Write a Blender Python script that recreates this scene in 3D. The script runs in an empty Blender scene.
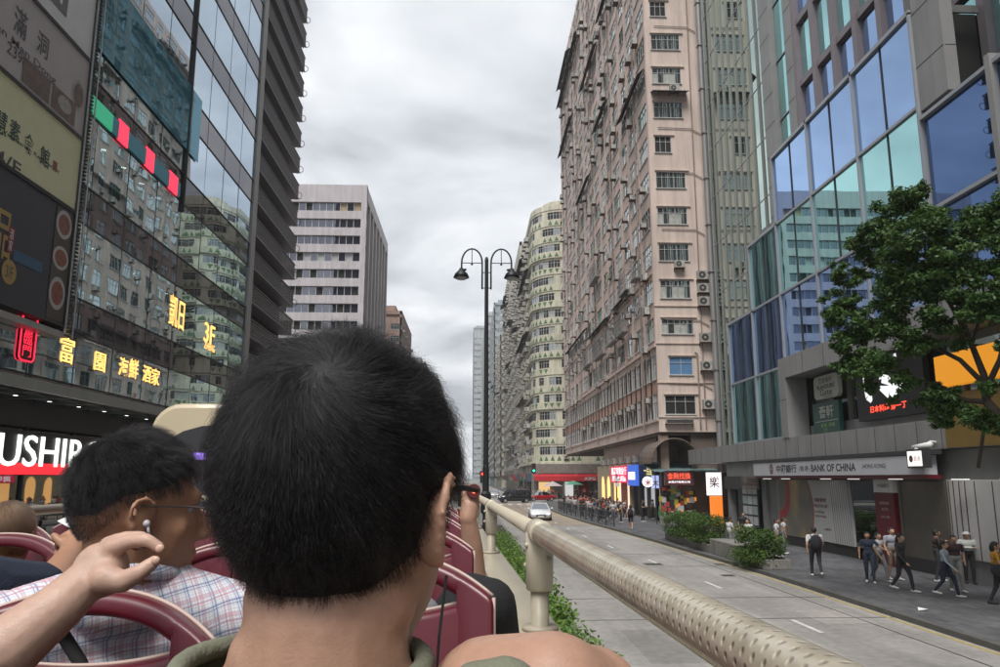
import bpy, bmesh, math, random
import numpy as np
from mathutils import Vector, Matrix, Euler
random.seed(7); np.random.seed(7)
SC = bpy.context.scene
COL = SC.collection
R = math.radians
# ------------------------------------------------------------------ camera
CAMH = 3.6; FPX = 783.0; PITCH = R(10.456); YAW = R(-2.158)
cam_data = bpy.data.cameras.new('camera'); cam = bpy.data.objects.new('camera', cam_data); COL.objects.link(cam)
cam.location = (0, 0, CAMH); cam.rotation_euler = (math.pi/2 + PITCH, 0, YAW)
cam_data.sensor_width = 36; cam_data.lens = 36*FPX/1000.0
cam_data.clip_start = 0.02; cam_data.clip_end = 6000
cam_data.dof.use_dof = False
SC.camera = cam
# ------------------------------------------------------------------ sky, sun, exposure
world = bpy.data.worlds.new('World'); SC.world = world; world.use_nodes = True
wn = world.node_tree.nodes; wl = world.node_tree.links; wn.clear()
SUN_EL, SUN_AZ = R(58), R(200)       # high, from behind the camera and a little left
def N(nt, typ, **k):
    n = nt.nodes.new(typ)
    for a, b in k.items(): setattr(n, a, b)
    return n
nt = world.node_tree
sky = N(nt, 'ShaderNodeTexSky', sky_type='NISHITA', sun_disc=False, sun_elevation=SUN_EL, sun_rotation=SUN_AZ, altitude=20, air_density=1.0, dust_density=3.0, ozone_density=1.0)
tc = N(nt, 'ShaderNodeTexCoord')
sep = N(nt, 'ShaderNodeSeparateXYZ'); wl.new(tc.outputs['Generated'], sep.inputs[0])
zadd = N(nt, 'ShaderNodeMath', operation='ADD'); wl.new(sep.outputs['Z'], zadd.inputs[0]); zadd.inputs[1].default_value = 0.18
dx = N(nt, 'ShaderNodeMath', operation='DIVIDE'); wl.new(sep.outputs['X'], dx.inputs[0]); wl.new(zadd.outputs[0], dx.inputs[1])
dy = N(nt, 'ShaderNodeMath', operation='DIVIDE'); wl.new(sep.outputs['Y'], dy.inputs[0]); wl.new(zadd.outputs[0], dy.inputs[1])
cmb = N(nt, 'ShaderNodeCombineXYZ'); wl.new(dx.outputs[0], cmb.inputs[0]); wl.new(dy.outputs[0], cmb.inputs[1])
cn = N(nt, 'ShaderNodeTexNoise'); cn.inputs['Scale'].default_value = 1.5; cn.inputs['Detail'].default_value = 7; cn.inputs['Roughness'].default_value = 0.52; cn.inputs['Distortion'].default_value = 0.3
wl.new(cmb.outputs[0], cn.inputs['Vector'])
cr = N(nt, 'ShaderNodeValToRGB'); wl.new(cn.outputs['Fac'], cr.inputs[0])
cr.color_ramp.elements[0].position = 0.38; cr.color_ramp.elements[0].color = (3.9, 4.1, 4.45, 1)
cr.color_ramp.elements[1].position = 0.63; cr.color_ramp.elements[1].color = (8.1, 8.3, 8.5, 1)
mx = N(nt, 'ShaderNodeMixRGB'); mx.inputs[0].default_value = 0.93
wl.new(sky.outputs[0], mx.inputs[1]); wl.new(cr.outputs[0], mx.inputs[2])
bg = N(nt, 'ShaderNodeBackground'); bg.inputs['Strength'].default_value = 0.06
wo = N(nt, 'ShaderNodeOutputWorld'); wl.new(mx.outputs[0], bg.inputs[0]); wl.new(bg.outputs[0], wo.inputs[0])
sd = bpy.data.lights.new('sun', 'SUN'); sd.energy = 1.5; sd.angle = R(25); sd.color = (1.0, 0.965, 0.92)
sun = bpy.data.objects.new('sun', sd); COL.objects.link(sun)
# lamp direction: Nishita rotation is measured from +Y towards +X
sdir = Vector((math.sin(SUN_AZ)*math.cos(SUN_EL), math.cos(SUN_AZ)*math.cos(SUN_EL), math.sin(SUN_EL)))
sun.rotation_euler = sdir.to_track_quat('Z', 'Y').to_euler(); sun.location = (0, 0, 120)
SC.view_settings.view_transform = 'Standard'; SC.view_settings.look = 'None'; SC.view_settings.exposure = 1.3; SC.view_settings.gamma = 1
SC.view_settings.use_curve_mapping = False
SC.render.engine = 'CYCLES'
SC.cycles.use_denoising = True
SC.cycles.max_bounces = 8; SC.cycles.glossy_bounces = 4; SC.cycles.transparent_max_bounces = 16; SC.cycles.diffuse_bounces = 3
SC.cycles.transmission_bounces = 4; SC.cycles.caustics_reflective = False; SC.cycles.caustics_refractive = False
SC.cycles.sample_clamp_indirect = 4.0
SC.cycles.volume_bounces = 0

# ------------------------------------------------------------------ camera maths, used to set real positions at known depths
_cp, _sp = math.cos(PITCH), math.sin(PITCH)
_rz = Matrix.Rotation(YAW, 3, 'Z')
CF = _rz @ Vector((0, _cp, _sp)); CU = _rz @ Vector((0, -_sp, _cp)); CX = _rz @ Vector((1, 0, 0)); C0 = Vector((0, 0, CAMH))
def ray(px, py): return CF + CX*((px-500)/FPX) + CU*((333.5-py)/FPX)
def gnd(px, py, z=0.0):
    d = ray(px, py); return C0 + d*((z-CAMH)/d.z)
def atX(px, py, x):
    d = ray(px, py); return C0 + d*(x/d.x)
def atY(px, py, y):
    d = ray(px, py); return C0 + d*(y/d.y)
BUSROT = R(1.9)                      # the bus stands turned a little to the left of the street
_bi = Matrix.Rotation(-BUSROT, 3, 'Z'); _bf = Matrix.Rotation(BUSROT, 3, 'Z')
def bf(px, py, d):                   # point of the bus frame at depth d along the bus
    r = _bi @ ray(px, py); return Vector((0, 0, CAMH)) + r*(d/r.y)

# ------------------------------------------------------------------ scene graph helpers
ORG = {}
def tag(o, label=None, cat=None, group=None, kind=None):
    if label: o['label'] = label
    if cat: o['category'] = cat
    if group: o['group'] = group
    if kind: o['kind'] = kind
    return o
def thing(name, loc, label, cat, group=None, rz=0.0, org=None):
    o = bpy.data.objects.new(name, None); COL.objects.link(o)
    o.location = loc; o.rotation_euler = (0, 0, rz); o.empty_display_size = 0.2
    ORG[o.name] = Vector(org) if org is not None else Vector(loc)
    return tag(o, label, cat, group)
def link(name, me, parent=None, org=None):
    o = bpy.data.objects.new(name, me); COL.objects.link(o)
    if parent is not None:
        o.parent = parent; ORG[o.name] = ORG[parent.name]
    else:
        ORG[o.name] = Vector(org) if org is not None else Vector((0, 0, 0)); o.location = ORG[o.name]
    return o
class MB:
    def __init__(s): s.v = []; s.f = []; s.m = []
    def add(s, vs, fs, m=0):
        b = len(s.v); s.v.extend([tuple(v) for v in vs])
        for f in fs: s.f.append(tuple(b+i for i in f)); s.m.append(m)
        return s
    def box(s, x0, x1, y0, y1, z0, z1, m=0):
        x0, x1 = min(x0, x1), max(x0, x1); y0, y1 = min(y0, y1), max(y0, y1); z0, z1 = min(z0, z1), max(z0, z1)
        return s.add([(x0,y0,z0),(x1,y0,z0),(x1,y1,z0),(x0,y1,z0),(x0,y0,z1),(x1,y0,z1),(x1,y1,z1),(x0,y1,z1)],
              [(0,3,2,1),(4,5,6,7),(0,1,5,4),(1,2,6,5),(2,3,7,6),(3,0,4,7)], m)
    def quad(s, a, b, c, d, m=0): return s.add([a, b, c, d], [(0,1,2,3)], m)
    def prism(s, poly, axis, a, b, m=0):      # poly: 2D points (the two other axes in xyz order), extruded from a to b
        n = len(poly)
        def P(u, v, w):
            return (w,u,v) if axis == 'x' else ((u,w,v) if axis == 'y' else (u,v,w))
        vs = [P(u, v, a) for u, v in poly]+[P(u, v, b) for u, v in poly]
        fs = [tuple(range(n-1, -1, -1)), tuple(range(n, 2*n))]+[(i, (i+1) % n, n+(i+1) % n, n+i) for i in range(n)]
        return s.add(vs, fs, m)
    def tube(s, pts, r, n=8, m=0, caps=True):
        pts = [Vector(p) for p in pts]; k = len(pts)
        rs = list(r) if hasattr(r, '__len__') else [r]*k
        up = None; vs = []
        for i, p in enumerate(pts):
            t = (pts[min(i+1, k-1)]-pts[max(i-1, 0)]).normalized()
            if up is None: up = Vector((0,0,1)) if abs(t.z) < 0.9 else Vector((0,1,0))
            u = (up-t*up.dot(t))
            if u.length < 1e-5: u = t.orthogonal()
            u.normalize(); w = t.cross(u); up = u
            for j in range(n):
                a = 2*math.pi*j/n; vs.append(p+(u*math.cos(a)+w*math.sin(a))*rs[i])
        fs = [(i*n+j, i*n+(j+1) % n, (i+1)*n+(j+1) % n, (i+1)*n+j) for i in range(k-1) for j in range(n)]
        if caps: fs += [tuple(range(n-1, -1, -1)), tuple((k-1)*n+j for j in range(n))]
        return s.add(vs, fs, m)
    def ball(s, c, r, m=0, nu=12, nv=8):
        rx, ry, rz = r if hasattr(r, '__len__') else (r, r, r)
        vs = [(c[0], c[1], c[2]+rz)]
        for i in range(1, nv):
            t = math.pi*i/nv
            for j in range(nu):
                a = 2*math.pi*j/nu; vs.append((c[0]+rx*math.sin(t)*math.cos(a), c[1]+ry*math.sin(t)*math.sin(a), c[2]+rz*math.cos(t)))
        vs.append((c[0], c[1], c[2]-rz)); L = len(vs)-1; fs = []
        for j in range(nu):
            fs.append((0, 1+j, 1+(j+1) % nu)); fs.append((L, 1+(nv-2)*nu+(j+1) % nu, 1+(nv-2)*nu+j))
            for i in range(nv-2): fs.append((1+i*nu+j, 1+(i+1)*nu+j, 1+(i+1)*nu+(j+1) % nu, 1+i*nu+(j+1) % nu))
        return s.add(vs, fs, m)
    def disc(s, c, u, v, r, n=16, m=0, ry=None):
        c, u, v = Vector(c), Vector(u), Vector(v); ry = ry or r
        return s.add([c+u*(r*math.cos(2*math.pi*i/n))+v*(ry*math.sin(2*math.pi*i/n)) for i in range(n)], [tuple(range(n))], m)
    def mesh(s, name, mats, org=(0,0,0), smooth=False, bevel=0):
        me = bpy.data.meshes.new(name)
        o = Vector(org); me.from_pydata([(x-o.x, y-o.y, z-o.z) for x, y, z in s.v], [], s.f)
        mats = mats if isinstance(mats, (list, tuple)) else [mats]
        for m in mats: me.materials.append(m)
        me.polygons.foreach_set('material_index', s.m)
        if smooth: me.polygons.foreach_set('use_smooth', [True]*len(s.f))
        me.update(); return me
    def build(s, name, mats, parent=None, org=None, smooth=False, bevel=0, label=None):
        og = ORG[parent.name] if parent is not None else (Vector(org) if org is not None else Vector((0,0,0)))
        o = link(name, s.mesh(name, mats, og, smooth), parent, og if parent is None else None)
        if bevel:
            b = o.modifiers.new('bevel', 'BEVEL'); b.width = bevel; b.segments = 2; b.limit_method = 'ANGLE'; b.angle_limit = R(40)
        if label: o['label'] = label
        return o
class Rep:
    """repeated parts of one thing: the nearest ones as parts, the rest as one part of kind 'stuff'"""
    def __init__(s, name, parent, mats, limit=96): s.n = name; s.p = parent; s.mats = mats; s.l = []; s.limit = limit; s.cache = {}
    def add(s, key, maker, loc): # maker() -> MB in local coordinates
        if key not in s.cache:
            mb = maker(); s.cache[key] = [mb, None]
        s.l.append((key, Vector(loc)))
    def done(s):
        s.l.sort(key=lambda k: (k[1]-C0).length)
        og = ORG[s.p.name]
        for key, loc in s.l[:s.limit]:
            c = s.cache[key]
            if c[1] is None: c[1] = c[0].mesh(s.n, s.mats)
            o = bpy.data.objects.new(s.n, c[1]); COL.objects.link(o); o.parent = s.p; o.location = loc-og
        if len(s.l) > s.limit:
            big = MB()
            for key, loc in s.l[s.limit:]:
                mb = s.cache[key][0]; b = len(big.v)
                big.v.extend([(x+loc.x, y+loc.y, z+loc.z) for x, y, z in mb.v])
                big.f.extend([tuple(b+i for i in f) for f in mb.f]); big.m.extend(mb.m)
            o = big.build(s.n, s.mats, s.p); o['kind'] = 'stuff'

# ------------------------------------------------------------------ materials
MATS = {}
def mat(name, col=(0.5,0.5,0.5), rough=0.6, metal=0.0, var=0.12, vs=1.5, bump=0.0, bs=60, streak=0.0, spec=0.5, emit=None, es=1.0, coat=0.0, sss=0.0, fine=0.0, lane=0.0):
    if name in MATS: return MATS[name]
    m = bpy.data.materials.new(name); m.use_nodes = True; nt = m.node_tree; p = nt.nodes['Principled BSDF']
    p.inputs['Roughness'].default_value = rough; p.inputs['Metallic'].default_value = metal
    p.inputs['Specular IOR Level'].default_value = spec; p.inputs['Coat Weight'].default_value = coat
    if sss: p.inputs['Subsurface Weight'].default_value = sss; p.inputs['Subsurface Radius'].default_value = (0.012, 0.005, 0.003); p.inputs['Subsurface Scale'].default_value = 1.0
    g = nt.nodes.new('ShaderNodeNewGeometry'); out = None
    rgb = nt.nodes.new('ShaderNodeRGB'); rgb.outputs[0].default_value = (*col, 1); out = rgb.outputs[0]
    def dark(fac_socket, lo, hi, amount, cur):
        r = nt.nodes.new('ShaderNodeMapRange'); r.inputs[1].default_value = lo; r.inputs[2].default_value = hi
        r.inputs[3].default_value = 1-amount; r.inputs[4].default_value = 1+amount*0.35
        nt.links.new(fac_socket, r.inputs[0])
        mm = nt.nodes.new('ShaderNodeVectorMath'); mm.operation = 'SCALE'; nt.links.new(cur, mm.inputs[0]); nt.links.new(r.outputs[0], mm.inputs['Scale']); return mm.outputs[0]
    if var:
        n = nt.nodes.new('ShaderNodeTexNoise'); n.inputs['Scale'].default_value = vs; n.inputs['Detail'].default_value = 6; n.inputs['Roughness'].default_value = 0.6
        nt.links.new(g.outputs['Position'], n.inputs['Vector']); out = dark(n.outputs['Fac'], 0.3, 0.65, var, out)
    if fine:
        n = nt.nodes.new('ShaderNodeTexNoise'); n.inputs['Scale'].default_value = vs*14; n.inputs['Detail'].default_value = 3
        nt.links.new(g.outputs['Position'], n.inputs['Vector']); out = dark(n.outputs['Fac'], 0.35, 0.65, fine, out)
    if streak:
        mp = nt.nodes.new('ShaderNodeMapping'); mp.inputs['Scale'].default_value = (1.6, 1.6, 0.12)
        n = nt.nodes.new('ShaderNodeTexNoise'); n.inputs['Scale'].default_value = 1.3; n.inputs['Detail'].default_value = 5; n.inputs['Roughness'].default_value = 0.65
        nt.links.new(g.outputs['Position'], mp.inputs[0]); nt.links.new(mp.outputs[0], n.inputs['Vector']); out = dark(n.outputs['Fac'], 0.33, 0.6, streak, out)
    if lane:
        mp = nt.nodes.new('ShaderNodeMapping'); mp.inputs['Scale'].default_value = (1.1, 0.035, 1)
        n = nt.nodes.new('ShaderNodeTexNoise'); n.inputs['Scale'].default_value = 1.0; n.inputs['Detail'].default_value = 5
        nt.links.new(g.outputs['Position'], mp.inputs[0]); nt.links.new(mp.outputs[0], n.inputs['Vector']); out = dark(n.outputs['Fac'], 0.35, 0.62, lane, out)
        n = nt.nodes.new('ShaderNodeTexVoronoi'); n.inputs['Scale'].default_value = 0.9; n.inputs['Randomness'].default_value = 1.0
        nt.links.new(g.outputs['Position'], n.inputs['Vector']); out = dark(n.outputs['Distance'], 0.02, 0.14, lane*0.8, out)
    nt.links.new(out, p.inputs['Base Color'])
    if bump:
        n = nt.nodes.new('ShaderNodeTexNoise'); n.inputs['Scale'].default_value = bs; n.inputs['Detail'].default_value = 4
        nt.links.new(g.outputs['Position'], n.inputs['Vector'])
        b = nt.nodes.new('ShaderNodeBump'); b.inputs['Strength'].default_value = bump; b.inputs['Distance'].default_value = 0.01
        nt.links.new(n.outputs['Fac'], b.inputs['Height']); nt.links.new(b.outputs[0], p.inputs['Normal'])
    if emit: p.inputs['Emission Color'].default_value = (*emit, 1); p.inputs['Emission Strength'].default_value = es
    MATS[name] = m; return m
def glassmat(name, tint=(0.8,0.9,1.0), back=(0.02,0.03,0.04), lo=0.45, hi=0.95, trans=0.0, wav=0.003, wscale=0.6, ttint=(0.35,0.4,0.42)):
    """coated glazing: mirror reflection over a dark or see-through body, with a slight roll of the sheet"""
    m = bpy.data.materials.new(name); m.use_nodes = True; nt = m.node_tree; nt.nodes.clear()
    o = nt.nodes.new('ShaderNodeOutputMaterial'); gl = nt.nodes.new('ShaderNodeBsdfGlossy'); gl.inputs['Roughness'].default_value = 0.015; gl.inputs['Color'].default_value = (*tint, 1)
    lw = nt.nodes.new('ShaderNodeLayerWeight'); lw.inputs['Blend'].default_value = 0.35
    mr = nt.nodes.new('ShaderNodeMapRange'); mr.inputs[3].default_value = lo; mr.inputs[4].default_value = hi; nt.links.new(lw.outputs['Facing'], mr.inputs[0])
    df = nt.nodes.new('ShaderNodeBsdfDiffuse'); df.inputs['Color'].default_value = (*back, 1); body = df.outputs[0]
    if trans:
        tr = nt.nodes.new('ShaderNodeBsdfTransparent'); tr.inputs['Color'].default_value = (*ttint, 1)
        m2 = nt.nodes.new('ShaderNodeMixShader'); m2.inputs[0].default_value = trans; nt.links.new(df.outputs[0], m2.inputs[1]); nt.links.new(tr.outputs[0], m2.inputs[2]); body = m2.outputs[0]
    ms = nt.nodes.new('ShaderNodeMixShader'); nt.links.new(mr.outputs[0], ms.inputs[0]); nt.links.new(body, ms.inputs[1]); nt.links.new(gl.outputs[0], ms.inputs[2]); nt.links.new(ms.outputs[0], o.inputs[0])
    g = nt.nodes.new('ShaderNodeNewGeometry'); n = nt.nodes.new('ShaderNodeTexNoise'); n.inputs['Scale'].default_value = wscale; n.inputs['Detail'].default_value = 1
    nt.links.new(g.outputs['Position'], n.inputs['Vector'])
    b = nt.nodes.new('ShaderNodeBump'); b.inputs['Strength'].default_value = 1.0; b.inputs['Distance'].default_value = wav; nt.links.new(n.outputs['Fac'], b.inputs['Height']); nt.links.new(b.outputs[0], gl.inputs['Normal'])
    MATS[name] = m; return m
def emat(name, col, s=1.0):
    if name in MATS: return MATS[name]
    m = bpy.data.materials.new(name); m.use_nodes = True; p = m.node_tree.nodes['Principled BSDF']
    p.inputs['Base Color'].default_value = (*[c*0.6 for c in col], 1); p.inputs['Emission Color'].default_value = (*col, 1); p.inputs['Emission Strength'].default_value = s
    p.inputs['Roughness'].default_value = 0.5; MATS[name] = m; return m

# text as a mesh, standing in a plane that faces a direction
FACES = {'+X': (Vector((0,1,0)), Vector((0,0,1)), Vector((1,0,0))), '-X': (Vector((0,-1,0)), Vector((0,0,1)), Vector((-1,0,0))),
         '-Y': (Vector((1,0,0)), Vector((0,0,1)), Vector((0,-1,0))), '+Y': (Vector((-1,0,0)), Vector((0,0,1)), Vector((0,1,0)))}
_tcache = {}
def textmesh(body, bold=0.0, depth=0.0):
    k = (body, bold, depth)
    if k not in _tcache:
        c = bpy.data.curves.new('lettering', 'FONT'); c.body = body; c.align_x = 'CENTER'; c.align_y = 'CENTER'; c.offset = bold; c.extrude = depth; c.resolution_u = 3
        o = bpy.data.objects.new('lettering', c); COL.objects.link(o); bpy.context.view_layer.update()
        me = bpy.data.meshes.new_from_object(o.evaluated_get(bpy.context.evaluated_depsgraph_get()))
        vs = np.zeros(len(me.vertices)*3); me.vertices.foreach_get('co', vs); fs = [tuple(p.vertices) for p in me.polygons]
        bpy.data.objects.remove(o); bpy.data.curves.remove(c); bpy.data.meshes.remove(me)
        _tcache[k] = (vs.reshape(-1, 3), fs)
    return _tcache[k]
def text(mb, body, c, width, height, face='-X', m=0, bold=0.0, depth=0.0, stretch=True, right=None, up=None):
    vs, fs = textmesh(body, bold, depth)
    if len(vs) == 0: return
    lo, hi = vs.min(0), vs.max(0); w, h = hi[0]-lo[0], hi[1]-lo[1]
    r, u, n = FACES[face] if right is None else (Vector(right), Vector(up), Vector(right).cross(Vector(up)))
    sx = width/w if width else height/h; sy = height/h if height else sx
    cx, cy = (lo[0]+hi[0])/2, (lo[1]+hi[1])/2; c = Vector(c)
    mb.add([c+r*((v[0]-cx)*sx)+u*((v[1]-cy)*sy)+n*(v[2]*sx) for v in vs], fs, m)

concrete = mat('concrete', (0.33,0.32,0.30), 0.85, var=0.25, vs=0.8, streak=0.25, bump=0.3)
white_p = mat('white_paint', (0.72,0.72,0.70), 0.5, var=0.08)
black_m = mat('black_metal', (0.012,0.014,0.016), 0.45, var=0.1)
dark_m = mat('dark_metal', (0.035,0.037,0.04), 0.5, var=0.2)
grey_m = mat('grey_metal', (0.26,0.265,0.27), 0.4, metal=0.3, var=0.1)
alu = mat('aluminium', (0.50,0.51,0.52), 0.35, metal=0.6, var=0.1)
rubber = mat('rubber', (0.015,0.015,0.015), 0.85)
# ------------------------------------------------------------------ ground, road, pavements
def asphalt(name, c):
    m = mat(name, c, 0.85, var=0.22, vs=0.35, bump=0.5, bs=90, fine=0.14, lane=0.22); return m
road_m = asphalt('asphalt', (0.30,0.287,0.27)); far_g = mat('far_ground', (0.14,0.14,0.135), 0.9)
s = MB(); s.quad((-1500,-300,-0.02),(1500,-300,-0.02),(1500,3000,-0.02),(-1500,3000,-0.02)); tag(s.build('ground', far_g), kind='structure')
s = MB(); s.quad((-12,-60,0),(12.5,-60,0),(12.5,900,0),(-12,900,0)); s.quad((12.5,124.5,0),(300,124.5,0),(300,137,0),(12.5,137,0)); s.quad((-300,100,0),(-12,100,0),(-12,114,0),(-300,114,0))
tag(s.build('road', road_m), kind='structure')
# pavement of small dark setts
def paver(name, c1, c2, sc):
    m = bpy.data.materials.new(name); m.use_nodes = True; nt = m.node_tree; p = nt.nodes['Principled BSDF']; p.inputs['Roughness'].default_value = 0.65
    g = nt.nodes.new('ShaderNodeNewGeometry'); mp = nt.nodes.new('ShaderNodeMapping'); mp.inputs['Rotation'].default_value = (0,0,math.pi/2)
    b = nt.nodes.new('ShaderNodeTexBrick'); b.inputs['Scale'].default_value = sc; b.inputs['Color1'].default_value = (*c1,1); b.inputs['Color2'].default_value = (*c2,1); b.inputs['Mortar'].default_value = (0.05,0.05,0.05,1)
    b.inputs['Mortar Size'].default_value = 0.012; b.inputs['Bias'].default_value = 0.0; b.inputs['Brick Width'].default_value = 0.6; b.inputs['Row Height'].default_value = 0.3
    nt.links.new(g.outputs['Position'], mp.inputs[0]); nt.links.new(mp.outputs[0], b.inputs['Vector'])
    n = nt.nodes.new('ShaderNodeTexNoise'); n.inputs['Scale'].default_value = 0.5; n.inputs['Detail'].default_value = 6; nt.links.new(g.outputs['Position'], n.inputs['Vector'])
    r = nt.nodes.new('ShaderNodeMapRange'); r.inputs[1].default_value = 0.3; r.inputs[2].default_value = 0.7; r.inputs[3].default_value = 0.65; r.inputs[4].default_value = 1.25; nt.links.new(n.outputs['Fac'], r.inputs[0])
    v = nt.nodes.new('ShaderNodeVectorMath'); v.operation = 'SCALE'; nt.links.new(b.outputs['Color'], v.inputs[0]); nt.links.new(r.outputs[0], v.inputs['Scale']); nt.links.new(v.outputs[0], p.inputs['Base Color'])
    MATS[name] = m; return m
pav_m = paver('setts', (0.125,0.128,0.135), (0.075,0.078,0.085), 1.6)
kerb_m = mat('kerb_stone', (0.10,0.098,0.092), 0.8, var=0.25, vs=2)
KR = [(11.2,-40),(11.15,27),(11.05,33),(10.75,40),(10.55,46),(10.25,52),(9.9,58),(9.5,64),(9.0,78),(9.1,100),(9.6,112),(11,119),(14,123.5),(30,124.4)]
poly = KR+[(30,-40)]
s = MB(); n = len(poly); s.add([(x,y,0.13) for x,y in poly], [tuple(range(n))[::-1]]); tag(s.build('right_pavement', pav_m), kind='structure')
s = MB()
for (x0,y0),(x1,y1) in zip(KR[:-1], KR[1:]):
    d = Vector((x1-x0,y1-y0,0)).normalized(); nn = Vector((d.y,-d.x,0))*0.16
    a, b = Vector((x0,y0,0)), Vector((x1,y1,0))
    vs = [a-nn*0.02, b-nn*0.02, b+nn, a+nn]; s.add([(*v.xy,-0.01) for v in vs]+[(*v.xy,0.136) for v in vs], [(4,5,6,7)[::-1],(0,1,5,4)[::-1],(3,2,6,7),(0,3,7,4),(1,2,6,5)])
tag(s.build('right_kerb', kerb_m), kind='structure')
s = MB(); s.box(9,30,137,900,-0.01,0.13); s.box(9,9.15,137,900,0.131,0.136); tag(s.build('far_right_pavement', pav_m), kind='structure')
s = MB(); s.box(-30,-10.2,-60,100,-0.01,0.13); s.box(-30,-10.2,114,900,-0.01,0.13); tag(s.build('left_pavement', pav_m), kind='structure')
# yellow line beside the kerb, lane dashes, joints and patches in the road
yel = mat('yellow_road_paint', (0.42,0.33,0.10), 0.75, var=0.35, vs=3); wht = mat('white_road_paint', (0.62,0.62,0.59), 0.75, var=0.25, vs=3)
s = MB()
for (x0,y0),(x1,y1) in zip(KR[:-3], KR[1:-2]):
    for off in (0.14,):
        s.quad((x0-off-0.07,y0,0.004),(x0-off+0.03,y0,0.004),(x1-off+0.03,y1,0.004),(x1-off-0.07,y1,0.004))
tag(s.build('yellow_kerb_line', yel), kind='structure')
s = MB(); y = 4.0
while y < 108:
    x = 8.35 if y < 30 else (8.35-(y-30)*0.07 if y < 45 else 7.3-(y-45)*0.012)
    s.quad((x-0.06,y,0.004),(x+0.06,y,0.004),(x+0.04,y+1.7,0.004),(x-0.08,y+1.7,0.004)); y += 7.6
for k in range(14): s.quad((-9+k*1.3,109.5,0.004),(-8.4+k*1.3,109.5,0.004),(-8.4+k*1.3,113.5,0.004),(-9+k*1.3,113.5,0.004))
y = -20
while y < 105: s.quad((-3.5,y,0.004),(-3.38,y,0.004),(-3.38,y+2,0.004),(-3.5,y+2,0.004)); y += 6
tag(s.build('white_lane_markings', wht), kind='structure')
seam = mat('bitumen_seam', (0.045,0.044,0.043), 0.7); slab = asphalt('worn_asphalt', (0.31,0.295,0.275))
s = MB()
for yy in (14.6,21.0,24.6,33.2,38.5,47,56,66,77,90): s.quad((2.9,yy,0.0035),(11.2 if yy < 50 else 9.4,yy+0.15,0.0035),(11.2 if yy < 50 else 9.4,yy+0.22,0.0035),(2.9,yy+0.06,0.0035))
s.quad((6.05,-20,0.0025),(6.11,-20,0.0025),(6.0,110,0.0025),(5.94,110,0.0025)); s.quad((10.2,-20,0.003),(10.25,-20,0.003),(10.1,42,0.003),(10.05,42,0.003))
tag(s.build('road_joints', seam), kind='structure')
s = MB(); s.quad((3.2,62,0.002),(9.2,62,0.002),(8.9,118,0.002),(2.9,118,0.002)); tag(s.build('worn_road_patch', mat('tan_asphalt', (0.32,0.27,0.215), 0.85, var=0.35, vs=0.25, fine=0.15)), kind='structure')
for i, (x, y, w, lab) in enumerate([(7.8,34.2,0.75,'square steel manhole cover in the middle of the carriageway'),(9.7,30.2,0.5,'small steel manhole cover beside the lane dash'),(10.6,34,0.45,'small drain grating by the kerb below the hedge')]):
    s = MB(); s.box(x-w/2,x+w/2,y-w/2,y+w/2,0.0,0.006)
    for k in range(5): s.box(x-w/2+0.05,x+w/2-0.05,y-w/2+w*(k+0.35)/5,y-w/2+w*(k+0.6)/5,0.006,0.010)
    tag(s.build('manhole_cover', mat('cast_iron', (0.09,0.085,0.08), 0.6, metal=0.4), org=(x,y,0)), lab, 'manhole cover')
s = MB()
for (x0,y0,w_,l_,m_) in [(3.6,16.2,1.9,3.6,0),(8.9,20.2,1.5,2.2,1),(4.2,27.5,2.4,5.0,1),(9.3,35.5,0.8,4.2,0),(6.4,40.5,1.4,6.0,0),(3.3,44,2.2,7.0,1),(8.4,12.2,2.0,2.1,0),(5.2,52,2.4,4.5,0),(-2.6,12,2.2,5,0),(-8.5,22,2.4,6,1)]:
    s.quad((x0,y0,0.0028),(x0+w_,y0+0.1,0.0028),(x0+w_-0.05,y0+l_,0.0028),(x0+0.04,y0+l_-0.1,0.0028),m_)
tag(s.build('road_patches', [asphalt('patch_dark', (0.235,0.228,0.216)), asphalt('patch_pale', (0.335,0.318,0.295))]), kind='structure')
# median with its kerb
s = MB(); s.box(0.52,2.55,-40,98,-0.01,0.15); tag(s.build('median_strip', mat('median_concrete', (0.2,0.195,0.185), 0.85, var=0.3), bevel=0.02), kind='structure')
s = MB(); s.quad((0.68,-39.8,0.153),(2.4,-39.8,0.153),(2.4,60,0.153),(0.68,60,0.153)); tag(s.build('median_soil', mat('soil', (0.05,0.04,0.03), 0.95, var=0.3, vs=5)), kind='structure')

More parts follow.
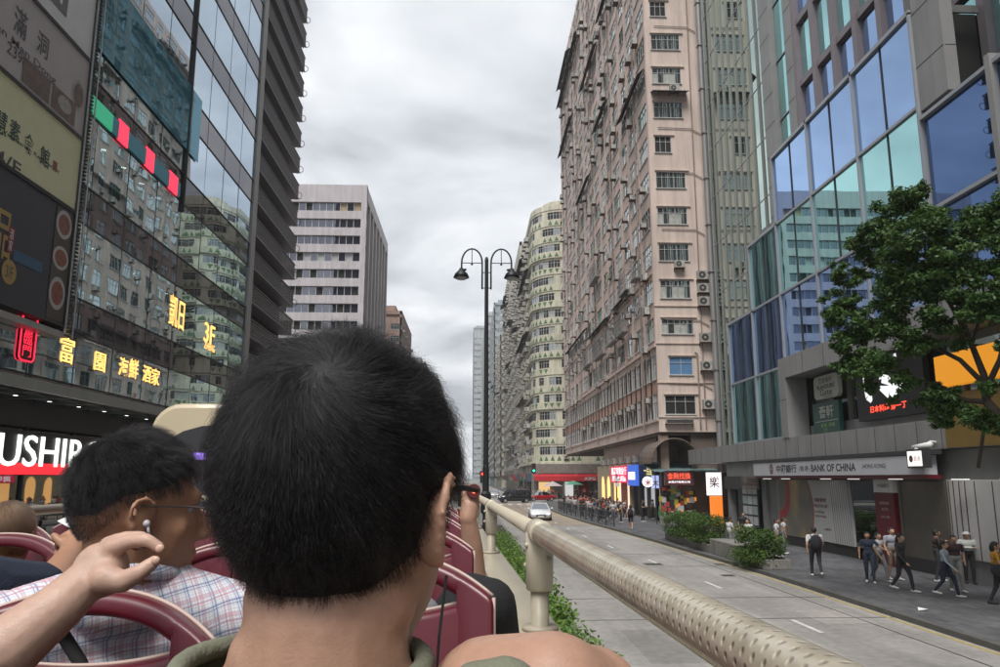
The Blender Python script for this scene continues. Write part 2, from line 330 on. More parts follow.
# ------------------------------------------------------------------ windows and air conditioners shared by the tenement blocks
glass_w = glassmat('window_glass', tint=(0.92,0.95,0.97), back=(0.05,0.055,0.055), lo=0.25, hi=0.9, wav=0.002, wscale=1.5)
curtain = mat('pale_curtain', (0.42,0.43,0.40), 0.8, var=0.3, vs=3); frame_w = mat('window_frame_paint', (0.50,0.51,0.50), 0.5)
frame_g = mat('green_frame', (0.22,0.30,0.26), 0.5); dark_in = mat('dark_inside', (0.02,0.02,0.02), 0.9); blue_c = mat('blue_curtain', (0.10,0.22,0.40), 0.8)
WM = [frame_w, glass_w, curtain, dark_in, blue_c, frame_g]
def window_mb(w, h, nx, kind=0, facing='-X', depth=0.075, fr=0):
    """window centred on the origin in the plane x=0, facing -X (or -Y)"""
    m = MB(); t = 0.035
    def B(u0,u1,z0,z1,d0,d1,mm):
        if facing == '-X': m.box(d0,d1,u0,u1,z0,z1,mm)
        elif facing == '+X': m.box(-d1,-d0,u0,u1,z0,z1,mm)
        else: m.box(u0,u1,d0,d1,z0,z1,mm)
    # kind 0: glazing; 1: pale curtain behind; 2: open dark; 3: blue curtain
    pane = {0:1,1:1,2:3,3:4}[kind]
    B(-w/2+t,w/2-t,-h/2+t,h/2-t,depth,depth+0.02,pane)
    if kind == 1: 
        for k in range(nx):
            if (k*7+nx) % 3: B(-w/2+w*k/nx+t,-w/2+w*(k+1)/nx-t,-h/2+t,h*0.15,depth-0.004,depth-0.002,2)
    B(-w/2,w/2,h/2-t,h/2,depth-0.06,depth+0.02,fr); B(-w/2,w/2,-h/2,-h/2+t,depth-0.06,depth+0.02,fr)
    B(-w/2,-w/2+t,-h/2+t,h/2-t,depth-0.06,depth+0.02,fr); B(w/2-t,w/2,-h/2+t,h/2-t,depth-0.06,depth+0.02,fr)
    for k in range(1,nx): 
        u = -w/2+w*k/nx; B(u-t/2,u+t/2,-h/2+t,h/2-t,depth-0.05,depth-0.001,fr)
    z = h*0.18; B(-w/2+t,w/2-t,z-t/2,z+t/2,depth-0.045,depth-0.0015,fr)
    B(-w/2-0.06,w/2+0.06,-h/2-0.07,-h/2-0.003,-0.10,depth-0.06,0)
    return m
ac_body = mat('ac_casing', (0.42,0.41,0.38), 0.55, var=0.3, vs=4, streak=0.3); ac_dark = mat('ac_grille', (0.05,0.05,0.05), 0.6); rust = mat('rusty_bracket', (0.12,0.07,0.045), 0.85, var=0.3, vs=6)
ACM = [ac_body, ac_dark, rust]
def ac_mb(facing='-X', w=0.75, h=0.55, d=0.4, split=True):
    m = MB()
    def B(u0,u1,z0,z1,d0,d1,mm):
        if facing == '-X': m.box(-d1,-d0,u0,u1,z0,z1,mm)
        elif facing == '+X': m.box(d0,d1,u0,u1,z0,z1,mm)
        else: m.box(u0,u1,-d1,-d0,z0,z1,mm)
    B(-w/2,w/2,0,h,0.06,0.06+d,0)
    if split:
        c = {'-X':(-0.065-d,-w*0.12,h/2),'+X':(0.065+d,-w*0.12,h/2),'-Y':(-w*0.12,-0.065-d,h/2)}[facing]
        u = (0,1,0) if 'X' in facing else (1,0,0); m.disc(c,u,(0,0,1),h*0.4,14,1)
        n = {'-X':(-0.006,0,0),'+X':(0.006,0,0),'-Y':(0,-0.006,0)}[facing]
        m.disc(Vector(c)+Vector(n),u,(0,0,1),h*0.12,8,0)
    else:
        for k in range(5): B(-w/2+0.05,w/2-0.05,h*(0.12+k*0.16),h*(0.12+k*0.16)+0.04,0.06+d,0.07+d,1)
    B(-w/2-0.03,w/2+0.03,-0.04,-0.003,-0.02,0.1+d,2); B(-w/2,-w/2+0.04,-0.3,-0.045,-0.02,0.05,2); B(w/2-0.04,w/2,-0.3,-0.045,-0.02,0.05,2)
    return m
def canopy_mb(y0, y1, x, z, drop, out, facing='-X'):
    """corrugated sloping sheet hood along y (facing -X) or along x (facing -Y)"""
    m = MB(); n = max(4, int(abs(y1-y0)/0.15))
    for k in range(n):
        a = y0+(y1-y0)*k/n; b = y0+(y1-y0)*(k+1)/n; e = 0.02 if k % 2 else 0
        if facing == '-X': m.add([(x,a,z+e),(x,b,z+e),(x-out,b,z-drop+e),(x-out,a,z-drop+e),(x,a,z-0.05+e),(x,b,z-0.05+e),(x-out,b,z-drop-0.05+e),(x-out,a,z-drop-0.05+e)],[(0,1,2,3),(7,6,5,4),(0,3,7,4),(1,5,6,2),(2,6,7,3),(0,4,5,1)])
        else: m.add([(a,x,z+e),(b,x,z+e),(b,x-out,z-drop+e),(a,x-out,z-drop+e),(a,x,z-0.05+e),(b,x,z-0.05+e),(b,x-out,z-drop-0.05+e),(a,x-out,z-drop-0.05+e)],[(3,2,1,0),(4,5,6,7),(4,7,3,0),(2,6,5,1),(3,7,6,2),(1,5,4,0)])
    return m
hood_m = mat('dark_corrugated_sheet', (0.05,0.052,0.055), 0.7, var=0.3, vs=2)

# ------------------------------------------------------------------ pink tenement block: street face x=15, end wall y=62
def pink():
    PX, Y0, Y1, Z0, ZT = 15.0, 62.0, 124.0, 7.2, 71.5
    street = mat('salmon_render', (0.56,0.44,0.385), 0.85, var=0.16, vs=0.5, streak=0.22, bump=0.3, bs=8)
    endw = mat('beige_pink_render', (0.66,0.545,0.48), 0.85, var=0.12, vs=0.35, streak=0.17, bump=0.3, bs=6)
    spand = mat('terracotta_panel', (0.42,0.26,0.20), 0.8, var=0.15, vs=1, streak=0.15)
    t = thing('apartment_block', (PX+8, Y0+10, 0), 'tall pink weathered apartment block with window air conditioners at the corner beside the glass tower', 'building')
    b = MB(); FH = 3.18; zc = [9.3+FH*i for i in range(20)]; nb = 15; bw = (Y1-Y0)/nb
    b.box(PX+0.3,PX+22,Y0+0.3,Y1,Z0,ZT,0)
    # street wall: spandrels and piers with recessed openings
    hw = [2.0,2.0]+[1.9]*20
    edges = []
    zlo = Z0
    for i, z in enumerate(zc):
        h = hw[i]; b.box(PX,PX+0.3,Y0,Y1,zlo,z-h/2,2 if i == 1 else 0); zlo = z+h/2
    b.box(PX,PX+0.3,Y0,Y1,zlo,ZT,0)
    rng = random.Random(3); W = Rep('window', t, WM); A = Rep('air_conditioner', t, ACM)
    wall = []
    for i, z in enumerate(zc):
        h = hw[i]
        if i < 2:
            n = 30; p = (Y1-Y0)/n
            for k in range(n):
                yc = Y0+(k+0.5)*p; k2 = rng.choice([0,0,1,2])
                W.add(('n',k2,h), lambda k2=k2,h=h: window_mb(p*0.66,h,2,k2), (PX,yc,z))
                b.box(PX+0.001,PX+0.301,Y0+k*p-0.17*p+0.0,Y0+k*p+0.17*p,z-h/2,z+h/2,0) if k else b.box(PX+0.001,PX+0.301,Y0,Y0+0.17*p,z-h/2,z+h/2,0)
                b.box(PX-0.05,PX,Y0+k*p-0.09,Y0+k*p+0.09,Z0+0.9,zc[1]+1.1,0) if k else None
                if i == 0 and rng.random() < 0.4: A.add('b', lambda: ac_mb('-X',0.6,0.42,0.3,False), (PX,yc,z+h/2-0.55))
            b.box(PX+0.001,PX+0.301,Y1-0.17*p,Y1,z-h/2,z+h/2,0)
            continue
        for k in range(nb):
            ya, yb = Y0+k*bw, Y0+(k+1)*bw
            wide = (k % 3 != 2); ww = 3.2 if wide else 2.1; off = 0.15 if wide else -0.1
            yc = (ya+yb)/2+off; kd = rng.choice([0,0,0,1,1,2])
            fr = 5 if rng.random() < 0.15 else 0
            nx = 4 if wide else 2
            W.add(('s',ww,kd,fr), lambda ww=ww,h=h,nx=nx,kd=kd,fr=fr: window_mb(ww,h,nx,kd,fr=fr), (PX,yc,z))
            b.box(PX+0.001,PX+0.301,ya,yc-ww/2,z-h/2,z+h/2,0); b.box(PX+0.001,PX+0.301,yc+ww/2,yb,z-h/2,z+h/2,0)
            r = rng.random()
            if r < 0.42: A.add('s', lambda: ac_mb('-X',0.85,0.6,0.42), (PX,yc+rng.uniform(-ww/2,ww/2),z-h/2-0.85+rng.uniform(-0.1,0.1)))
            if r > 0.76: A.add('w', lambda: ac_mb('-X',0.65,0.42,0.45,False), (PX-0.0,yc+rng.uniform(-ww/3,ww/3),z+rng.choice([-0.5,0.35])))
    # proud piers
    for k in range(nb+1):
        y = min(max(Y0+k*bw,Y0+0.18),Y1-0.18); b.box(PX-0.06,PX-0.001,y-0.16,y+0.16,zc[1]+1.6,ZT,0)
    # end wall, facing the camera
    wins = [(15.6,17.9,9.3,1.55,2,0),(15.6+0.65,17.5,12.5,1.45,2,3)]
    e = []
    e.append((15.55,18.0,9.35,1.5,3,2)); e.append((16.0,17.9,12.5,1.45,2,3)); e.append((15.5,18.1,15.75,1.25,5,1)); e.append((15.5,18.0,18.85,1.5,5,1))
    for i in range(4, 20): e.append((15.5,18.0 if i % 4 not in (3,) else 16.9,9.35+3.17*i-0.05,1.45,5 if i % 4 != 3 else 3,[0,1,0,2][i % 4]))
    y = Y0; last = Z0
    for x0,x1,zc_,h,nx,kd in e:
        b.box(PX+0.3,20.4,Y0,Y0+0.3,last,zc_-h/2,1); b.box(PX+0.3,x0,Y0+0.001,Y0+0.301,zc_-h/2,zc_+h/2,1); b.box(x1,20.4,Y0+0.001,Y0+0.301,zc_-h/2,zc_+h/2,1)
        last = zc_+h/2
        W.add(('e',x1-x0,h,nx,kd), lambda w=x1-x0,h=h,nx=nx,kd=kd: window_mb(w,h,nx,kd,'-Y'), ((x0+x1)/2,Y0,zc_))
        b.box(x0-0.1,x1+0.3,Y0-0.12,Y0,zc_+h/2+0.08,zc_+h/2+0.16,1)
    b.box(PX+0.3,20.4,Y0,Y0+0.3,last,ZT,1)
    b.box(PX+0.002,PX+0.3,Y0-0.004,Y0,Z0,ZT,1)
    for zz in (8.35,11.1,14.3,17.4): b.box(PX-0.05,20.2,Y0-0.09,Y0-0.005,zz,zz+0.09,1)
    b.box(PX-0.12,PX-0.001,Y0,Y1,8.05,8.22,0); b.box(PX-0.2,PX-0.001,Y0,Y1,14.05,14.3,0); b.box(PX-0.15,PX-0.001,Y0+0.3,Y1,20.2,20.3,0)
    b.box(PX+3,22,Y0+1.5,Y1-4,ZT,ZT+3,0)
    b.build('wall', [street,endw,spand], t)
    # units and pipes on the end wall
    for z in (17.4,18.5,19.6,14.4,12.1,9.0): A.add('e', lambda: ac_mb('-Y',0.95,0.75,0.45), (19.0,Y0,z))
    A.add('e2', lambda: ac_mb('-Y',0.8,0.6,0.4), (17.1,Y0,20.6)); A.add('e2', lambda: ac_mb('-Y',0.8,0.6,0.4), (17.3,Y0,36.2)); 
    for z in (7.6,): A.add('e3', lambda: ac_mb('-Y',2.2,0.35,0.3,False), (16.6,Y0,z+0.25))
    W.done(); A.done()
    p = MB()
    p.tube([(18.3,Y0-0.1,7.5),(18.3,Y0-0.1,13.5),(18.1,Y0-0.1,13.6)],0.06); p.tube([(18.75,Y0-0.1,7.5),(18.75,Y0-0.1,60)],0.05)
    for z in (11.1,16.3,24,29,33,42.5): p.tube([(15.8,Y0-0.08,z),(18.6,Y0-0.08,z-0.06),(19.4,Y0-0.08,z-0.5)],0.035)
    for y in (66.4,78.8,91.2,103.6,116): p.tube([(PX-0.22,y,7.4),(PX-0.22,y,70)],0.07)
    p.build('drain_pipes', mat('old_pipe', (0.28,0.22,0.19), 0.7, var=0.3), t)
    # hoods over balconies
    for (ya,yb,z,o,dr) in [(62.6,73,38.9,1.3,0.75),(80,88.5,45,1.2,0.7),(93,104,41.5,1.2,0.6),(100,123.5,66,1.6,1.0),(86,98,55.5,1.3,0.8),(108,123.5,57,1.4,0.8),(74,84,57,1.2,0.8),(70,79,20.9,1.1,0.35),(82,96,20.9,1.3,0.5),(98,118,22.6,1.2,0.45),(110,123,69,1.6,1.0),(62.6,70,62,1.2,0.8)]:
        canopy_mb(ya,yb,PX-0.05,z,dr*0.9,o*0.5).build('sheet_hood', hood_m, t)
    canopy_mb(15.3,18.4,Y0-0.02,35.4+0.9,0.3,0.9,'-Y').build('sheet_hood', hood_m, t)
    lr = random.Random(77); lc = [mat('laundry_%d' % q, c, 0.9) for q, c in enumerate([(0.55,0.55,0.55),(0.10,0.16,0.32),(0.40,0.08,0.08),(0.45,0.38,0.20),(0.12,0.28,0.22),(0.03,0.03,0.03)])]
    for k in range(26):
        y = lr.uniform(64,116); z = zc[lr.randrange(2,18)]-0.75; m = MB(); m.tube([(PX-0.05,y,z),(PX-0.95,y,z+0.08)],0.015,5,0); m.tube([(PX-0.05,y+1.6,z),(PX-0.95,y+1.6,z+0.08)],0.015,5,0); m.tube([(PX-0.8,y,z+0.07),(PX-0.8,y+1.6,z+0.07)],0.012,5,0)
        u_ = y+0.1
        while u_ < y+1.4:
            w_ = lr.uniform(0.2,0.45); h_ = lr.uniform(0.35,0.8); m.box(PX-0.81,PX-0.79,u_,u_+w_,z+0.05-h_,z+0.06,lr.randrange(1,7)); u_ += w_+0.04
        m.build('laundry_rack', [rust]+lc, t)
    # window cages on the lower street face
    for (ya,yb,z0,z1) in [(72,76,17.2,19.2),(77,81,17.2,19),(84,90,17,19.5),(70,73.5,20.8,22.6),(94,99,17.3,19.3),(66,68,20.9,22.8),(87,92,26.5,28.4)]:
        c = MB(); x = PX-0.75
        for z in np.linspace(z0,z1,5): c.box(x,x+0.03,ya,yb,z,z+0.03); c.box(x,PX-0.15,ya,ya+0.03,z,z+0.03); c.box(x,PX-0.15,yb-0.03,yb,z,z+0.03)
        for yy in np.arange(ya,yb,0.3): c.box(x,x+0.025,yy,yy+0.025,z0,z1)
        c.box(x,PX-0.15,ya,yb,z0-0.06,z0-0.003)
        c.build('window_cage', mat('cage_metal', (0.2,0.19,0.18), 0.6, metal=0.3, var=0.3), t)
    # overhanging underside, first-floor wall set back, arcade columns, arched entrance
    W2 = Rep('window', t, WM); A2 = Rep('air_conditioner', t, ACM)
    u = MB(); soff = mat('dark_concrete', (0.15,0.12,0.10), 0.85, var=0.3, vs=0.8)  # dark brown concrete for the underside and the set-back walls
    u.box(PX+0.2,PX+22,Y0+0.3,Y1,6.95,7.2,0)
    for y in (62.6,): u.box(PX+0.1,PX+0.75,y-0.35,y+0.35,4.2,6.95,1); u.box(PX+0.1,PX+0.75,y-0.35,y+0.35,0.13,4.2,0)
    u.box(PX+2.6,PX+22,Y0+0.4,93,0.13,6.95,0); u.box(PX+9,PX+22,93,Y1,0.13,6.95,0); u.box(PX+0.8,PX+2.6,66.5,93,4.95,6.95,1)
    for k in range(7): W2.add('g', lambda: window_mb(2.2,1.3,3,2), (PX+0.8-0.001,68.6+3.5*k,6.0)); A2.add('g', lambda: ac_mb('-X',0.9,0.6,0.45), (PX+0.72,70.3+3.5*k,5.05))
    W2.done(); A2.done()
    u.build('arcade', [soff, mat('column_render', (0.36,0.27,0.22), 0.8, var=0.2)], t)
    a = MB(); seg = 14   # half-round vault over the side entrance
    yc, x0, x1, rad, zb = 64.6, 15.9, 19.4, 1.9, 4.7
    pts = [(yc+rad*math.cos(math.pi*k/seg), zb+rad*math.sin(math.pi*k/seg)*1.05) for k in range(seg+1)]
    xs = [(16.0+ 1.9*math.cos(math.pi*k/seg), zb+1.9*math.sin(math.pi*k/seg)) for k in range(seg+1)]
    for k in range(seg):
        (xa,za),(xb,zb2) = xs[k], xs[k+1]
        a.add([(xa,61.2,za),(xb,61.2,zb2),(xb,66,zb2),(xa,66,za),(xa,61.2,za+0.1),(xb,61.2,zb2+0.1),(xb,66,zb2+0.1),(xa,66,za+0.1)],[(0,1,2,3),(7,6,5,4),(4,5,1,0),(3,2,6,7)])
    a.build('entrance_vault', mat('vault_sheet', (0.13,0.095,0.075), 0.6, var=0.2), t, smooth=True)
pink()
# ------------------------------------------------------------------ cream block with green triangles, rounded corner
def striped():
    t = thing('apartment_block', (22,150,0), 'cream rounded corner block with rows of green triangles under its window bands', 'building')
    cream = mat('cream_render', (0.58,0.56,0.44), 0.85, var=0.15, vs=0.4, streak=0.25); dk = mat('grey_streaked_render', (0.42,0.41,0.35), 0.9, var=0.3, vs=0.5, streak=0.4)  # second render is greyer and more streaked, for the ground-floor core
    grn = mat('green_paint', (0.10,0.18,0.085), 0.75, var=0.2)
    R0 = 6.0; Xs, Ys = 11.4, 138.0
    prof = [(Xs,178.0)]+[(Xs, Ys+R0+ (178-Ys-R0)*(1-k/11.0)) for k in range(1,11)]
    for k in range(0,9):
        a = math.pi+ (math.pi/2)*k/8; prof.append((Xs+R0+R0*math.cos(a), Ys+R0+R0*math.sin(a)))
    prof += [(Xs+R0+2.2*k, Ys) for k in range(1,8)]
    nP = len(prof)
    def off(i, d):
        p = Vector(prof[i]); a = Vector(prof[max(i-1,0)]); b = Vector(prof[min(i+1,nP-1)]); tt = (b-a).normalized(); n = Vector((-tt.y, tt.x))
        # outward = towards the street
        if (n.x*(p.x-25)+n.y*(p.y-160)) < 0: n = -n
        return p+n*d
    b = MB()
    def band(z0, z1, d, m, i0=0, i1=None):
        i1 = nP if i1 is None else i1
        for i in range(i0, i1-1):
            p, q = off(i,d), off(i+1,d); pi, qi = off(i,-0.5), off(i+1,-0.5)
            b.add([(p.x,p.y,z0),(q.x,q.y,z0),(q.x,q.y,z1),(p.x,p.y,z1),(pi.x,pi.y,z0),(qi.x,qi.y,z0),(qi.x,qi.y,z1),(pi.x,pi.y,z1)],[(0,1,2,3),(3,2,6,7),(4,5,1,0),(7,6,5,4)],m)
    zt = 52.5; nf = 15; fh = 3.08
    band(6.0,6.4,0.5,0)
    tri = MB(); rng = random.Random(5); W = Rep('window', t, WM, 90); ACs = Rep('air_conditioner', t, ACM, 60)
    for i in range(nf):
        z0 = 6.4+i*fh
        band(z0, z0+1.25, 0.12 if i % 3 else 0.3, 0)
        band(z0+2.65, z0+fh, 0.0, 0)
        for j in range(nP-1):
            side = j < 10
            if side: kd = rng.choice([0,1,2,2])
            else: kd = rng.choice([0,0,1,2])
            p, q = off(j,0.0), off(j+1,0.0); mid = (p+q)/2; L = (q-p).length; d = (q-p).normalized(); n2 = off(j,1.0)-off(j,0)
            n = Vector((-d.y,d.x)); 
            if n.dot(n2) < 0: n = -n
            solid = (not side) and rng.random() < 0.18
            m = MB(); h = 1.38; zc = z0+1.95
            def Q(u0,u1,za,zb,dd,mm):
                A = p+d*u0-n*dd; B = p+d*u1-n*dd; m.add([(A.x,A.y,za),(B.x,B.y,za),(B.x,B.y,zb),(A.x,A.y,zb)],[(0,1,2,3)],mm)
            if solid:
                b.add([(p.x,p.y,z0+1.25),(q.x,q.y,z0+1.25),(q.x,q.y,z0+2.65),(p.x,p.y,z0+2.65)],[(0,1,2,3)],0); continue
            pane = {0:1,1:2,2:3}[kd]
            Q(0.04,L-0.04,z0+1.26,z0+2.64,0.14,pane)
            nx = max(2, int(L/0.8))
            for k in range(nx+1):
                u = min(max(L*k/nx,0.03),L-0.03); Q(u-0.03,u+0.03,z0+1.26,z0+2.64,0.08,0)
            Q(0,L,z0+2.2,z0+2.25,0.075,0)
            o = m.build('window', WM, t) if (j >= 8 and i < 11) or i > 12 else None
            if o is None: stuffw.append(m)
            if j >= 9:
                tw = 0.85; nn = max(1, int(L/0.95))
                if i % 3 == 1: 
                    rows = [(0.1,1.0,1)]
                else: rows = [(0.15,1.05,-1 if (i % 2) else 1)]
                for za,zb,dr in rows:
                    for k in range(nn):
                        u = L*(k+0.5)/nn; dd = -(0.125 if i % 3 else 0.305)
                        A = p+d*(u-tw/2)-n*dd; B = p+d*(u+tw/2)-n*dd; Cc = p+d*u-n*dd
                        if dr > 0: tri.add([(A.x,A.y,z0+za),(B.x,B.y,z0+za),(Cc.x,Cc.y,z0+zb)],[(0,1,2)])
                        else: tri.add([(A.x,A.y,z0+zb),(B.x,B.y,z0+zb),(Cc.x,Cc.y,z0+za)],[(0,1,2)])
            if side and rng.random() < 0.9:
                ACs.add('a', lambda: ac_mb('-X',1.1,0.8,0.7,rng.random()<0.5), (Xs-0.1,mid.y+rng.uniform(-1,1),z0+rng.uniform(0.1,1.2)))
            elif not side and rng.random() < 0.14 and j > 17:
                ACs.add('f', lambda: ac_mb('-Y',0.9,0.6,0.5), (mid.x,Ys-0.1,z0+0.5))
    big = MB()
    for m in stuffw:
        k = len(big.v); big.v += m.v; big.f += [tuple(k+i for i in f) for f in m.f]; big.m += m.m
    o = big.build('window', WM, t); o['kind'] = 'stuff'
    ACs.done()
    # core, roof and penthouse
    core = [(off(i,-0.45).x, off(i,-0.45).y) for i in range(nP)]+[(40,Ys+0.5),(40,178)]
    b.prism(core,'z',5.9,6.4+nf*fh+0.02,0)
    pent = [(off(i,-2.2).x, off(i,-2.2).y) for i in range(4,nP-2)]+[(30,178)]
    b.prism(pent,'z',6.4+nf*fh+0.02,zt+2.6,0)
    band(6.4+nf*fh, 6.4+nf*fh+1.0, 0.1, 0)
    b.box(12.6,40,139,178,0.13,5.9,1)
    b.build('wall', [cream, dk], t); tri.build('painted_triangle_rows', grn, t)
    h = MB(); 
    for (ya,yb,z,o_,dr) in [(150,176,32,1.8,1.0),(147,170,44,1.6,0.8),(155,177,20,1.6,0.8),(150,165,13,1.4,0.6),(160,177,50,1.8,1)]:
        canopy_mb(ya,yb,Xs-0.1,z,dr,o_*0.7).build('sheet_hood', hood_m, t)
stuffw = []
striped()

# ------------------------------------------------------------------ generic tower blocks farther along both sides
def block(x0, x1, y0, y1, zt, label, col, face, fh=3.1, bay=3.2, zb=5.5, acs=0.5, front=True, z0=0.13, wcol=2, seed=1, limit=60, hoods=3, wpart=True):
    """face: '-X' (right-hand side) or '+X' (left-hand side): which side fronts the street; the end facing the camera is y0"""
    t = thing('apartment_block', ((x0+x1)/2,(y0+y1)/2,0), label, 'building')
    rng = random.Random(seed); wm = mat('wall_'+str(col), col, 0.88, var=0.2, vs=0.4, streak=0.35)
    b = MB(); b.box(x0+0.5,x1-0.5,y0+0.5,y1-0.5,z0,zt,0); b.box(x0+2,x1-2,y0+4,y1-6,zt,zt+3,0)
    xs = x0 if face == '-X' else x1; sg = 1 if face == '-X' else -1
    W = Rep('window', t, WM, limit); A = Rep('air_conditioner', t, ACM, 40)
    nf = int((zt-zb-0.6)/fh)
    b.box(xs,xs+sg*0.5,y0,y1,zb-1.2,zb+0.9,0); b.box(x0,x1,y0,y0+0.5,zb-1.2,zb+0.9,0) if front else None
    for i in range(nf):
        z = zb+0.9+i*fh; b.box(xs,xs+sg*0.5,y0,y1,z+1.5,min(z+fh,zt),0)
        if front: b.box(x0+0.002,x1-0.002,y0,y0+0.5,z+1.5,min(z+fh,zt),0)
        n = int((y1-y0)/bay); p = (y1-y0)/n
        for k in range(n):
            yc = y0+(k+0.5)*p; w = p*rng.choice([0.55,0.7,0.8])
            if k: b.box(xs+sg*0.001,xs+sg*0.501,y0+k*p-0.25,y0+k*p+0.25,z,z+1.5,0)
            kd = rng.choice([0,0,1,2]); W.add((w,kd,'s'), lambda w=w,kd=kd: window_mb(w,1.5,max(2,int(w/0.8)),kd,face), (xs,yc,z+0.75))
            if rng.random() < acs: A.add('a', lambda: ac_mb(face,0.9,0.65,0.6,rng.random()<0.5), (xs,yc+rng.uniform(-1,1),z-0.7+rng.uniform(-0.2,0.5)))
        if front:
            n = max(1,int((x1-x0)/bay)); p = (x1-x0)/n
            for k in range(n):
                xc = x0+(k+0.5)*p; kd = rng.choice([0,0,1])
                if k: b.box(x0+k*p-0.5,x0+k*p+0.5,y0+0.001,y0+0.501,z,z+1.5,0)
                W.add(('f',kd), lambda kd=kd: window_mb(p*0.68,1.5,3,kd,'-Y'), (xc,y0,z+0.75))
    b.box(xs,xs+sg*0.5,y0,y1,zb+0.9+nf*fh-0.02,zt+0.8,0)
    b.box(x0,x1,y0,y0+0.4,zt-0.1,zt+0.81,0)
    b.build('wall', wm, t); W.done(); A.done()
    for k in range(hoods):
        ya = rng.uniform(y0,y1-12); z = rng.uniform(zb+4,zt-4)
        if face == '-X': canopy_mb(ya,ya+rng.uniform(6,12),xs-0.05,z,0.7,rng.uniform(0.9,1.6)).build('sheet_hood', hood_m, t)
    return t
block(11.4,30,178.6,232,58,'grimy grey block crowded with air conditioners behind the green-striped corner block',(0.44,0.42,0.36),'-X',acs=1.0,front=False,seed=4,hoods=8)
block(11.6,30,232.6,272,66,'tall shabby grey-green block, last one before the gap in the right-hand row',(0.40,0.41,0.35),'-X',acs=1.0,front=False,seed=6,hoods=7)
block(11.0,28,290,340,56,'cream slab block beyond the gap in the right-hand row',(0.46,0.43,0.33),'-X',acs=0.6,seed=8)
block(10.2,30,342,420,80,'tall blue-grey slab with a flat roof rising over the cream block',(0.30,0.34,0.36),'-X',acs=0.2,seed=9,fh=3.6,bay=5)
block(8.0,26,424,560,92,'pale grey tower far down the right-hand row',(0.40,0.42,0.42),'-X',acs=0,seed=10,fh=4,bay=6,limit=20,hoods=0)
block(2.0,24,640,700,126,'faint grey tower farthest down the street',(0.38,0.41,0.43),'-X',acs=0,seed=11,fh=5,bay=6,limit=20,hoods=0)
# left-hand row beyond the office building (mostly behind the passengers)
block(-34,-17.5,195,228,44.5,'low brown block with a small roof room behind the banded office building',(0.30,0.20,0.16),'+X',acs=0.2,seed=12)
block(-36,-17,232,290,38,'beige block on the left side beyond the brown block',(0.40,0.36,0.30),'+X',acs=0.6,seed=13,limit=20)
block(-36,-17,294,372,46,'grey block on the left side beyond the beige block',(0.33,0.34,0.34),'+X',acs=0.4,seed=14,limit=20)
block(-36,-16,378,560,52,'long pale block far down the left side',(0.42,0.41,0.38),'+X',acs=0.1,seed=15,fh=4,bay=6,limit=20)

# ------------------------------------------------------------------ right: office tower with stepped glass box, stone frame and bank branch
gl_blue = glassmat('blue_coated_glass', tint=(0.42,0.60,0.92), back=(0.010,0.02,0.05), lo=0.55, hi=0.95, wav=0.0025, wscale=0.45)
gl_green = glassmat('green_coated_glass', tint=(0.52,0.90,0.90), back=(0.012,0.03,0.03), lo=0.55, hi=0.95, wav=0.0025, wscale=0.45)
gl_tower = glassmat('tower_glass', tint=(0.66,0.80,0.74), back=(0.02,0.035,0.03), lo=0.5, hi=0.92, wav=0.0015, wscale=0.4)
gl_dark = glassmat('dark_shop_glass', tint=(0.7,0.75,0.75), back=(0.01,0.012,0.012), lo=0.12, hi=0.7, trans=0.6, wav=0.002, ttint=(0.5,0.52,0.5))
clad = mat('grey_cladding', (0.285,0.285,0.28), 0.45, metal=0.2, var=0.1, vs=0.6, streak=0.12); mauve = mat('mauve_mullion', (0.25,0.22,0.24), 0.5, metal=0.2, var=0.1)
mull = mat('mullion', (0.37,0.39,0.42), 0.4, metal=0.4, var=0.05); seamd = mat('shadow_gap', (0.03,0.03,0.03), 0.8, var=0)
def pane(face, a0, a1, z0, z1, x, tilt):
    """one sheet of glazing with a hair of tilt, in the plane x"""
    ta, tb = random.uniform(-tilt,tilt)*(a1-a0)/2, random.uniform(-tilt,tilt)*(z1-z0)/2
    m = MB(); s_ = 0.012 if face == '-X' else -0.012
    v = [(x-ta-tb,a0,z0),(x+ta-tb,a1,z0),(x+ta+tb,a1,z1),(x-ta+tb,a0,z1)]; w = [(p[0]+s_,p[1],p[2]) for p in v]
    f = [(0,1,2,3)[::-1],(4,5,6,7),(0,1,5,4),(1,2,6,5),(2,3,7,6),(3,0,4,7)]
    if face != '-X': f = [q[::-1] for q in f]
    return m.add(v+w, [q for q in f], 0)
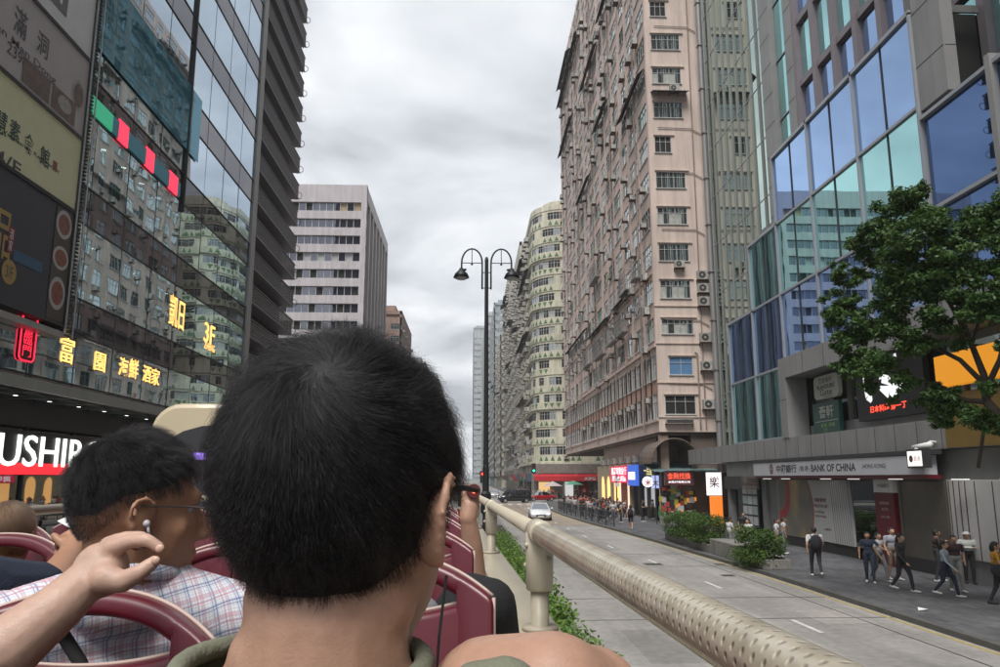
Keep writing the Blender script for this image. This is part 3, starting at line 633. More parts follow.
def tower():
    t = thing('office_tower', (24,35,0), 'glass office tower with a stepped blue glass box above the bank', 'building')
    X = 17.0; XT = 19.6
    # core
    b = MB(); b.box(XT+0.35,44,-30,61.6,5.9,90,0); b.box(XT,XT+0.3,60.2,61.85,4,90,1); b.tube([(XT-0.15,60.9,4),(XT-0.15,60.9,90)],0.22,10,1)
    for z in np.arange(8,90,4.0): b.box(XT-0.4,XT-0.001,60.62,61.2,z,z+0.08,1)
    b.box(X+0.25,XT+0.35,-30,41.2,9.95,9.98+0.001,2)
    b.build('core', [seamd, clad, mauve], t)
    mb = MB()
    cols = [60.2,58.8,57.4,56.0,54.6,53.2,51.8,50.4,49.0,47.6]
    rows = [6.0+4*i for i in range(21)]
    for a, c in zip(cols[1:], cols[:-1]):
        for z in rows:
            pane('-X',a+0.03,c-0.03,z+0.03,z+3.97,XT,0.0012).build('glass_panel', gl_tower, t)
    for c in cols: mb.box(XT-0.12,XT+0.02,c-0.03,c+0.03,6,90,1)
    for z in rows: mb.box(XT-0.03,XT+0.02,47.6,60.2,z-0.03,z+0.03,0)
    # clad column pair with green glass between
    for y0,y1 in ((45.9,47.55),(42.7,43.7)): 
        mb.box(XT-0.35,XT+0.3,y0,y1,9.98,90,1)
        for z in np.arange(12,90,2.0): mb.box(XT-0.36,XT-0.34,y0,y1,z,z+0.03,2)
    for z in rows[1:]: mb.box(XT-0.03,XT+0.02,43.7,45.9,z-0.04,z+0.04,0)
    mb.build('facade_frame', [mull, clad, seamd], t)
    for z in rows[1:]: pane('-X',43.75,45.85,z+0.04,z+3.96,XT+0.05,0.001).build('glass_panel', gl_green, t)
    # pier grid above the box
    g = MB(); ys = [42.7-2.3*k for k in range(24)]
    for y in ys: g.box(XT-0.3,XT+0.3,y-0.42,y,9.98,90,0)
    for z in np.arange(22.4,90,4.0): g.box(XT-0.2,XT+0.3,ys[-1],42.7,z,z+0.4,0)
    g.build('pier_grid', mauve, t)
    for k in range(23):
        for z in np.arange(18.85,90,4.0):
            if k < 9 and z < 50:
                pane('-X',ys[k+1]+0.03,ys[k]-0.45,z+0.0,z+3.45,XT+0.02,0.0015).build('glass_panel', gl_green if (int(z) % 8) < 4 else gl_blue, t)
    m = MB(); m.box(XT+0.13,XT+0.3,ys[-1],42.7,9.98,90); m.build('spandrel_wall', glassmat('spandrel_glass', tint=(0.55,0.7,0.75), back=(0.01,0.02,0.02)), t)
    # stepped box: columns 4.75 m wide, four rows of 4 m
    fr = MB(); C = [50.0,45.6,41.2,36.6,31.8,27.1]; tops = [13.5,17.5,21.4,21.4,21.4]
    for k in range(5):
        a, c = C[k+1], C[k]; zlo = 5.75 if k < 2 else 9.9
        zs = [z for z in (5.75,9.55,13.5,17.5,21.4) if z <= tops[k]+0.1 and z >= zlo-0.4]; zs[0] = zlo
        for r in range(len(zs)-1):
            mid = a+(c-a)*0.5
            gm = gl_blue if (round(zs[r+1]/4)) % 2 else gl_green
            for p, q in ((a,mid),(mid,c)):
                pane('-X',p+0.03,q-0.03,zs[r]+0.03,zs[r+1]-0.03,X,0.0022).build('glass_panel', gm, t)
            fr.box(X-0.05,X+0.1,mid-0.015,mid+0.015,zs[r],zs[r+1],1)
            fr.box(X-0.10,X+0.1,a,c,zs[r]-0.06,zs[r]+0.06,0)
        fr.box(X-0.13,X+0.1,a-0.06,a+0.06,zlo,tops[k],0); fr.box(X-0.13,X+0.1,a-0.06,c+0.06,tops[k]-0.08,tops[k]+0.1,0)
        fr.box(X+0.12,XT-0.01,a,c-0.003,zlo+0.01,tops[k],2)
    fr.box(X-0.13,X+0.1,49.94,50.06,5.75,13.5,0)
    for z in (13.5,): fr.box(X-0.12,X+0.1,45.54,45.66,13.5,17.5,0)
    fr.box(X-0.12,X+0.1,41.14,41.26,17.5,21.4,0)
    fr.build('box_frame', [mull, dark_m, seamd], t)
    # clad pier right of the box, and the lower glass box to its right
    p = MB(); p.box(X-0.02,X+0.45,25.3,27.03,17.26,60,0); p.box(X+0.45,XT-0.3,26.5,26.6,21.1,21.4,0); p.box(X+0.45,XT-0.3,26.5,26.6,33.1,33.4,0); p.box(X+0.6,XT+0.3,20.9,22.6,17.2,60,0)
    for z in np.arange(19,60,2.2): p.box(X-0.026,X-0.01,25.3,27.03,z,z+0.03,1); p.box(X+0.05,X+0.44,25.294,25.3,z,z+0.03,1)
    C2 = [27.0,23.1,19.0,15.0,11,7,3,-1,-5]
    for k in range(8):
        a, c = C2[k+1], C2[k]
        for z0,z1 in ((9.95,13.3),(13.3,17.0)): pane('-X',a+0.05,c-0.05,z0,z1-0.05,X+0.05,0.002).build('glass_panel', gl_dark2, t)
        p.box(X-0.1,X+0.2,a-0.05,a+0.05,9.95,17,2)
    for z in (13.3,16.95): p.box(X-0.12,X+0.2,-5,27.0,z-0.07,z+0.07,2)
    p.box(X-0.2,XT,22.85,23.1,9.95,17.25,0); p.box(X+0.27,XT,-5,27.0,9.96,17.0,1)
    for z in (22,26,30,34): p.box(XT-0.4,XT,-5,25.2,z,z+0.4,2)
    p.build('clad_pier', [clad, seamd, mull], t)
    # stone portal frame and bands of the podium
    s = MB()
    s.box(X-0.25,X+0.9,-20,41.75,8.85,9.94,0); s.box(X-0.25,X+0.9,40.9,41.75,5.7,8.85,0)
    s.box(X-0.2,X+0.9,-20,60.5,4.62,5.70,0)
    for y in np.arange(-19,60,1.55): s.box(X-0.206,X-0.19,y,y+0.025,4.62,5.7,1)
    for y in np.arange(-19,41,2.4): s.box(X-0.256,X-0.24,y,y+0.025,8.85,9.94,1)
    s.box(X-0.256,X-0.24,40.9,41.75,7.7,7.73,1)
    s.box(X+0.9,XT,-20,60.5,4.62,5.69,0); s.box(X+0.9,XT+0.3,-20,41.75,8.85,9.93,0)
    s.build('podium_frame', [clad, seamd], t)
    w = MB()   # recessed first-floor frontage
    ys = [40.9,36.6,33.9,33.5,30.9,28.2,27.9,24.9]
    for y0,y1 in zip(ys[1:], ys[:-1]):
        w.box(18.0,18.15,y0-0.12,y0+0.12,5.7,8.85,0)
        pane('-X',y0+0.12,y1-0.12,6.3,8.8,18.12,0.002).build('glass_panel', gl_green_d, t)
    w.box(17.95,18.3,24.9,40.9,5.7,6.3,1); w.box(18.3,19.6,20,40.9,5.7,8.84,2)
    w.build('first_floor_frontage', [mat('bronze_mullion',(0.17,0.16,0.14),0.5), clad, seamd], t)
    g = MB(); g.box(X+3,44,-20,60,0.13,4.62,0); g.build('ground_floor_core', seamd, t)
gl_dark2 = glassmat('deep_blue_glass', tint=(0.20,0.32,0.60), back=(0.006,0.009,0.018), lo=0.3, hi=0.9, wav=0.002)
gl_green_d = glassmat('dull_green_glass', tint=(0.5,0.6,0.55), back=(0.05,0.07,0.06), lo=0.25, hi=0.6, wav=0.001)
tower()

# bank branch at street level (plane x = 17)
def bank():
    X = 17.0
    t = thing('bank_branch', (X+1,36,0.13), 'bank branch frontage with a long white fascia and printed window panels', 'bank')
    fasc = mat('white_fascia', (0.52,0.53,0.56), 0.35, var=0.06); red = mat('bank_red', (0.13,0.01,0.016), 0.5, var=0.1); ink = mat('dark_ink', (0.03,0.03,0.035), 0.6, var=0)
    f = MB(); f.box(X-0.75,X-0.25,27.9,45.0,3.72,4.42,0); f.box(X-0.78,X-0.2,27.6,45.3,4.44,4.6,1); f.box(X-0.7,X-0.1,27.9,45.0,3.58,3.715,2)
    f.build('fascia', [fasc, dark_m, red], t)
    s = MB(); fx = X-0.757
    text(s,'中國銀行',(fx,40.3,4.07),2.6,0.42,'-X',0,bold=0.02); text(s,'(香港)',(fx,38.1,4.04),1.2,0.3,'-X',0); text(s,'BANK OF CHINA',(fx,35.1,4.06),4.4,0.34,'-X',0,bold=0.02); text(s,'(HONG KONG)',(fx,31.4,4.05),1.9,0.22,'-X',0)
    n = 24   # round emblem: ring with a small square on a vertical bar
    ring = MB()
    cy, cz = 42.3, 4.07
    for k in range(n):
        a, c = 2*math.pi*k/n, 2*math.pi*(k+1)/n
        ring.add([(fx,cy+0.27*math.cos(a),cz+0.27*math.sin(a)),(fx,cy+0.27*math.cos(c),cz+0.27*math.sin(c)),(fx,cy+0.20*math.cos(c),cz+0.20*math.sin(c)),(fx,cy+0.20*math.cos(a),cz+0.20*math.sin(a))],[(3,2,1,0)])
    ring.box(fx-0.004,fx,cy-0.035,cy+0.035,cz+0.10,cz+0.22); ring.box(fx-0.004,fx,cy-0.035,cy+0.035,cz-0.22,cz-0.10)
    for a,b_,c,d in ((-0.12,0.12,0.06,0.11),(-0.12,0.12,-0.11,-0.06),(-0.12,-0.07,-0.06,0.06),(0.07,0.12,-0.06,0.06)): ring.box(fx-0.004,fx,cy+a,cy+b_,cz+c,cz+d)
    ring.build('emblem', red, t); s.build('lettering', ink, t)
    # wall behind, plinth
    w = MB(); w.box(X+0.12,X+0.5,10,45.3,0.13,4.6,0); w.box(X-0.02,X+0.12,27.9,45.3,0.131,0.62,1); w.box(X-0.03,X+0.5,45.3,52,3.6,4.6,0)
    w.box(X+0.3,X+0.7,45.3,52,0.13,3.6,2)
    for y in (45.5,48.6,51.7): w.box(X-0.05,X+0.3,y-0.3,y+0.3,0.13,3.6,0)
    w.build('wall', [mat('warm_grey_render',(0.21,0.215,0.205),0.7,var=0.15), seamd, mat('dark_inside', (0.02,0.02,0.02))], t)
    # poster panels
    pm = MB(); x = X-0.02
    def rect(y0,y1,z0,z1,m,dx=0.0): pm.box(x-0.03-dx,x+0.1,y0,y1,z0,z1,m)
    rect(36.9,43.4,0.62,3.5,0)
    pm.build('printed_panel', mat('printed_white', (0.50,0.51,0.49), 0.5, var=0.05), t)
    art = MB(); xx = x-0.034
    # golden picture with red ring and a bowed right edge
    edge = [(39.9+0.55*math.sin(math.pi*(0.5+0.5*k/14.0))*1.0-0.55, 0.64+2.85*k/14.0) for k in range(15)]
    pts = [(43.35,0.64)]+[(39.75-0.75*math.sin(math.pi*(k/14.0)*0.8+0.35), 0.64+2.85*k/14.0) for k in range(15)]+[(43.35,3.49)]
    art.add([(xx,p[0],p[1]) for p in pts],[tuple(range(len(pts)))])
    gold = bpy.data.materials.new('golden_print'); gold.use_nodes = True; ntt = gold.node_tree; pr = ntt.nodes['Principled BSDF']; g = ntt.nodes.new('ShaderNodeNewGeometry'); nz = ntt.nodes.new('ShaderNodeTexWave'); nz.inputs['Scale'].default_value = 0.35; nz.inputs['Distortion'].default_value = 6; nz.inputs['Detail'].default_value = 3
    rp = ntt.nodes.new('ShaderNodeValToRGB'); rp.color_ramp.elements[0].color = (0.16,0.15,0.12,1); rp.color_ramp.elements[1].color = (0.42,0.29,0.12,1); ntt.links.new(g.outputs['Position'], nz.inputs['Vector']); ntt.links.new(nz.outputs['Fac'], rp.inputs[0]); ntt.links.new(rp.outputs[0], pr.inputs['Base Color'])
    art.build('picture_print', gold, t)
    rr = MB(); xr = xx-0.004
    for k in range(18):
        a, c = -2.0+2.6*k/18, -2.0+2.6*(k+1)/18
        P = lambda an,r: (xr, min(43.34, 43.2-r*math.cos(an)*1.0), min(3.48, 2.95+r*math.sin(an)*1.1))
        rr.add([P(a,1.5),P(c,1.5),P(c,1.0),P(a,1.0)],[(0,1,2,3)])
    for k in range(14):
        y0, z0 = pts[k+1]; y1, z1 = pts[k+2]; rr.add([(xr,y0,z0),(xr,y1,z1),(xr,y1-0.09,z1),(xr,y0-0.09,z0)],[(0,1,2,3)])
    rr.build('red_ribbon_print', mat('print_red', (0.36,0.03,0.025), 0.5, var=0), t)
    tx = MB(); text(tx,'中銀財富理財',(xx,37.85+0.3,2.55),1.35,0.2,'-X',0,bold=0.02); text(tx,'WEALTH IS LIFE',(xx,37.85+0.3,2.27),1.5,0.15,'-X',0,bold=0.02)
    text(tx,'全方位理財服務',(xx,38.3,1.98),1.1,0.11,'-X',0); text(tx,'專屬客戶尊享禮遇',(xx,38.2,1.78),1.2,0.11,'-X',0); text(tx,'中銀理財',(xx,37.5,1.2),0.7,0.12,'-X',0)
    tx.build('lettering', mat('red_ink', (0.15,0.02,0.02), 0.6, var=0), t)
    # fluted curtain print: leaning white blades
    c = MB()
    for k in range(9):
        y = 36.85-k*0.21; c.add([(X-0.08,y,0.62),(X-0.08,y-0.17,0.62),(X-0.08,y-0.12+0.25,3.5),(X-0.08,y+0.0+0.28,3.5),(X+0.1,y,0.62),(X+0.1,y-0.17,0.62),(X+0.1,y-0.12+0.25,3.5),(X+0.1,y+0.28,3.5)],[(0,1,2,3)[::-1],(4,5,6,7),(1,2,6,5),(3,0,4,7)[::-1],(2,3,7,6)])
    [c.add([(X-0.083,36.85-k*0.21-0.175,0.62),(X-0.083,36.85-k*0.21-0.20,0.62),(X-0.083,36.85-k*0.21+0.10,3.5),(X-0.083,36.85-k*0.21+0.125,3.5)],[(0,1,2,3)[::-1],(0,1,2,3)],1) for k in range(9)]
    c.build('pleated_panel', [mat('pleated_white', (0.52,0.52,0.51), 0.5, var=0.05), mat('maroon_line',(0.08,0.03,0.03),0.6)], t)
    # entrance: dark opening and red pillar with a small plate
    e = MB(); e.box(X-0.02,X+0.05,32.75,34.85,0.13,3.5,0); e.build('entrance', gl_dark, t)
    r = MB(); r.box(X-0.16,X+0.1,31.2,32.7,0.13,3.0,0); r.box(X-0.17,X+0.1,31.2,32.7,3.02,3.55,1); r.build('red_pillar', [red, white_p], t)
    tx = MB(); text(tx,'自動櫃員機',(X-0.167,31.95,2.6),0.75,0.13,'-X',0); text(tx,'ATM',(X-0.167,31.95,2.35),0.5,0.13,'-X',0); text(tx,'24小時',(X-0.167,31.95,2.05),0.7,0.12,'-X',0); tx.build('lettering', mat('pale_ink',(0.5,0.4,0.4),0.6,var=0), t)
    tx = MB(); text(tx,'中國銀行',(X-0.177,31.9,3.29),0.9,0.16,'-X',0); tx.build('lettering', ink, t)
    # roller shutter
    sh = MB()
    for k in range(42):
        z = 0.2+k*0.078; sh.box(X-0.0,X+0.1,27.95,30.9,z,z+0.06,0); sh.box(X+0.025,X+0.1,27.95,30.9,z+0.06,z+0.078,0)
    sh.box(X-0.05,X+0.12,30.9,31.05,0.13,3.5,0); sh.box(X-0.05,X+0.12,27.85,27.95,0.13,3.5,0)
    sh.build('roller_shutter', mat('shutter_metal', (0.17,0.155,0.13), 0.5, metal=0.3, var=0.15, streak=0.1), t)
    # second run of pleated panel
    c = MB(); c.box(X-0.02,X+0.11,10,27.8,0.9,3.55,0)
    y = 27.6; rng = random.Random(2)
    while y > 12:
        w_ = rng.choice([0.25,0.5,0.9]); c.box(X-0.10,X-0.02,y-w_,y,0.9,3.5,0); 
        c.box(X-0.11,X-0.102,y-0.05,y-0.01,0.9,3.5,1); y -= w_+rng.choice([0.02,0.08])
    c.box(X-0.02,X+0.11,10,27.8,0.13,0.9,2)
    c.build('pleated_panel', [mat('pleated_white'), mat('maroon_line',(0.08,0.03,0.03),0.6), clad], t)
    for y in (43.8,41.2,36.5,33.8,30.4,26.3,23.8): lp = MB(); lp.box(X-0.55,X-0.35,y-0.35,y+0.35,3.54,3.57); lp.build('downlight', emat('shop_tube', (1,0.98,0.92), 0.35), t)
bank()
# projecting small light sign at the end of the fascia
t = thing('light_box_sign', (16.1,27.6,4.3), 'small square white light box at the right end of the bank fascia', 'sign')
s = MB(); s.box(15.95,16.25,27.35,28.4,3.95,4.62); s.build('casing', dark_m, t)
s = MB(); s.box(15.94,15.946,27.42,28.33,4.02,4.55); s.build('sign_face', emat('white_light_face', (0.62,0.58,0.55), 0.8), t)
s = MB(); text(s,'銀通',(15.936,27.72,4.28),0.4,0.2,'-X'); s.disc((15.935,28.1,4.28),(0,-1,0),(0,0,1),0.13,14); s.build('lettering', mat('sign_brown', (0.15,0.06,0.05)), t)
# orange hoarding and ochre panels
t = thing('billboard', (17,23,6), 'plain orange billboard behind the street tree above the bank', 'billboard')
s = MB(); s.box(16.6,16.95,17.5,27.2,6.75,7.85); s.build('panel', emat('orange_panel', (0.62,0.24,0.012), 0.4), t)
s = MB(); s.box(16.75,16.98,23.3,27.2,4.64,6.5,0); s.box(16.75,16.98,14,23.2,5.3,6.5,0); s.box(16.7,16.98,14,23.2,4.64,5.28,1); s.build('lower_panel', [mat('ochre_panel', (0.21,0.135,0.03), 0.6, var=0.15), mat('stone_cream', (0.34,0.31,0.26), 0.7)], t)
t = thing('shop_sign', (17.9,38,7.5), 'white rounded restaurant sign inside the stone frame, above the green sign', 'sign')
s = MB(); pts = []
for cx, cz, a0 in ((39.0,8.35,0),(36.9,8.35,90),(36.9,7.75,180),(39.0,7.75,270)):
    for k in range(5): a = R(a0+22.5*k); pts.append((cx+0.28*math.cos(a), cz+0.28*math.sin(a)))
s.prism(pts,'x',17.55,17.75); s.build('sign_face', mat('sign_white', (0.44,0.46,0.40), 0.5, var=0.05), t)
s = MB(); text(s,'百寶薈軒',(17.545,37.95,8.38),1.5,0.26,'-X'); text(s,'FLAVOURS',(17.545,37.95,8.06),1.9,0.22,'-X',bold=0.03); text(s,'Gate',(17.545,37.95,7.78),1.3,0.3,'-X',bold=0.01); text(s,'Restaurant',(17.545,37.7,7.56),0.9,0.1,'-X'); s.build('lettering', mat('sign_black',(0.03,0.04,0.03)), t)
t = thing('shop_sign', (17.9,38,6.5), 'dark green restaurant sign with two large white characters', 'sign')
s = MB(); s.box(17.55,17.75,36.75,39.6,5.75,7.3); s.build('sign_face', mat('sign_green', (0.015,0.07,0.055), 0.4, var=0.1), t)
s = MB(); text(s,'薈軒',(17.545,38.1,6.83),1.6,0.6,'-X',bold=0.01); s.box(17.54,17.548,36.9,39.4,6.36,6.39); s.build('lettering', mat('sign_white'), t)
s = MB(); text(s,'宴會  喜慶',(17.545,38.0,6.17),1.5,0.18,'-X'); text(s,'2/F',(17.545,38.3,5.93),0.4,0.18,'-X'); s.build('lettering', mat('sign_lime',(0.25,0.45,0.12)), t)
t = thing('shop_sign', (17.9,32,7.5), 'black sign with broad white brush strokes and red lettering behind the tree crown', 'sign')
s = MB(); s.box(17.6,17.85,29.6,35.0,6.1,8.8); s.build('sign_face', mat('sign_black2',(0.015,0.015,0.015),0.5), t)
s = MB()
def stroke(pts, ws, x=17.59):
    for k in range(len(pts)-1):
        (a,b),(c,d) = pts[k],pts[k+1]; v = Vector((c-a,d-b)).normalized(); n = Vector((-v.y,v.x)); w0, w1 = ws[k], ws[k+1]
        s.add([(x,a+n.x*w0,b+n.y*w0),(x,c+n.x*w1,d+n.y*w1),(x,c-n.x*w1,d-n.y*w1),(x,a-n.x*w0,b-n.y*w0)],[(0,1,2,3)])
stroke([(33.9,8.6),(34.1,8.2),(34.1,7.7),(33.9,7.2),(33.7,6.9)],[0.08,0.16,0.2,0.3,0.1]); stroke([(32.9,8.2),(32.2,8.4),(31.4,8.6)],[0.25,0.2,0.1]); stroke([(32.8,8.3),(32.7,7.8),(32.0,7.6)],[0.2,0.2,0.2]); stroke([(32.9,7.4),(32.2,7.15),(31.5,7.3),(31.1,7.6)],[0.1,0.28,0.25,0.1])
s.build('brush_strokes', emat('lit_white', (0.75,0.75,0.75), 0.5), t)
s = MB(); text(s,'日本料理 魚一丁',(17.588,32.4,6.55),2.9,0.3,'-X',bold=0.02); s.build('lettering', emat('neon_red', (0.9,0.06,0.03), 1.0), t)
# security camera
t = thing('security_camera', (16.5,27.9,4.75), 'white security camera on a bracket at the bank fascia end', 'camera')
s = MB(); s.tube([(17,27.9,4.85),(16.6,27.9,4.9),(16.5,28.0,4.8)],0.04,8); s.build('bracket', white_p, t)
s = MB(); s.tube([(16.5,27.7,4.78),(16.3,28.5,4.68)],0.11,10); s.ball((16.35,28.3,4.6),0.14); s.build('camera_body', white_p, t, smooth=True)
# ------------------------------------------------------------------ left: glass mall (street plane x = -16)
LX = -16.0
gl_mall = glassmat('mall_glass', tint=(0.66,0.82,0.86), back=(0.03,0.042,0.042), lo=0.46, hi=0.97, trans=0.75, wav=0.005, wscale=0.55, ttint=(0.55,0.6,0.6))
gl_top = glassmat('upper_mall_glass', tint=(0.74,0.86,0.96), back=(0.03,0.04,0.045), lo=0.5, hi=0.97, wav=0.002, wscale=0.35)
sp_m = glassmat('spandrel_sheet', tint=(0.50,0.52,0.55), back=(0.05,0.05,0.055), lo=0.08, hi=0.5, wav=0.003, wscale=0.5)
sp_pale = glassmat('pale_spandrel_sheet', tint=(0.55,0.55,0.58), back=(0.20,0.19,0.20), lo=0.2, hi=0.6, wav=0.001)
warm_in = mat('warm_interior', (0.20,0.10,0.05), 0.7, var=0.4, vs=1.2); cool_in = mat('cool_interior', (0.10,0.12,0.12), 0.7, var=0.4, vs=0.8); floor_in = mat('interior_slab', (0.05,0.05,0.05), 0.7)
spot = emat('downlight_bulb', (1,0.97,0.9), 9.0); warmspot = emat('warm_bulb', (1,0.7,0.35), 5.0); led_g = emat('green_led', (0.02,0.25,0.13), 0.5); led_r = emat('red_led', (0.8,0.03,0.07), 0.7); led_b = emat('teal_led', (0.01,0.06,0.08), 0.4)
neon_y = emat('amber_neon', (1.0,0.50,0.13), 0.9); neon_r = emat('red_neon', (0.9,0.02,0.06), 0.8)
def mall():
    Y0, Y1 = 12.0, 56.0
    t = thing('shopping_mall', (LX-6,34,0), 'dark glass shopping mall with a green and red light strip', 'shopping mall')
    levels = [(7.3,9.3),(10.8,13.9),(15.5,18.55),(20.2,23.3),(25.0,28.1),(29.7,32.8),(34.4,37.5),(39.1,42.2),(43.8,46.9)]
    rng = random.Random(9)
    b = MB(); b.box(LX-14,LX-5.5,Y0,Y1-0.3,0.13,50,0)
    zl = 6.8
    for lo, hi in levels:
        b.box(LX-5.5,LX-0.25,Y0,Y1-0.3,zl+0.3,lo-0.12,1); zl = hi
    b.box(LX-5.5,LX-0.25,Y0,Y1-0.3,zl,50,1); b.box(LX-5.5,LX-0.06,Y1-0.3,Y1,0.13,50,2)
    b.box(LX-0.06,LX+0.12,Y1-1.0,Y1,5,50,2)
    for k in range(9): b.box(LX-5.4,LX-1.5,Y0+4.5*k,Y0+4.5*k+0.4,7,50,1)
    b.build('structure', [cool_in, floor_in, mat('mall_edge', (0.36,0.36,0.36), 0.5, metal=0.2, var=0.1)], t)
    s = MB(); s.box(LX-5.45,LX-5.2,Y0,Y1-0.4,7.1,9.9,0)
    for y in np.arange(24,54,2.6): s.box(LX-4,LX-2.4,y,y+1.0,7.1,8.3,1)
    s.build('restaurant_interior', [warm_in, mat('red_cloth',(0.25,0.02,0.02),0.7)], t)
    # ceiling lamps inside
    def lamps(zc, ys, xs, r, m):
        l = MB()
        for y in ys:
            for x in xs: l.disc((x,y,zc),(1,0,0),(0,1,0),r,8); 
        l.build('ceiling_lamp_row', m, t)
    lamps(9.25,np.arange(23,48,2.9),(LX-1.4,LX-3.4),0.10,warmspot); lamps(13.85,np.arange(35,52,4.4),(LX-1.2,),0.09,spot); lamps(18.5,np.arange(30.5,42,2.1),(LX-1.0,),0.13,spot); lamps(13.85,np.arange(30,50,5.5),(LX-3.2,),0.07,spot)
    bay = 3.3; ys = [Y1-1.0-bay*k for k in range(14)]
    fr = MB()
    prev = 6.9
    for i, (lo, hi) in enumerate(levels):
        for k in range(13):
            y1, y0 = ys[k], ys[k+1]
            g = gl_top if (i >= 4 or (i >= 3 and k < 4)) else gl_mall
            if y0 < 20 and i > 1: g = gl_top
            pane('+X',y0+0.02,y1-0.02,lo,hi-0.02,LX,0.004 if i < 4 else 0.0015).build('glass_panel', g, t)
            m = MB(); m.box(LX-0.05,LX+0.0,y0+0.01,y1-0.01,prev+0.01,lo-0.01); m.build('spandrel', sp_pale if (i >= 4 and k < 6) else sp_m, t)
            fr.box(LX-0.02,LX+0.012,y0-0.015,y0+0.015,prev,hi,0)
        fr.box(LX-0.02,LX+0.05,ys[-1],ys[0],lo-0.03,lo+0.02,0); fr.box(LX-0.02,LX+0.05,ys[-1],ys[0],hi-0.02,hi+0.03,0)
        prev = hi
    for k in (0,): pass
    fr.box(LX-0.02,LX+0.16,ys[4]-0.05,ys[4]+0.05,18,50,0)
    fr.build('facade_frame', dark_m, t)
    # LED ribbon and teal media band
    l = MB(); l.box(LX+0.052,LX+0.11,30.3,33.0,18.62,19.4,0); l.box(LX+0.052,LX+0.11,33.0,41.2,18.62,19.4,2)
    for y0,y1 in ((33.6,34.6),(36.6,37.6),(39.6,40.8)): l.box(LX+0.052,LX+0.115,y0,y1,18.55,19.55,1)
    l.build('led_ribbon', [led_g, led_r, led_b], t)
    l = MB(); l.box(LX+0.06,LX+0.1,30.3,43.5,21.6,25.4,0); l.build('media_band', glassmat('teal_film', tint=(0.45,0.75,0.9), back=(0.05,0.20,0.27), lo=0.1, hi=0.45, wav=0.001), t)
    s = MB(); text(s,'莊',(LX+0.106,32.2,23.9),1.6,2.0,'+X'); text(s,'園婚宴',(LX+0.106,36.3,23.2),3.6,1.1,'+X'); text(s,'八樓',(LX+0.106,37.4,22.2),1.4,0.5,'+X'); s.build('lettering', mat('washed_teal',(0.08,0.26,0.32),0.6), t)
    # street level shopfront
    g = MB()
    for y in np.arange(Y0,Y1-3,3.4):
        pane('+X',y+0.06,y+3.34,0.3,5.3,LX,0.002).build('shopfront_pane', gl_dark, t); g.box(LX-0.1,LX+0.08,y-0.05,y+0.05,0.13,5.4,0)
    g.box(LX-5,LX+0.05,Y0,Y1-1,5.4,6.85,0); g.box(LX-0.1,LX+0.06,Y0,Y1-1,0.13,0.3,0)
    g.build('shopfront_frame', dark_m, t)
    # glass canopy over the pavement
    c = MB(); c.box(-13.65,-13.5,Y0,52,6.28,6.62,0); 
    for y in np.arange(Y0+0.5,52,2.1): c.box(LX,-13.66,y,y+0.1,6.25,6.55,1)
    for x in (-15.2,-14.4): c.box(x,x+0.05,Y0,52,6.30,6.36,1)
    c.build('canopy_frame', [mat('canopy_edge',(0.30,0.33,0.32),0.4,metal=0.3,var=0.1), mat('canopy_rib',(0.13,0.15,0.145),0.5,metal=0.3)], t)
    c = MB(); c.box(LX+0.01,-13.66,Y0,52,6.56,6.58); c.build('canopy_glass', glassmat('canopy_sheet', tint=(0.5,0.6,0.58), back=(0.05,0.07,0.065), lo=0.12, hi=0.7, trans=0.6, ttint=(0.6,0.68,0.66)), t)
    l = MB()
    for y in np.arange(Y0+1.4,50,2.1): l.disc((-14.8,y,6.24),(1,0,0),(0,1,0),0.08,8)
    l.build('canopy_downlights', emat('canopy_bulb',(1,0.95,0.85),2.0), t)
mall()
def neon(name, lab, body, y, z, w, h, m, cat='sign', seal=False, bold=0.0):
    t = thing(name, (LX+0.1,y,z-h/2), lab, cat, 'lit characters on the mall glass' if not seal else None)
    s = MB(); text(s,body,(LX+0.024,y,z),w,h,'+X',0,bold=bold,depth=0.003); s.build('lettering', m, t)
    s = MB(); s.box(LX+0.012,LX+0.017,y-w*0.5,y+w*0.5,z-h*0.5,z-h*0.46); s.box(LX+0.012,LX+0.017,y-w*0.5,y+w*0.5,z+h*0.46,z+h*0.5); s.build('mounting_rail', dark_m, t)
    return t
z = 8.55
def yz(px,py): p = atX(px,py,LX+0.16); return p.y, p.z
for ch, px, py, pw, ph, lab in [('富',71,350,14,27,'glowing amber character, tallest and first of the restaurant name'),('園',103.5,362,11,19,'glowing amber boxed character, second of the restaurant name'),('海',127,367,9,19,'glowing amber character, third of the restaurant name'),('鮮',137,369,9,20,'glowing amber character, fourth of the restaurant name'),('酒',150,374,8,17,'glowing amber character, fifth of the restaurant name'),('家',158.5,377,8,17,'glowing amber character, last of the restaurant name')]:
    y, z = yz(px,py); y0, _ = yz(px-pw/2,py); y1, _ = yz(px+pw/2,py); _, z0 = yz(px,py+ph/2); _, z1 = yz(px,py-ph/2)
    neon('neon_character',lab,ch,y,z,y1-y0,z1-z0,neon_y,bold=0.004)
y, z = yz(180,313); neon('neon_character','amber neon pair of characters high on the mall glass','凱日',y,z,2.1,1.7,neon_y)
y, z = yz(212,334); neon('neon_character','amber floor number above small lettering at the far end of the mall','3F',y,z,1.9,1.2,neon_y)
y, z = yz(212,347); neon('neon_character','small amber lettering under the floor number','ZHENG',y,z,1.9,0.45,neon_y)
y, z = yz(31,338); t = thing('neon_seal', (LX+0.1,y,z-1), 'red neon seal shaped sign with small characters, left of the amber name', 'sign')
s = MB(); pts = []
for cy, cz, a0 in ((0.30,0.65,0),(-0.30,0.65,90),(-0.30,-0.65,180),(0.30,-0.65,270)):
    for k in range(6): a = R(a0+18*k); pts.append((y+cy+0.18*math.cos(a), z+cz+0.18*math.sin(a)))
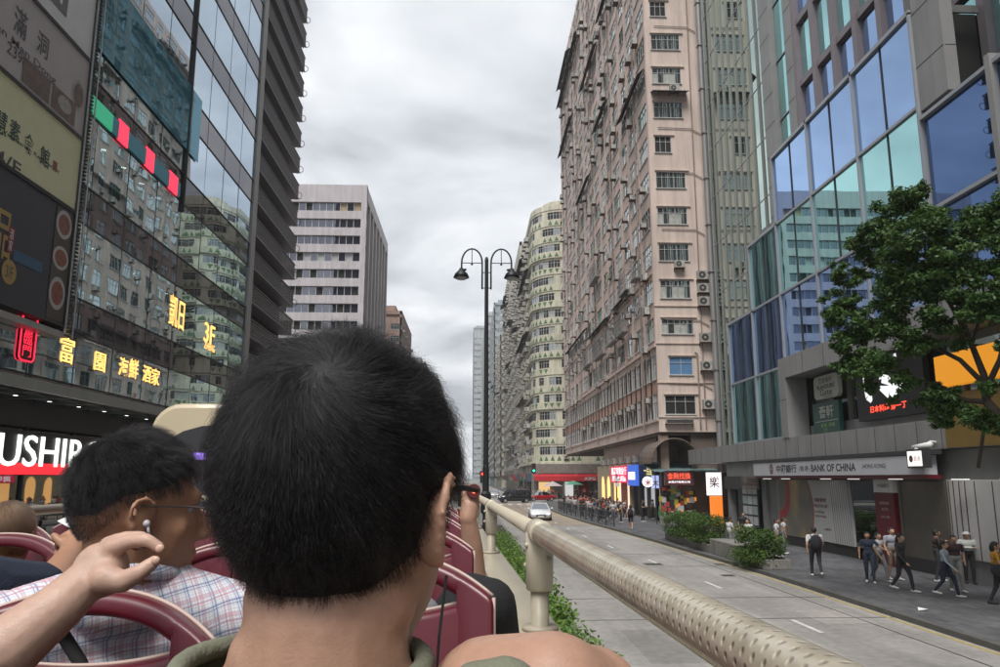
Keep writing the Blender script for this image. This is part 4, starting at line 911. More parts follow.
s.prism(pts,'x',LX+0.02,LX+0.06); s.build('plate', mat('neon_back',(0.16,0.01,0.015),0.5), t)
s = MB(); loop = [(LX+0.07,a,b) for a,b in pts]; s.tube(loop+[loop[0]],0.028,6); text(s,'富',(LX+0.07,y,z+0.38),0.55,0.5,'+X'); text(s,'臨',(LX+0.07,y,z-0.05),0.55,0.4,'+X'); text(s,'門',(LX+0.07,y,z-0.48),0.55,0.4,'+X'); s.build('neon_tube', neon_r, t)
# sushi shop sign across the shopfront
t = thing('shop_sign', (LX+0.3,30,3.9), 'long shop sign of white block letters over a red bar under the glass canopy', 'sign')
s = MB(); s.box(LX+0.09,LX+0.3,25.2,36.0,3.7,5.25); s.build('sign_face', mat('sign_black2'), t)
s = MB(); s.box(LX+0.3,LX+0.33,25.2,36.0,3.72,4.12); s.build('red_bar', emat('lit_red', (0.75,0.02,0.03), 0.7), t)
s = MB(); text(s,'SUSHIRO',(LX+0.34,30.15,4.55),8.6,1.1,'+X',bold=0.0,depth=0.01); s.build('lettering', emat('lit_letters', (0.85,0.9,0.85), 0.85), t)
# stack of signboards near the camera
t = thing('sign_stand', (LX+0.4,25,9), 'steel frame with a perforated strip holding the stacked signboards', 'frame')
s = MB()
for y in (29.75,): s.tube([(LX+0.62,y,9.0),(LX+0.62,y,44)],0.06,8)
s.tube([(LX+0.62,30.35,8.9),(LX+0.62,30.35,44)],0.03,6)
for z in (9.05,): s.box(LX+0.05,LX+0.6,14,29.75,z-0.25,z-0.02)
s.build('post', mat('pale_steel', (0.40,0.41,0.40), 0.4, metal=0.5), t)
s = MB()
for z in np.arange(8.9,38,0.16): s.box(LX+0.3,LX+0.55,29.85,30.32,z,z+0.07)
s.box(LX+0.1,LX+0.3,29.75,30.35,8.9,38)
s.build('louvre_strip', dark_m, t)
def board(lab, z0, z1, m, y0=14.0, y1=29.66):
    t = thing('signboard', (LX+0.5,y0,z0), lab, 'signboard', 'stacked restaurant signboards')
    s = MB(); s.box(LX+0.2,LX+0.6,y0,y1,z0+0.05,z1-0.05); s.build('panel', m, t)
    s = MB(); s.box(LX+0.58,LX+0.66,y0,y1,z0,z0+0.05); s.box(LX+0.58,LX+0.66,y0,y1,z1-0.05,z1-0.003); s.box(LX+0.58,LX+0.66,y1-0.05,y1,z0+0.05,z1-0.05); s.build('rim', dark_m, t)
    return t
XS = LX+0.612
def bt(t, items, m):
    s = MB()
    for body, px, py, w, h in items:
        p = atX(px,py,XS); text(s,body,(XS,p.y,p.z),w,h,'+X',bold=0.01)
    s.build('lettering', m, t)
t = board('white signboard with a grey ground floor plate, topmost of the stack', 20.1, 26.5, mat('board_white', (0.78,0.79,0.81), 0.5, var=0.06))
y0 = atX(38,15,XS).y; y1 = atX(66,20,XS).y
s = MB(); s.box(XS,XS+0.01,y0,y1,20.75,22.35); s.build('grey_plate', mat('plate_grey', (0.17,0.17,0.18), 0.6, var=0), t)
s = MB(); text(s,'G/F',(XS+0.014,(y0+y1)/2,21.55),(y1-y0)*0.9,1.1,'+X',bold=0.03); s.build('lettering', mat('board_white'), t)
s = MB(); text(s,'MIAO MIAO',(XS,27.5,23.6),4.5,0.5,'+X'); s.build('lettering', mat('ink_grey',(0.08,0.08,0.09),0.6,var=0), t)
t = board('pinkish grey signboard with two characters, telephone number and dish pictures', 16.75, 20.08, mat('board_pinkgrey', (0.50,0.46,0.47), 0.5, var=0.08))
bt(t, [('滿',21,23,0.75,1.0),('洞',43,45,0.75,0.85),('Man Man Dong',24,52,4.2,0.35),('2398 8802',29,66,2.6,0.42)], mat('ink_grey'))
ph = mat('dish_photo', (0.16,0.10,0.08), 0.5, var=0.6, vs=4); ph2 = mat('pale_plate', (0.40,0.38,0.37), 0.5, var=0.35, vs=5)
s = MB(); s.disc((XS,29.0,18.3),(0,1,0),(0,0,1),0.46,20,1,0.62); s.disc((XS+0.006,29.0,18.3),(0,1,0),(0,0,1),0.36,20,0,0.48); s.box(XS,XS+0.006,27.2,28.9,16.95,17.85,0); s.box(XS,XS+0.006,25.3,27.05,16.95,17.85,0)
s.disc((XS+0.01,28.1,17.45),(0,1,0),(0,0,1),0.5,14,1,0.3); s.build('dish_picture', [ph, ph2], t)
t = board('pale yellow-green vegetarian restaurant signboard with dark green characters', 13.75, 16.73, mat('board_lime', (0.74,0.75,0.48), 0.5, var=0.05))
bt(t, [('慧',1,122,0.7,0.8),('素',15,131,0.62,0.72),('食',29,144,0.62,0.72),('館',45,157,0.62,0.72)], mat('deep_green_ink', (0.02,0.08,0.06), 0.6, var=0))
bt(t, [('Vegetarian Restaurant',33,153,3.6,0.18),('4/F',8,162,1.5,0.48)], mat('ink_grey'))
p = atX(55,166,XS); s = MB(); s.box(XS,XS+0.004,p.y-0.14,p.y+0.14,p.z-0.18,p.z+0.18); s.build('seal_stamp', mat('stamp_red', (0.30,0.09,0.06), 0.6), t)
t = board('dark blue signboard with a gold character and three dish pictures, lowest of the stack', 9.2, 13.72, mat('board_navy', (0.022,0.025,0.04), 0.5, var=0.2))
s = MB()
for z, ry in ((13.0,0.55),(11.7,0.45),(10.35,0.62)):
    s.disc((XS+0.004,28.95,z),(0,1,0),(0,0,1),0.56,20,1,ry); s.disc((XS+0.008,28.95,z),(0,1,0),(0,0,1),0.42,20,0,ry*0.72); 
s.box(XS,XS+0.003,28.35,29.55,9.35,13.6,2)
s.build('dish_picture', [mat('red_dish', (0.26,0.06,0.03), 0.4, var=0.6, vs=6), mat('plate_white', (0.45,0.46,0.47), 0.4, var=0.1), mat('photo_brown', (0.08,0.06,0.05), 0.6)], t)
bt(t, [('品',3,234,1.0,1.6)], mat('gold_ink', (0.42,0.28,0.08), 0.5, var=0))
p = atX(11,240,XS); s = MB(); s.box(XS,XS+0.005,p.y-0.17,p.y+0.17,p.z-0.45,p.z+0.45,0); text(s,'酒\n家',(XS+0.008,p.y,p.z),0.22,0.75,'+X',1); s.build('small_plate', [mat('plate_red', (0.22,0.02,0.05), 0.5), mat('board_white')], t)
p = atX(9,272,XS); s = MB(); s.disc((XS+0.004,p.y,p.z),(0,1,0),(0,0,1),0.42,20,0); s.box(XS,XS+0.003,26,27.8,p.z+0.45,p.z+0.85,2); text(s,'3/F',(XS+0.01,p.y,p.z),0.42,0.42,'+X',1); s.build('floor_badge', [mat('gold_ink'), mat('ink_grey'), mat('plate_blue', (0.02,0.10,0.20), 0.5)], t)

# ------------------------------------------------------------------ dark slatted block
t = thing('office_block', (-24,64,0), 'dark block with slatted louvre balconies stacked beside the glass mall', 'building')
s = MB(); s.box(-32,LX-1.1,56.3,69.2,0.13,70,0)
s.build('wall', mat('charcoal_wall', (0.028,0.027,0.03), 0.8, var=0.2), t)
FH = 2.55
for i in range(24):
    z = 6+i*FH; s = MB()
    for k in range(6): s.box(LX-0.06,LX+0.0,56.15,69.4,z+0.06+k*0.2,z+0.06+k*0.2+0.12,0)
    s.box(LX-1.1,LX+0.04,56.1,69.5,z-0.06,z+0.02,1); s.box(LX-0.1,LX+0.04,56.1,69.5,z+1.28,z+1.34,1)
    for y in np.arange(56.3,69.5,1.6): s.box(LX-0.12,LX-0.07,y,y+0.06,z,z+1.3,1)
    for k in range(6): s.box(LX-1.05,LX-0.08,69.34,69.4,z+0.06+k*0.2,z+0.18+k*0.2,0)
    s.build('louvre_balcony', [mat('louvre_grey', (0.135,0.13,0.14), 0.5, metal=0.2, var=0.1), mat('louvre_edge', (0.2,0.195,0.205), 0.5, metal=0.2)], t)
    if i > 1:
        s = MB(); c = [(LX-0.1+0.35*math.cos(a), 69.75+0.0, z+0.4+0.35*math.sin(a)) for a in np.linspace(-1.6,3.2,9)]; s.tube(c,0.03,5); s.tube([(LX-0.3,69.4,z),(LX-0.3,69.8,z),(LX-0.3,69.8,z+1.2)],0.03,5); s.build('cage_ring', dark_m, t)
for i in range(24):
    z = 6+i*FH; s = MB()
    for k in range(6): s.box(LX-1.12,LX-1.09,56.6+k*2.1,58.5+k*2.1,z+0.1,z+2.3,0)
    s.build('window_band', glassmat('dark_glass_b', tint=(0.4,0.4,0.45), back=(0.01,0.01,0.012), lo=0.2, hi=0.7) if i == 0 else MATS['dark_glass_b'], t)

# ------------------------------------------------------------------ banded office building
def office():
    xr, y0, y1, zt = -17.2, 123.0, 156.0, 51.0
    t = thing('office_block', (-28,140,0), 'white banded office building with vertical fins on its street side', 'building')
    pale = mat('pale_tile', (0.47,0.44,0.455), 0.6, var=0.1, vs=0.6, streak=0.15); fin = mat('pale_fin', (0.50,0.48,0.50), 0.6, var=0.08); dk = mat('dark_backing_glass', (0.035,0.035,0.045), 0.4)  # dark backing behind the fins and window strips
    b = MB(); b.box(-50,xr-0.9,y0+0.6,y1-0.5,0.13,zt-0.5,1)
    fh = 2.83; nf = 16; rng = random.Random(21)
    top = zt-3.0
    b.box(-50,xr,y0,y0+0.6,top,zt,0); b.box(-50,xr-0.05,y0+0.6,y1,zt-1.2,zt,0)
    W = Rep('window_strip', t, [alu, glassmat('office_glass', tint=(0.6,0.62,0.7), back=(0.03,0.03,0.045), lo=0.25, hi=0.8), mat('blind_cream', (0.36,0.27,0.16), 0.7), mat('blind_pale', (0.36,0.36,0.37), 0.7), dark_in], 96)
    for i in range(nf):
        z = top-(i+1)*fh
        if z < 6: break
        b.box(-50,xr,y0,y0+0.6,z,z+1.35,0)
        for x in np.arange(-49,-17.4,1.12): b.box(x,x+0.03,y0-0.012,y0,z+0.03,z+1.32,2)
        for k in range(7):
            seed = rng.randrange(6)
            def mk(seed=seed):
                m = MB(); w = 4.48; r2 = random.Random(seed*31+i); n = 4
                for j in range(n):
                    kind = r2.choice([1,1,1,2,3,4]) if seed == 1 else r2.choice([1,1,1,4]); m.box(-w/2+w*j/n+0.05,-w/2+w*(j+1)/n-0.05,0.42,0.44,0.02,1.46,kind); m.box(-w/2+w*j/n-0.05,-w/2+w*j/n+0.05,0.3,0.44,0,1.48,0)
                return m
            W.add((i,seed), mk, (xr-0.9-2.3-4.48*k, y0, z+1.35))
    W.done()
    # corner and street side with tall fins
    b.box(xr-0.9,xr,y0+0.001,y0+0.9,6,zt-0.002,0)
    n = 7; p = (y1-y0-0.9)/n
    for k in range(n):
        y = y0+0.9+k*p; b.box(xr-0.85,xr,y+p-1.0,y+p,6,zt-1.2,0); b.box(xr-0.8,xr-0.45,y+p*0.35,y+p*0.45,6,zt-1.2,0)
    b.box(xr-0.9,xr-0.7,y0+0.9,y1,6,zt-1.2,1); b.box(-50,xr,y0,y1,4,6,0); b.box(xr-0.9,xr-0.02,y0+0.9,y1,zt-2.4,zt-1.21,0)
    b.box(-45,-22,y0+6,y1-6,zt,zt+1.4,0)
    b.build('wall', [pale, dk, mat('tile_joint', (0.28,0.26,0.27), 0.7)], t)
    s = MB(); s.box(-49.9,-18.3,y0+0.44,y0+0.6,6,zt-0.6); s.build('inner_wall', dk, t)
office()

# ------------------------------------------------------------------ street lamp on the median
t = thing('street_lamp', (0.62,31,0.15), 'tall black twin-armed street lamp with curled arms on the median', 'street lamp')
base = Vector((0.95,31,0.15))
s = MB(); x = 0.62
s.tube([(x,31,0.15),(x,31,0.9),(x,31,1.0),(x,31,4.0),(x,31,4.1),(x+0.0,31,8),(x,31,12.35)],[0.2,0.2,0.13,0.12,0.10,0.085,0.075],12)
s.tube([(x,31,2.2),(x,31,2.3),(x,31,3.0),(x,31,3.1)],[0.13,0.2,0.2,0.13],8); s.tube([(x,31,12.35),(x,31,12.5)],[0.09,0.05],10)
s.build('pole', black_m, t)
cx0 = x
for sg in (-1,1):
    s = MB(); arm = [(x+sg*0.18,31,11.15),(x+sg*0.18,31,12.25)]
    for k in range(13):
        a = math.pi*k/12; arm.append((x+sg*(0.18+0.42*(1-math.cos(a))),31,12.25+0.6*math.sin(a)))
    arm.append((x+sg*1.02,31,12.0)); s.tube(arm,0.035,8); s.tube([(x,31,11.2),(x+sg*0.18,31,11.2)],0.02,6); s.tube([(x,31,11.85),(x+sg*0.18,31,11.85)],0.02,6)
    s.tube([(x+sg*0.18,31,12.25),(x+sg*1.02,31,12.25)],0.018,6); s.tube([(x+sg*0.60,31,12.15),(x+sg*0.60,31,12.83)],0.018,6); s.ball((x+sg*0.60,31,12.2),0.05,0,8,6)
    a_ = s.build('arm', black_m, t, smooth=True)
    s = MB(); c = x+sg*1.03; s.tube([(c,31,12.03),(c,31,11.93),(c,31,11.8),(c,31,11.63)],[0.07,0.12,0.25,0.33],14); s.tube([(c-0.15*sg,31,12.0),(c-0.15*sg,31,11.93)],0.06,8); s.build('lamp_shade', black_m, t, smooth=True)
    s = MB(); s.ball((c,31,11.62),(0.26,0.26,0.09),0); s.build('lamp_glass', mat('lamp_glass', (0.35,0.36,0.36), 0.2), t, smooth=True)
# ------------------------------------------------------------------ shops under the pink block
def shop(y0, y1, name, lab, sign_z, wallm, build):
    pass
XS2 = 15.55
t = thing('corner_shop', (16,92,0.13), 'cream shopfront with arched lit windows at the far corner of the pink block', 'shop')
s = MB(); s.box(15.3,17.5,76.0,95,0.13,4.93,0); s.build('wall', mat('sand_stone', (0.38,0.31,0.21), 0.7, var=0.12), t)
lit = emat('warm_shop_glow', (0.9,0.45,0.15), 0.8); litp = emat('pale_shop_glow', (0.75,0.55,0.38), 0.6); goods = mat('shop_goods', (0.35,0.10,0.07), 0.6, var=0.7, vs=5)
s = MB()
for y in (91.0,87.4): 
    s.box(15.27,15.31,y-0.9,y+0.9,0.5,2.9,0); s.disc((15.268,y,2.9),(0,1,0),(0,0,1),0.9,16,0)
s.box(15.24,15.31,76.8,80.0,0.3,3.1,1); s.box(15.26,15.3,80.9,84.0,0.3,3.1,0); s.build('display_window', [lit, goods], t)
s = MB(); s.box(15.2,15.3,80.3,80.7,0.13,3.3); s.box(15.2,15.3,76.1,76.5,0.13,3.3); s.build('light_strip', litp, t)
def sign(lab, y0, y1, z0, z1, face, items, x=15.2, th=0.25, name='shop_sign', cat='sign', facing='-X'):
    t = thing(name, (x,(y0+y1)/2,z0), lab, cat)
    s = MB()
    if facing == '-X': s.box(x,x+th,y0,y1,z0,z1)
    else: s.box(y0,y1,x,x+th,z0,z1)
    s.build('sign_face', face, t)
    for body, u, z, w, h, m in items:
        s = MB(); text(s,body,(x-0.006,u,z) if facing == '-X' else (u,x-0.006,z),w,h,facing,bold=0.01); s.build('lettering', m, t)
    return t
redl = emat('lit_sign_red', (0.55,0.015,0.06), 0.6); whl = emat('lit_sign_white', (0.8,0.72,0.75), 0.8); bll = emat('lit_sign_blue', (0.03,0.09,0.40), 0.6)
sign('red sign board packed with white lettering under the pink block', 75.4,84.4,3.15,4.75,redl,[('鳳凰珠寶金行',79.9,4.3,8.0,0.75,whl),('周年大減價',79.9,3.55,7.4,0.6,whl)],x=15.0)
sign('blue square sign with a pale bar, joined to the red sign', 71.4,75.3,2.9,4.8,bll,[('一',73.4,3.8,3.0,0.7,whl)],x=15.0)
# dark shop with small yellow characters
t = thing('corner_shop', (16,79,0.13), 'dark shopfront with yellow characters between the blue sign and the green awning', 'shop')
s = MB(); s.box(15.6,17.5,66.5,75.9,3.1,4.93,0); s.box(16.6,17.5,66.5,75.9,0.13,3.1,1)
for y in (66.9,70,73,75.7): s.box(15.65,15.95,y-0.2,y+0.2,0.13,3.1,0)
s.build('wall', [mat('shop_black', (0.03,0.032,0.03), 0.6), mat('dim_shop', (0.10,0.075,0.05), 0.7, var=0.5, vs=2)], t)
s = MB(); text(s,'一品堂',(15.59,69.3,4.25),3.2,0.8,'-X'); s.build('lettering', emat('sign_yellow', (0.7,0.6,0.25), 0.7), t)
s = MB(); s.box(16.58,16.6,67.2,69.6,0.4,2.8,0); s.box(16.58,16.6,70.4,75.3,1.0,2.7,1); s.build('shelf_goods', [emat('glowing_goods_tan',(0.42,0.28,0.16),0.5), emat('glowing_goods_grey',(0.36,0.36,0.38),0.45)], t)  # shop light put into the goods: they glow by emission
# blue-green awning
t = thing('awning', (16.8,64,4), 'faded blue-green canvas awning over the stalls at the side entrance', 'awning')
s = MB(); n = 14
for k in range(n):
    a, b = 14.2+k*5.2/n, 14.2+(k+1)*5.2/n; e = 0.03*(k % 2)
    s.add([(a,66.5,4.95-e),(b,66.5,4.95),(b,60.8,4.12),(a,60.8,4.12-e),(a,66.5,4.9-e),(b,66.5,4.9),(b,60.8,4.07),(a,60.8,4.07-e)],[(0,3,2,1),(7,4,5,6),(3,7,6,2),(0,4,7,3),(1,2,6,5)])
s.build('canvas', mat('awning_canvas', (0.12,0.19,0.19), 0.8, var=0.2, vs=1.5), t)
s = MB()
for x in (14.3,16.8,19.3): s.tube([(x,60.9,4.05),(x,66.5,4.88)],0.03,6)
for x in (14.3,): s.tube([(x,61.0,4.05),(x,61.0,0.13)],0.04,6)
s.build('frame', dark_m, t)
t = thing('newsstand', (17,67,0.13), 'cluttered stall with bright magazines and goods under the awning', 'stall')
s = MB(); s.box(16.6,18.4,62.5,66.4,0.13,3.6,0); s.box(14.6,17.4,61.2,61.3,0.13,0.8,0); s.build('kiosk_wall', mat('kiosk_grey',(0.22,0.22,0.21),0.7,var=0.3), t)
s = MB(); rng = random.Random(4)
for k in range(46):
    y = rng.uniform(61.3,68.5); z = rng.uniform(0.5,2.7); w = rng.uniform(0.2,0.5); s.box(14.6+(y-61.3)*0.38,14.6+(y-61.3)*0.38+w,61.6+rng.uniform(0,0.05),61.7,z,z+rng.uniform(0.2,0.5),rng.randrange(6))
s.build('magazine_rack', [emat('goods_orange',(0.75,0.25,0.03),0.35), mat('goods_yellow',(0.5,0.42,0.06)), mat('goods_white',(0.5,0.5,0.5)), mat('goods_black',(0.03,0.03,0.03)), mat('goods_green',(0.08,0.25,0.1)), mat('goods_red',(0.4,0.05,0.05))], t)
s = MB(); s.box(16.45,16.6,62.8,64.9,0.3,2.6,0); s.build('shutter_door', mat('kiosk_door',(0.13,0.13,0.135),0.5,metal=0.3,var=0.2), t)
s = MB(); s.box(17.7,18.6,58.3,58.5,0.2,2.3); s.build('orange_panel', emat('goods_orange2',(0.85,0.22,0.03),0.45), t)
whs = emat('lit_panel_white', (0.72,0.70,0.70), 0.75); rdi = mat('sign_ink_red', (0.45,0.01,0.03), 0.5, var=0)
sign('bright white square sign with one red character at the stall corner', 17.45,18.5,2.35,4.0,whs,[('樂',17.97,3.3,0.75,0.8,rdi)],x=58.0,th=0.3,facing='-Y')
sign('red electronic sign board with dark characters above the stall', 15.0,17.25,3.05,4.15,mat('sign_board_maroon',(0.10,0.03,0.035),0.5),[('永隆行有限公司',16.1,3.3,1.7,0.16,whl),('金融找換',16.1,3.75,1.8,0.5,emat('led_letters',(0.65,0.07,0.03),0.8))],x=60.8,th=0.3,facing='-Y')
for k,(yy,zz,c,lab) in enumerate([(14.15,3.3,whs,'round white hanging sign with a red mark under the awning'),(14.75,3.3,emat('pale_blue_panel',(0.30,0.35,0.6),0.6),'pale blue and red hanging sign beside the round sign')]):
    t = thing('hanging_sign', (yy,63,zz), lab, 'sign'); s = MB()
    if k == 0: s.tube([(yy,62.9,zz),(yy,63.1,zz)],0.42,20)
    else: s.box(yy-0.28,yy+0.28,62.9,63.1,zz-0.5,zz+0.5)
    s.build('sign_face', c, t); s = MB(); text(s,'米' if k == 0 else '大',(yy,62.89,zz-0.05),0.5,0.5,'-Y',bold=0.03); s.build('lettering', rdi, t); s = MB(); s.tube([(yy,63,zz+0.4),(yy,63,4.1)],0.02,6); s.build('hanger', dark_m, t)
# notices on the grey wall beside the bank
t = thing('notice_board', (17,48,1.5), 'grid of property notices on the window left of the bank', 'notice board')
s = MB(); s.box(16.9,16.97,46.4,49.8,0.7,3.3,0); s.build('backing', dark_m, t)
s = MB(); rng = random.Random(8)
for i in range(3):
    for j in range(4): s.box(16.88,16.898,46.5+i*0.85,46.5+i*0.85+0.72,0.85+j*0.6,0.85+j*0.6+0.48,rng.randrange(2))
s.build('notice_sheets', [mat('paper_white',(0.45,0.47,0.46),0.6), mat('paper_green',(0.30,0.38,0.35),0.6)], t)
t = thing('shop_sign', (16.7,52,3.2), 'dark blank fascia box over the grey shutters left of the bank', 'sign'); s = MB(); s.box(16.75,16.96,48.9,51.9,2.9,3.7); s.build('sign_face', mat('shop_black'), t)
s = MB()
for k in range(9): s.box(16.68,16.74,45.5,48.5,2.95+k*0.085,3.0+k*0.085)
s.build('vent_slats', mat('vent_brown',(0.13,0.09,0.075),0.6), t)
# far side of the crossing: red and white awnings, dark arcades, crowd under them
red_aw = mat('red_canvas', (0.5,0.02,0.03), 0.7, var=0.15); 
t = thing('awning', (12,137,3.5), 'long red shop awning with white characters across the junction', 'awning')
s = MB(); s.add([(10.8,137.5,4.3),(29,137.5,4.3),(29,135.6,3.9),(10.8,135.6,3.9),(10.8,135.6,3.1),(29,135.6,3.1)],[(0,3,2,1),(3,4,5,2)]); s.build('canvas', red_aw, t)
s = MB(); text(s,'大減價 全場特價',(22,135.57,3.5),5,0.6,'-Y',bold=0.02); s.build('lettering', white_p, t)
s = MB(); [s.tube([(x,135.7,0.13),(x,135.7,3.9)],0.06,6) for x in (11,15,19,23,27)]; s.build('post', dark_m, t)
t = thing('market_umbrella', (13.6,131,0.13), 'white and red market umbrella in the crowd across the junction', 'umbrella')
s = MB(); s.add([(13.6+1.7*math.cos(k*math.pi/4),131+1.7*math.sin(k*math.pi/4),2.3) for k in range(8)]+[(13.6,131,3.1)],[(k,(k+1)%8,8) for k in range(8)]); s.build('canvas', mat('umbrella_pale',(0.45,0.38,0.38),0.7), t)
s = MB(); s.tube([(13.6,131,0.13),(13.6,131,3.0)],0.04,6); s.build('pole', dark_m, t)
t = thing('market_umbrella', (17.2,132,0.13), 'green and white market umbrella right of the white one', 'umbrella')
s = MB(); s.add([(17.2+1.7*math.cos(k*math.pi/4),132+1.7*math.sin(k*math.pi/4),2.5) for k in range(8)]+[(17.2,132,3.2)],[(k,(k+1)%8,8) for k in range(8)]); s.build('canvas', mat('umbrella_green',(0.12,0.33,0.22),0.7), t)
s = MB(); s.tube([(17.2,132,0.13),(17.2,132,3.1)],0.04,6); s.build('pole', dark_m, t)
t = thing('shop_arcade', (20,140,0), 'dark first-floor arcade band under the green-striped corner block', 'arcade')
s = MB(); s.box(10.9,38,137.2,139,4.4,6.0,0)
s.build('arcade_wall', mat('grey_arcade',(0.20,0.19,0.17),0.8,var=0.25), t)
for x in np.arange(11.5,36,3.4): s = MB(); s.box(x-0.3,x+0.3,137.25,137.9,0.13,4.4,0); s.build('pillar', mat('grey_arcade'), t)
for y in np.arange(141,178,4.5): s = MB(); s.box(10.9,11.4,y-0.3,y+0.3,0.13,5.9,0); s.build('pillar', mat('grey_arcade'), t)
s = MB(); rng = random.Random(12)
for k in range(10):
    x = 12+k*2.3; s.box(x,x+1.9,138.5,138.9,0.5,2.9,k % 5)
s.build('shop_window', [emat('far_shop_a',(0.7,0.45,0.2),0.5), mat('goods_white'), emat('far_shop_b',(0.5,0.5,0.5),0.5), mat('goods_red'), mat('goods_green')], t)
t = thing('street_hoarding', (13,160,0), 'dark shop hoardings along the pavement past the junction', 'hoarding')
s = MB()
for k in range(16): s.box(10.2+0.3*(k%2),11.2,141+k*7.5,141+k*7.5+5.5,3.0+0.4*(k%3),4.4,k%4)
s.build('panel', [mat('hoard_a',(0.06,0.08,0.12)), mat('hoard_b',(0.25,0.24,0.22)), mat('hoard_c',(0.3,0.04,0.04)), mat('hoard_d',(0.05,0.12,0.09))], t)

# ------------------------------------------------------------------ traffic lights, pavement railings, posts
def traffic_light(x, y, h, lab, lit='green', facing=-1):
    t = thing('traffic_light', (x,y,0.13), lab, 'traffic light')
    s = MB(); s.tube([(x,y,0.13),(x,y,h)],0.07,8); s.build('pole', grey_m, t)
    s = MB(); s.box(x-0.2,x+0.2,y-0.25,y+0.1,h-1.15,h); s.box(x-0.3,x+0.3,y+0.1,y+0.12,h-1.3,h+0.12); s.build('signal_head', black_m, t)
    for k, (nm, c) in enumerate([('red',(0.9,0.03,0.02)),('amber',(0.9,0.4,0.02)),('green',(0.02,0.85,0.35))]):
        m = emat('signal_'+nm, c, 2.5) if nm == lit else mat('signal_off_'+nm, tuple(v*0.08 for v in c), 0.3, var=0)
        s = MB(); s.disc((x,y-0.262,h-0.22-0.36*k),(1,0,0),(0,0,1),0.15,14); s.build('signal_lamp', m, t)
traffic_light(9.4,117,5.6,'tall traffic light showing green at the junction')
traffic_light(1.5,96,4.3,'traffic light on the median end by the junction','red')
rail_m = mat('rail_dark', (0.06,0.065,0.07), 0.5, metal=0.3)
def along(y):
    for (x0,y0),(x1,y1) in zip(KR[:-1],KR[1:]):
        if y0 <= y <= y1: return x0+(x1-x0)*(y-y0)/(y1-y0)
ys_ = np.arange(57.5,88,2.55)
for i in range(len(ys_)-1):
    ya, yb = ys_[i], ys_[i+1]-0.12; xa, xb = along(ya)+0.45, along(yb)+0.45
    t = thing('pavement_railing', (xa,ya,0.13), 'dark kerbside railing panel, nearest of the row to the camera' if i == 0 else 'dark kerbside railing panels in a row before the waiting crowd', 'railing', 'kerbside railing panels')
    s = MB()
    for z in (0.3,0.75,1.18): s.tube([(xa,ya,z),(xb,yb,z)],0.025,5)
    for k in range(1,9): u = k/9; s.tube([(xa+(xb-xa)*u,ya+(yb-ya)*u,0.3),(xa+(xb-xa)*u,ya+(yb-ya)*u,1.18)],0.012,4)
    s.build('bars', rail_m, t); s = MB(); s.tube([(xa,ya,0.13),(xa,ya,1.25)],0.045,6); s.tube([(xb,yb,0.13),(xb,yb,1.25)],0.045,6); s.build('posts', rail_m, t)
for k, y in enumerate(np.arange(52,97,2.4)):
    t = thing('pavement_railing', (0.8,y,0.15), 'grey median railing beyond the street lamp' , 'railing', 'median railing panels')
    s = MB()
    for z in (0.4,0.8,1.2): s.tube([(1.5,y,z),(1.5,y+2.2,z)],0.025,5)
    for j in range(1,8): s.tube([(1.5,y+j*0.28,0.4),(1.5,y+j*0.28,1.2)],0.012,4)
    s.tube([(1.5,y,0.13),(1.5,y,1.25)],0.04,6); s.build('bars', rail_m, t)
t = thing('sign_pole', (13.3,72,0.13), 'dark street pole with two small white direction plates by the stalls', 'pole')
s = MB(); s.tube([(13.3,72,0.13),(13.3,72,4.0)],0.06,8); s.build('pole', dark_m, t); s = MB(); s.box(13.15,13.55,71.9,71.93,3.3,3.6); s.box(13.15,13.55,71.9,71.93,2.85,3.15); s.build('plate', white_p, t)
t = thing('litter', (11.7,21.5,0.13), 'crumpled white paper scrap on the pavement', 'litter'); s = MB(); s.add([(11.95,21.4,0.135),(12.2,21.35,0.17),(12.3,21.55,0.14),(12.05,21.6,0.19)],[(0,1,2,3),(3,2,1,0)]); s.build('paper', white_p, t)

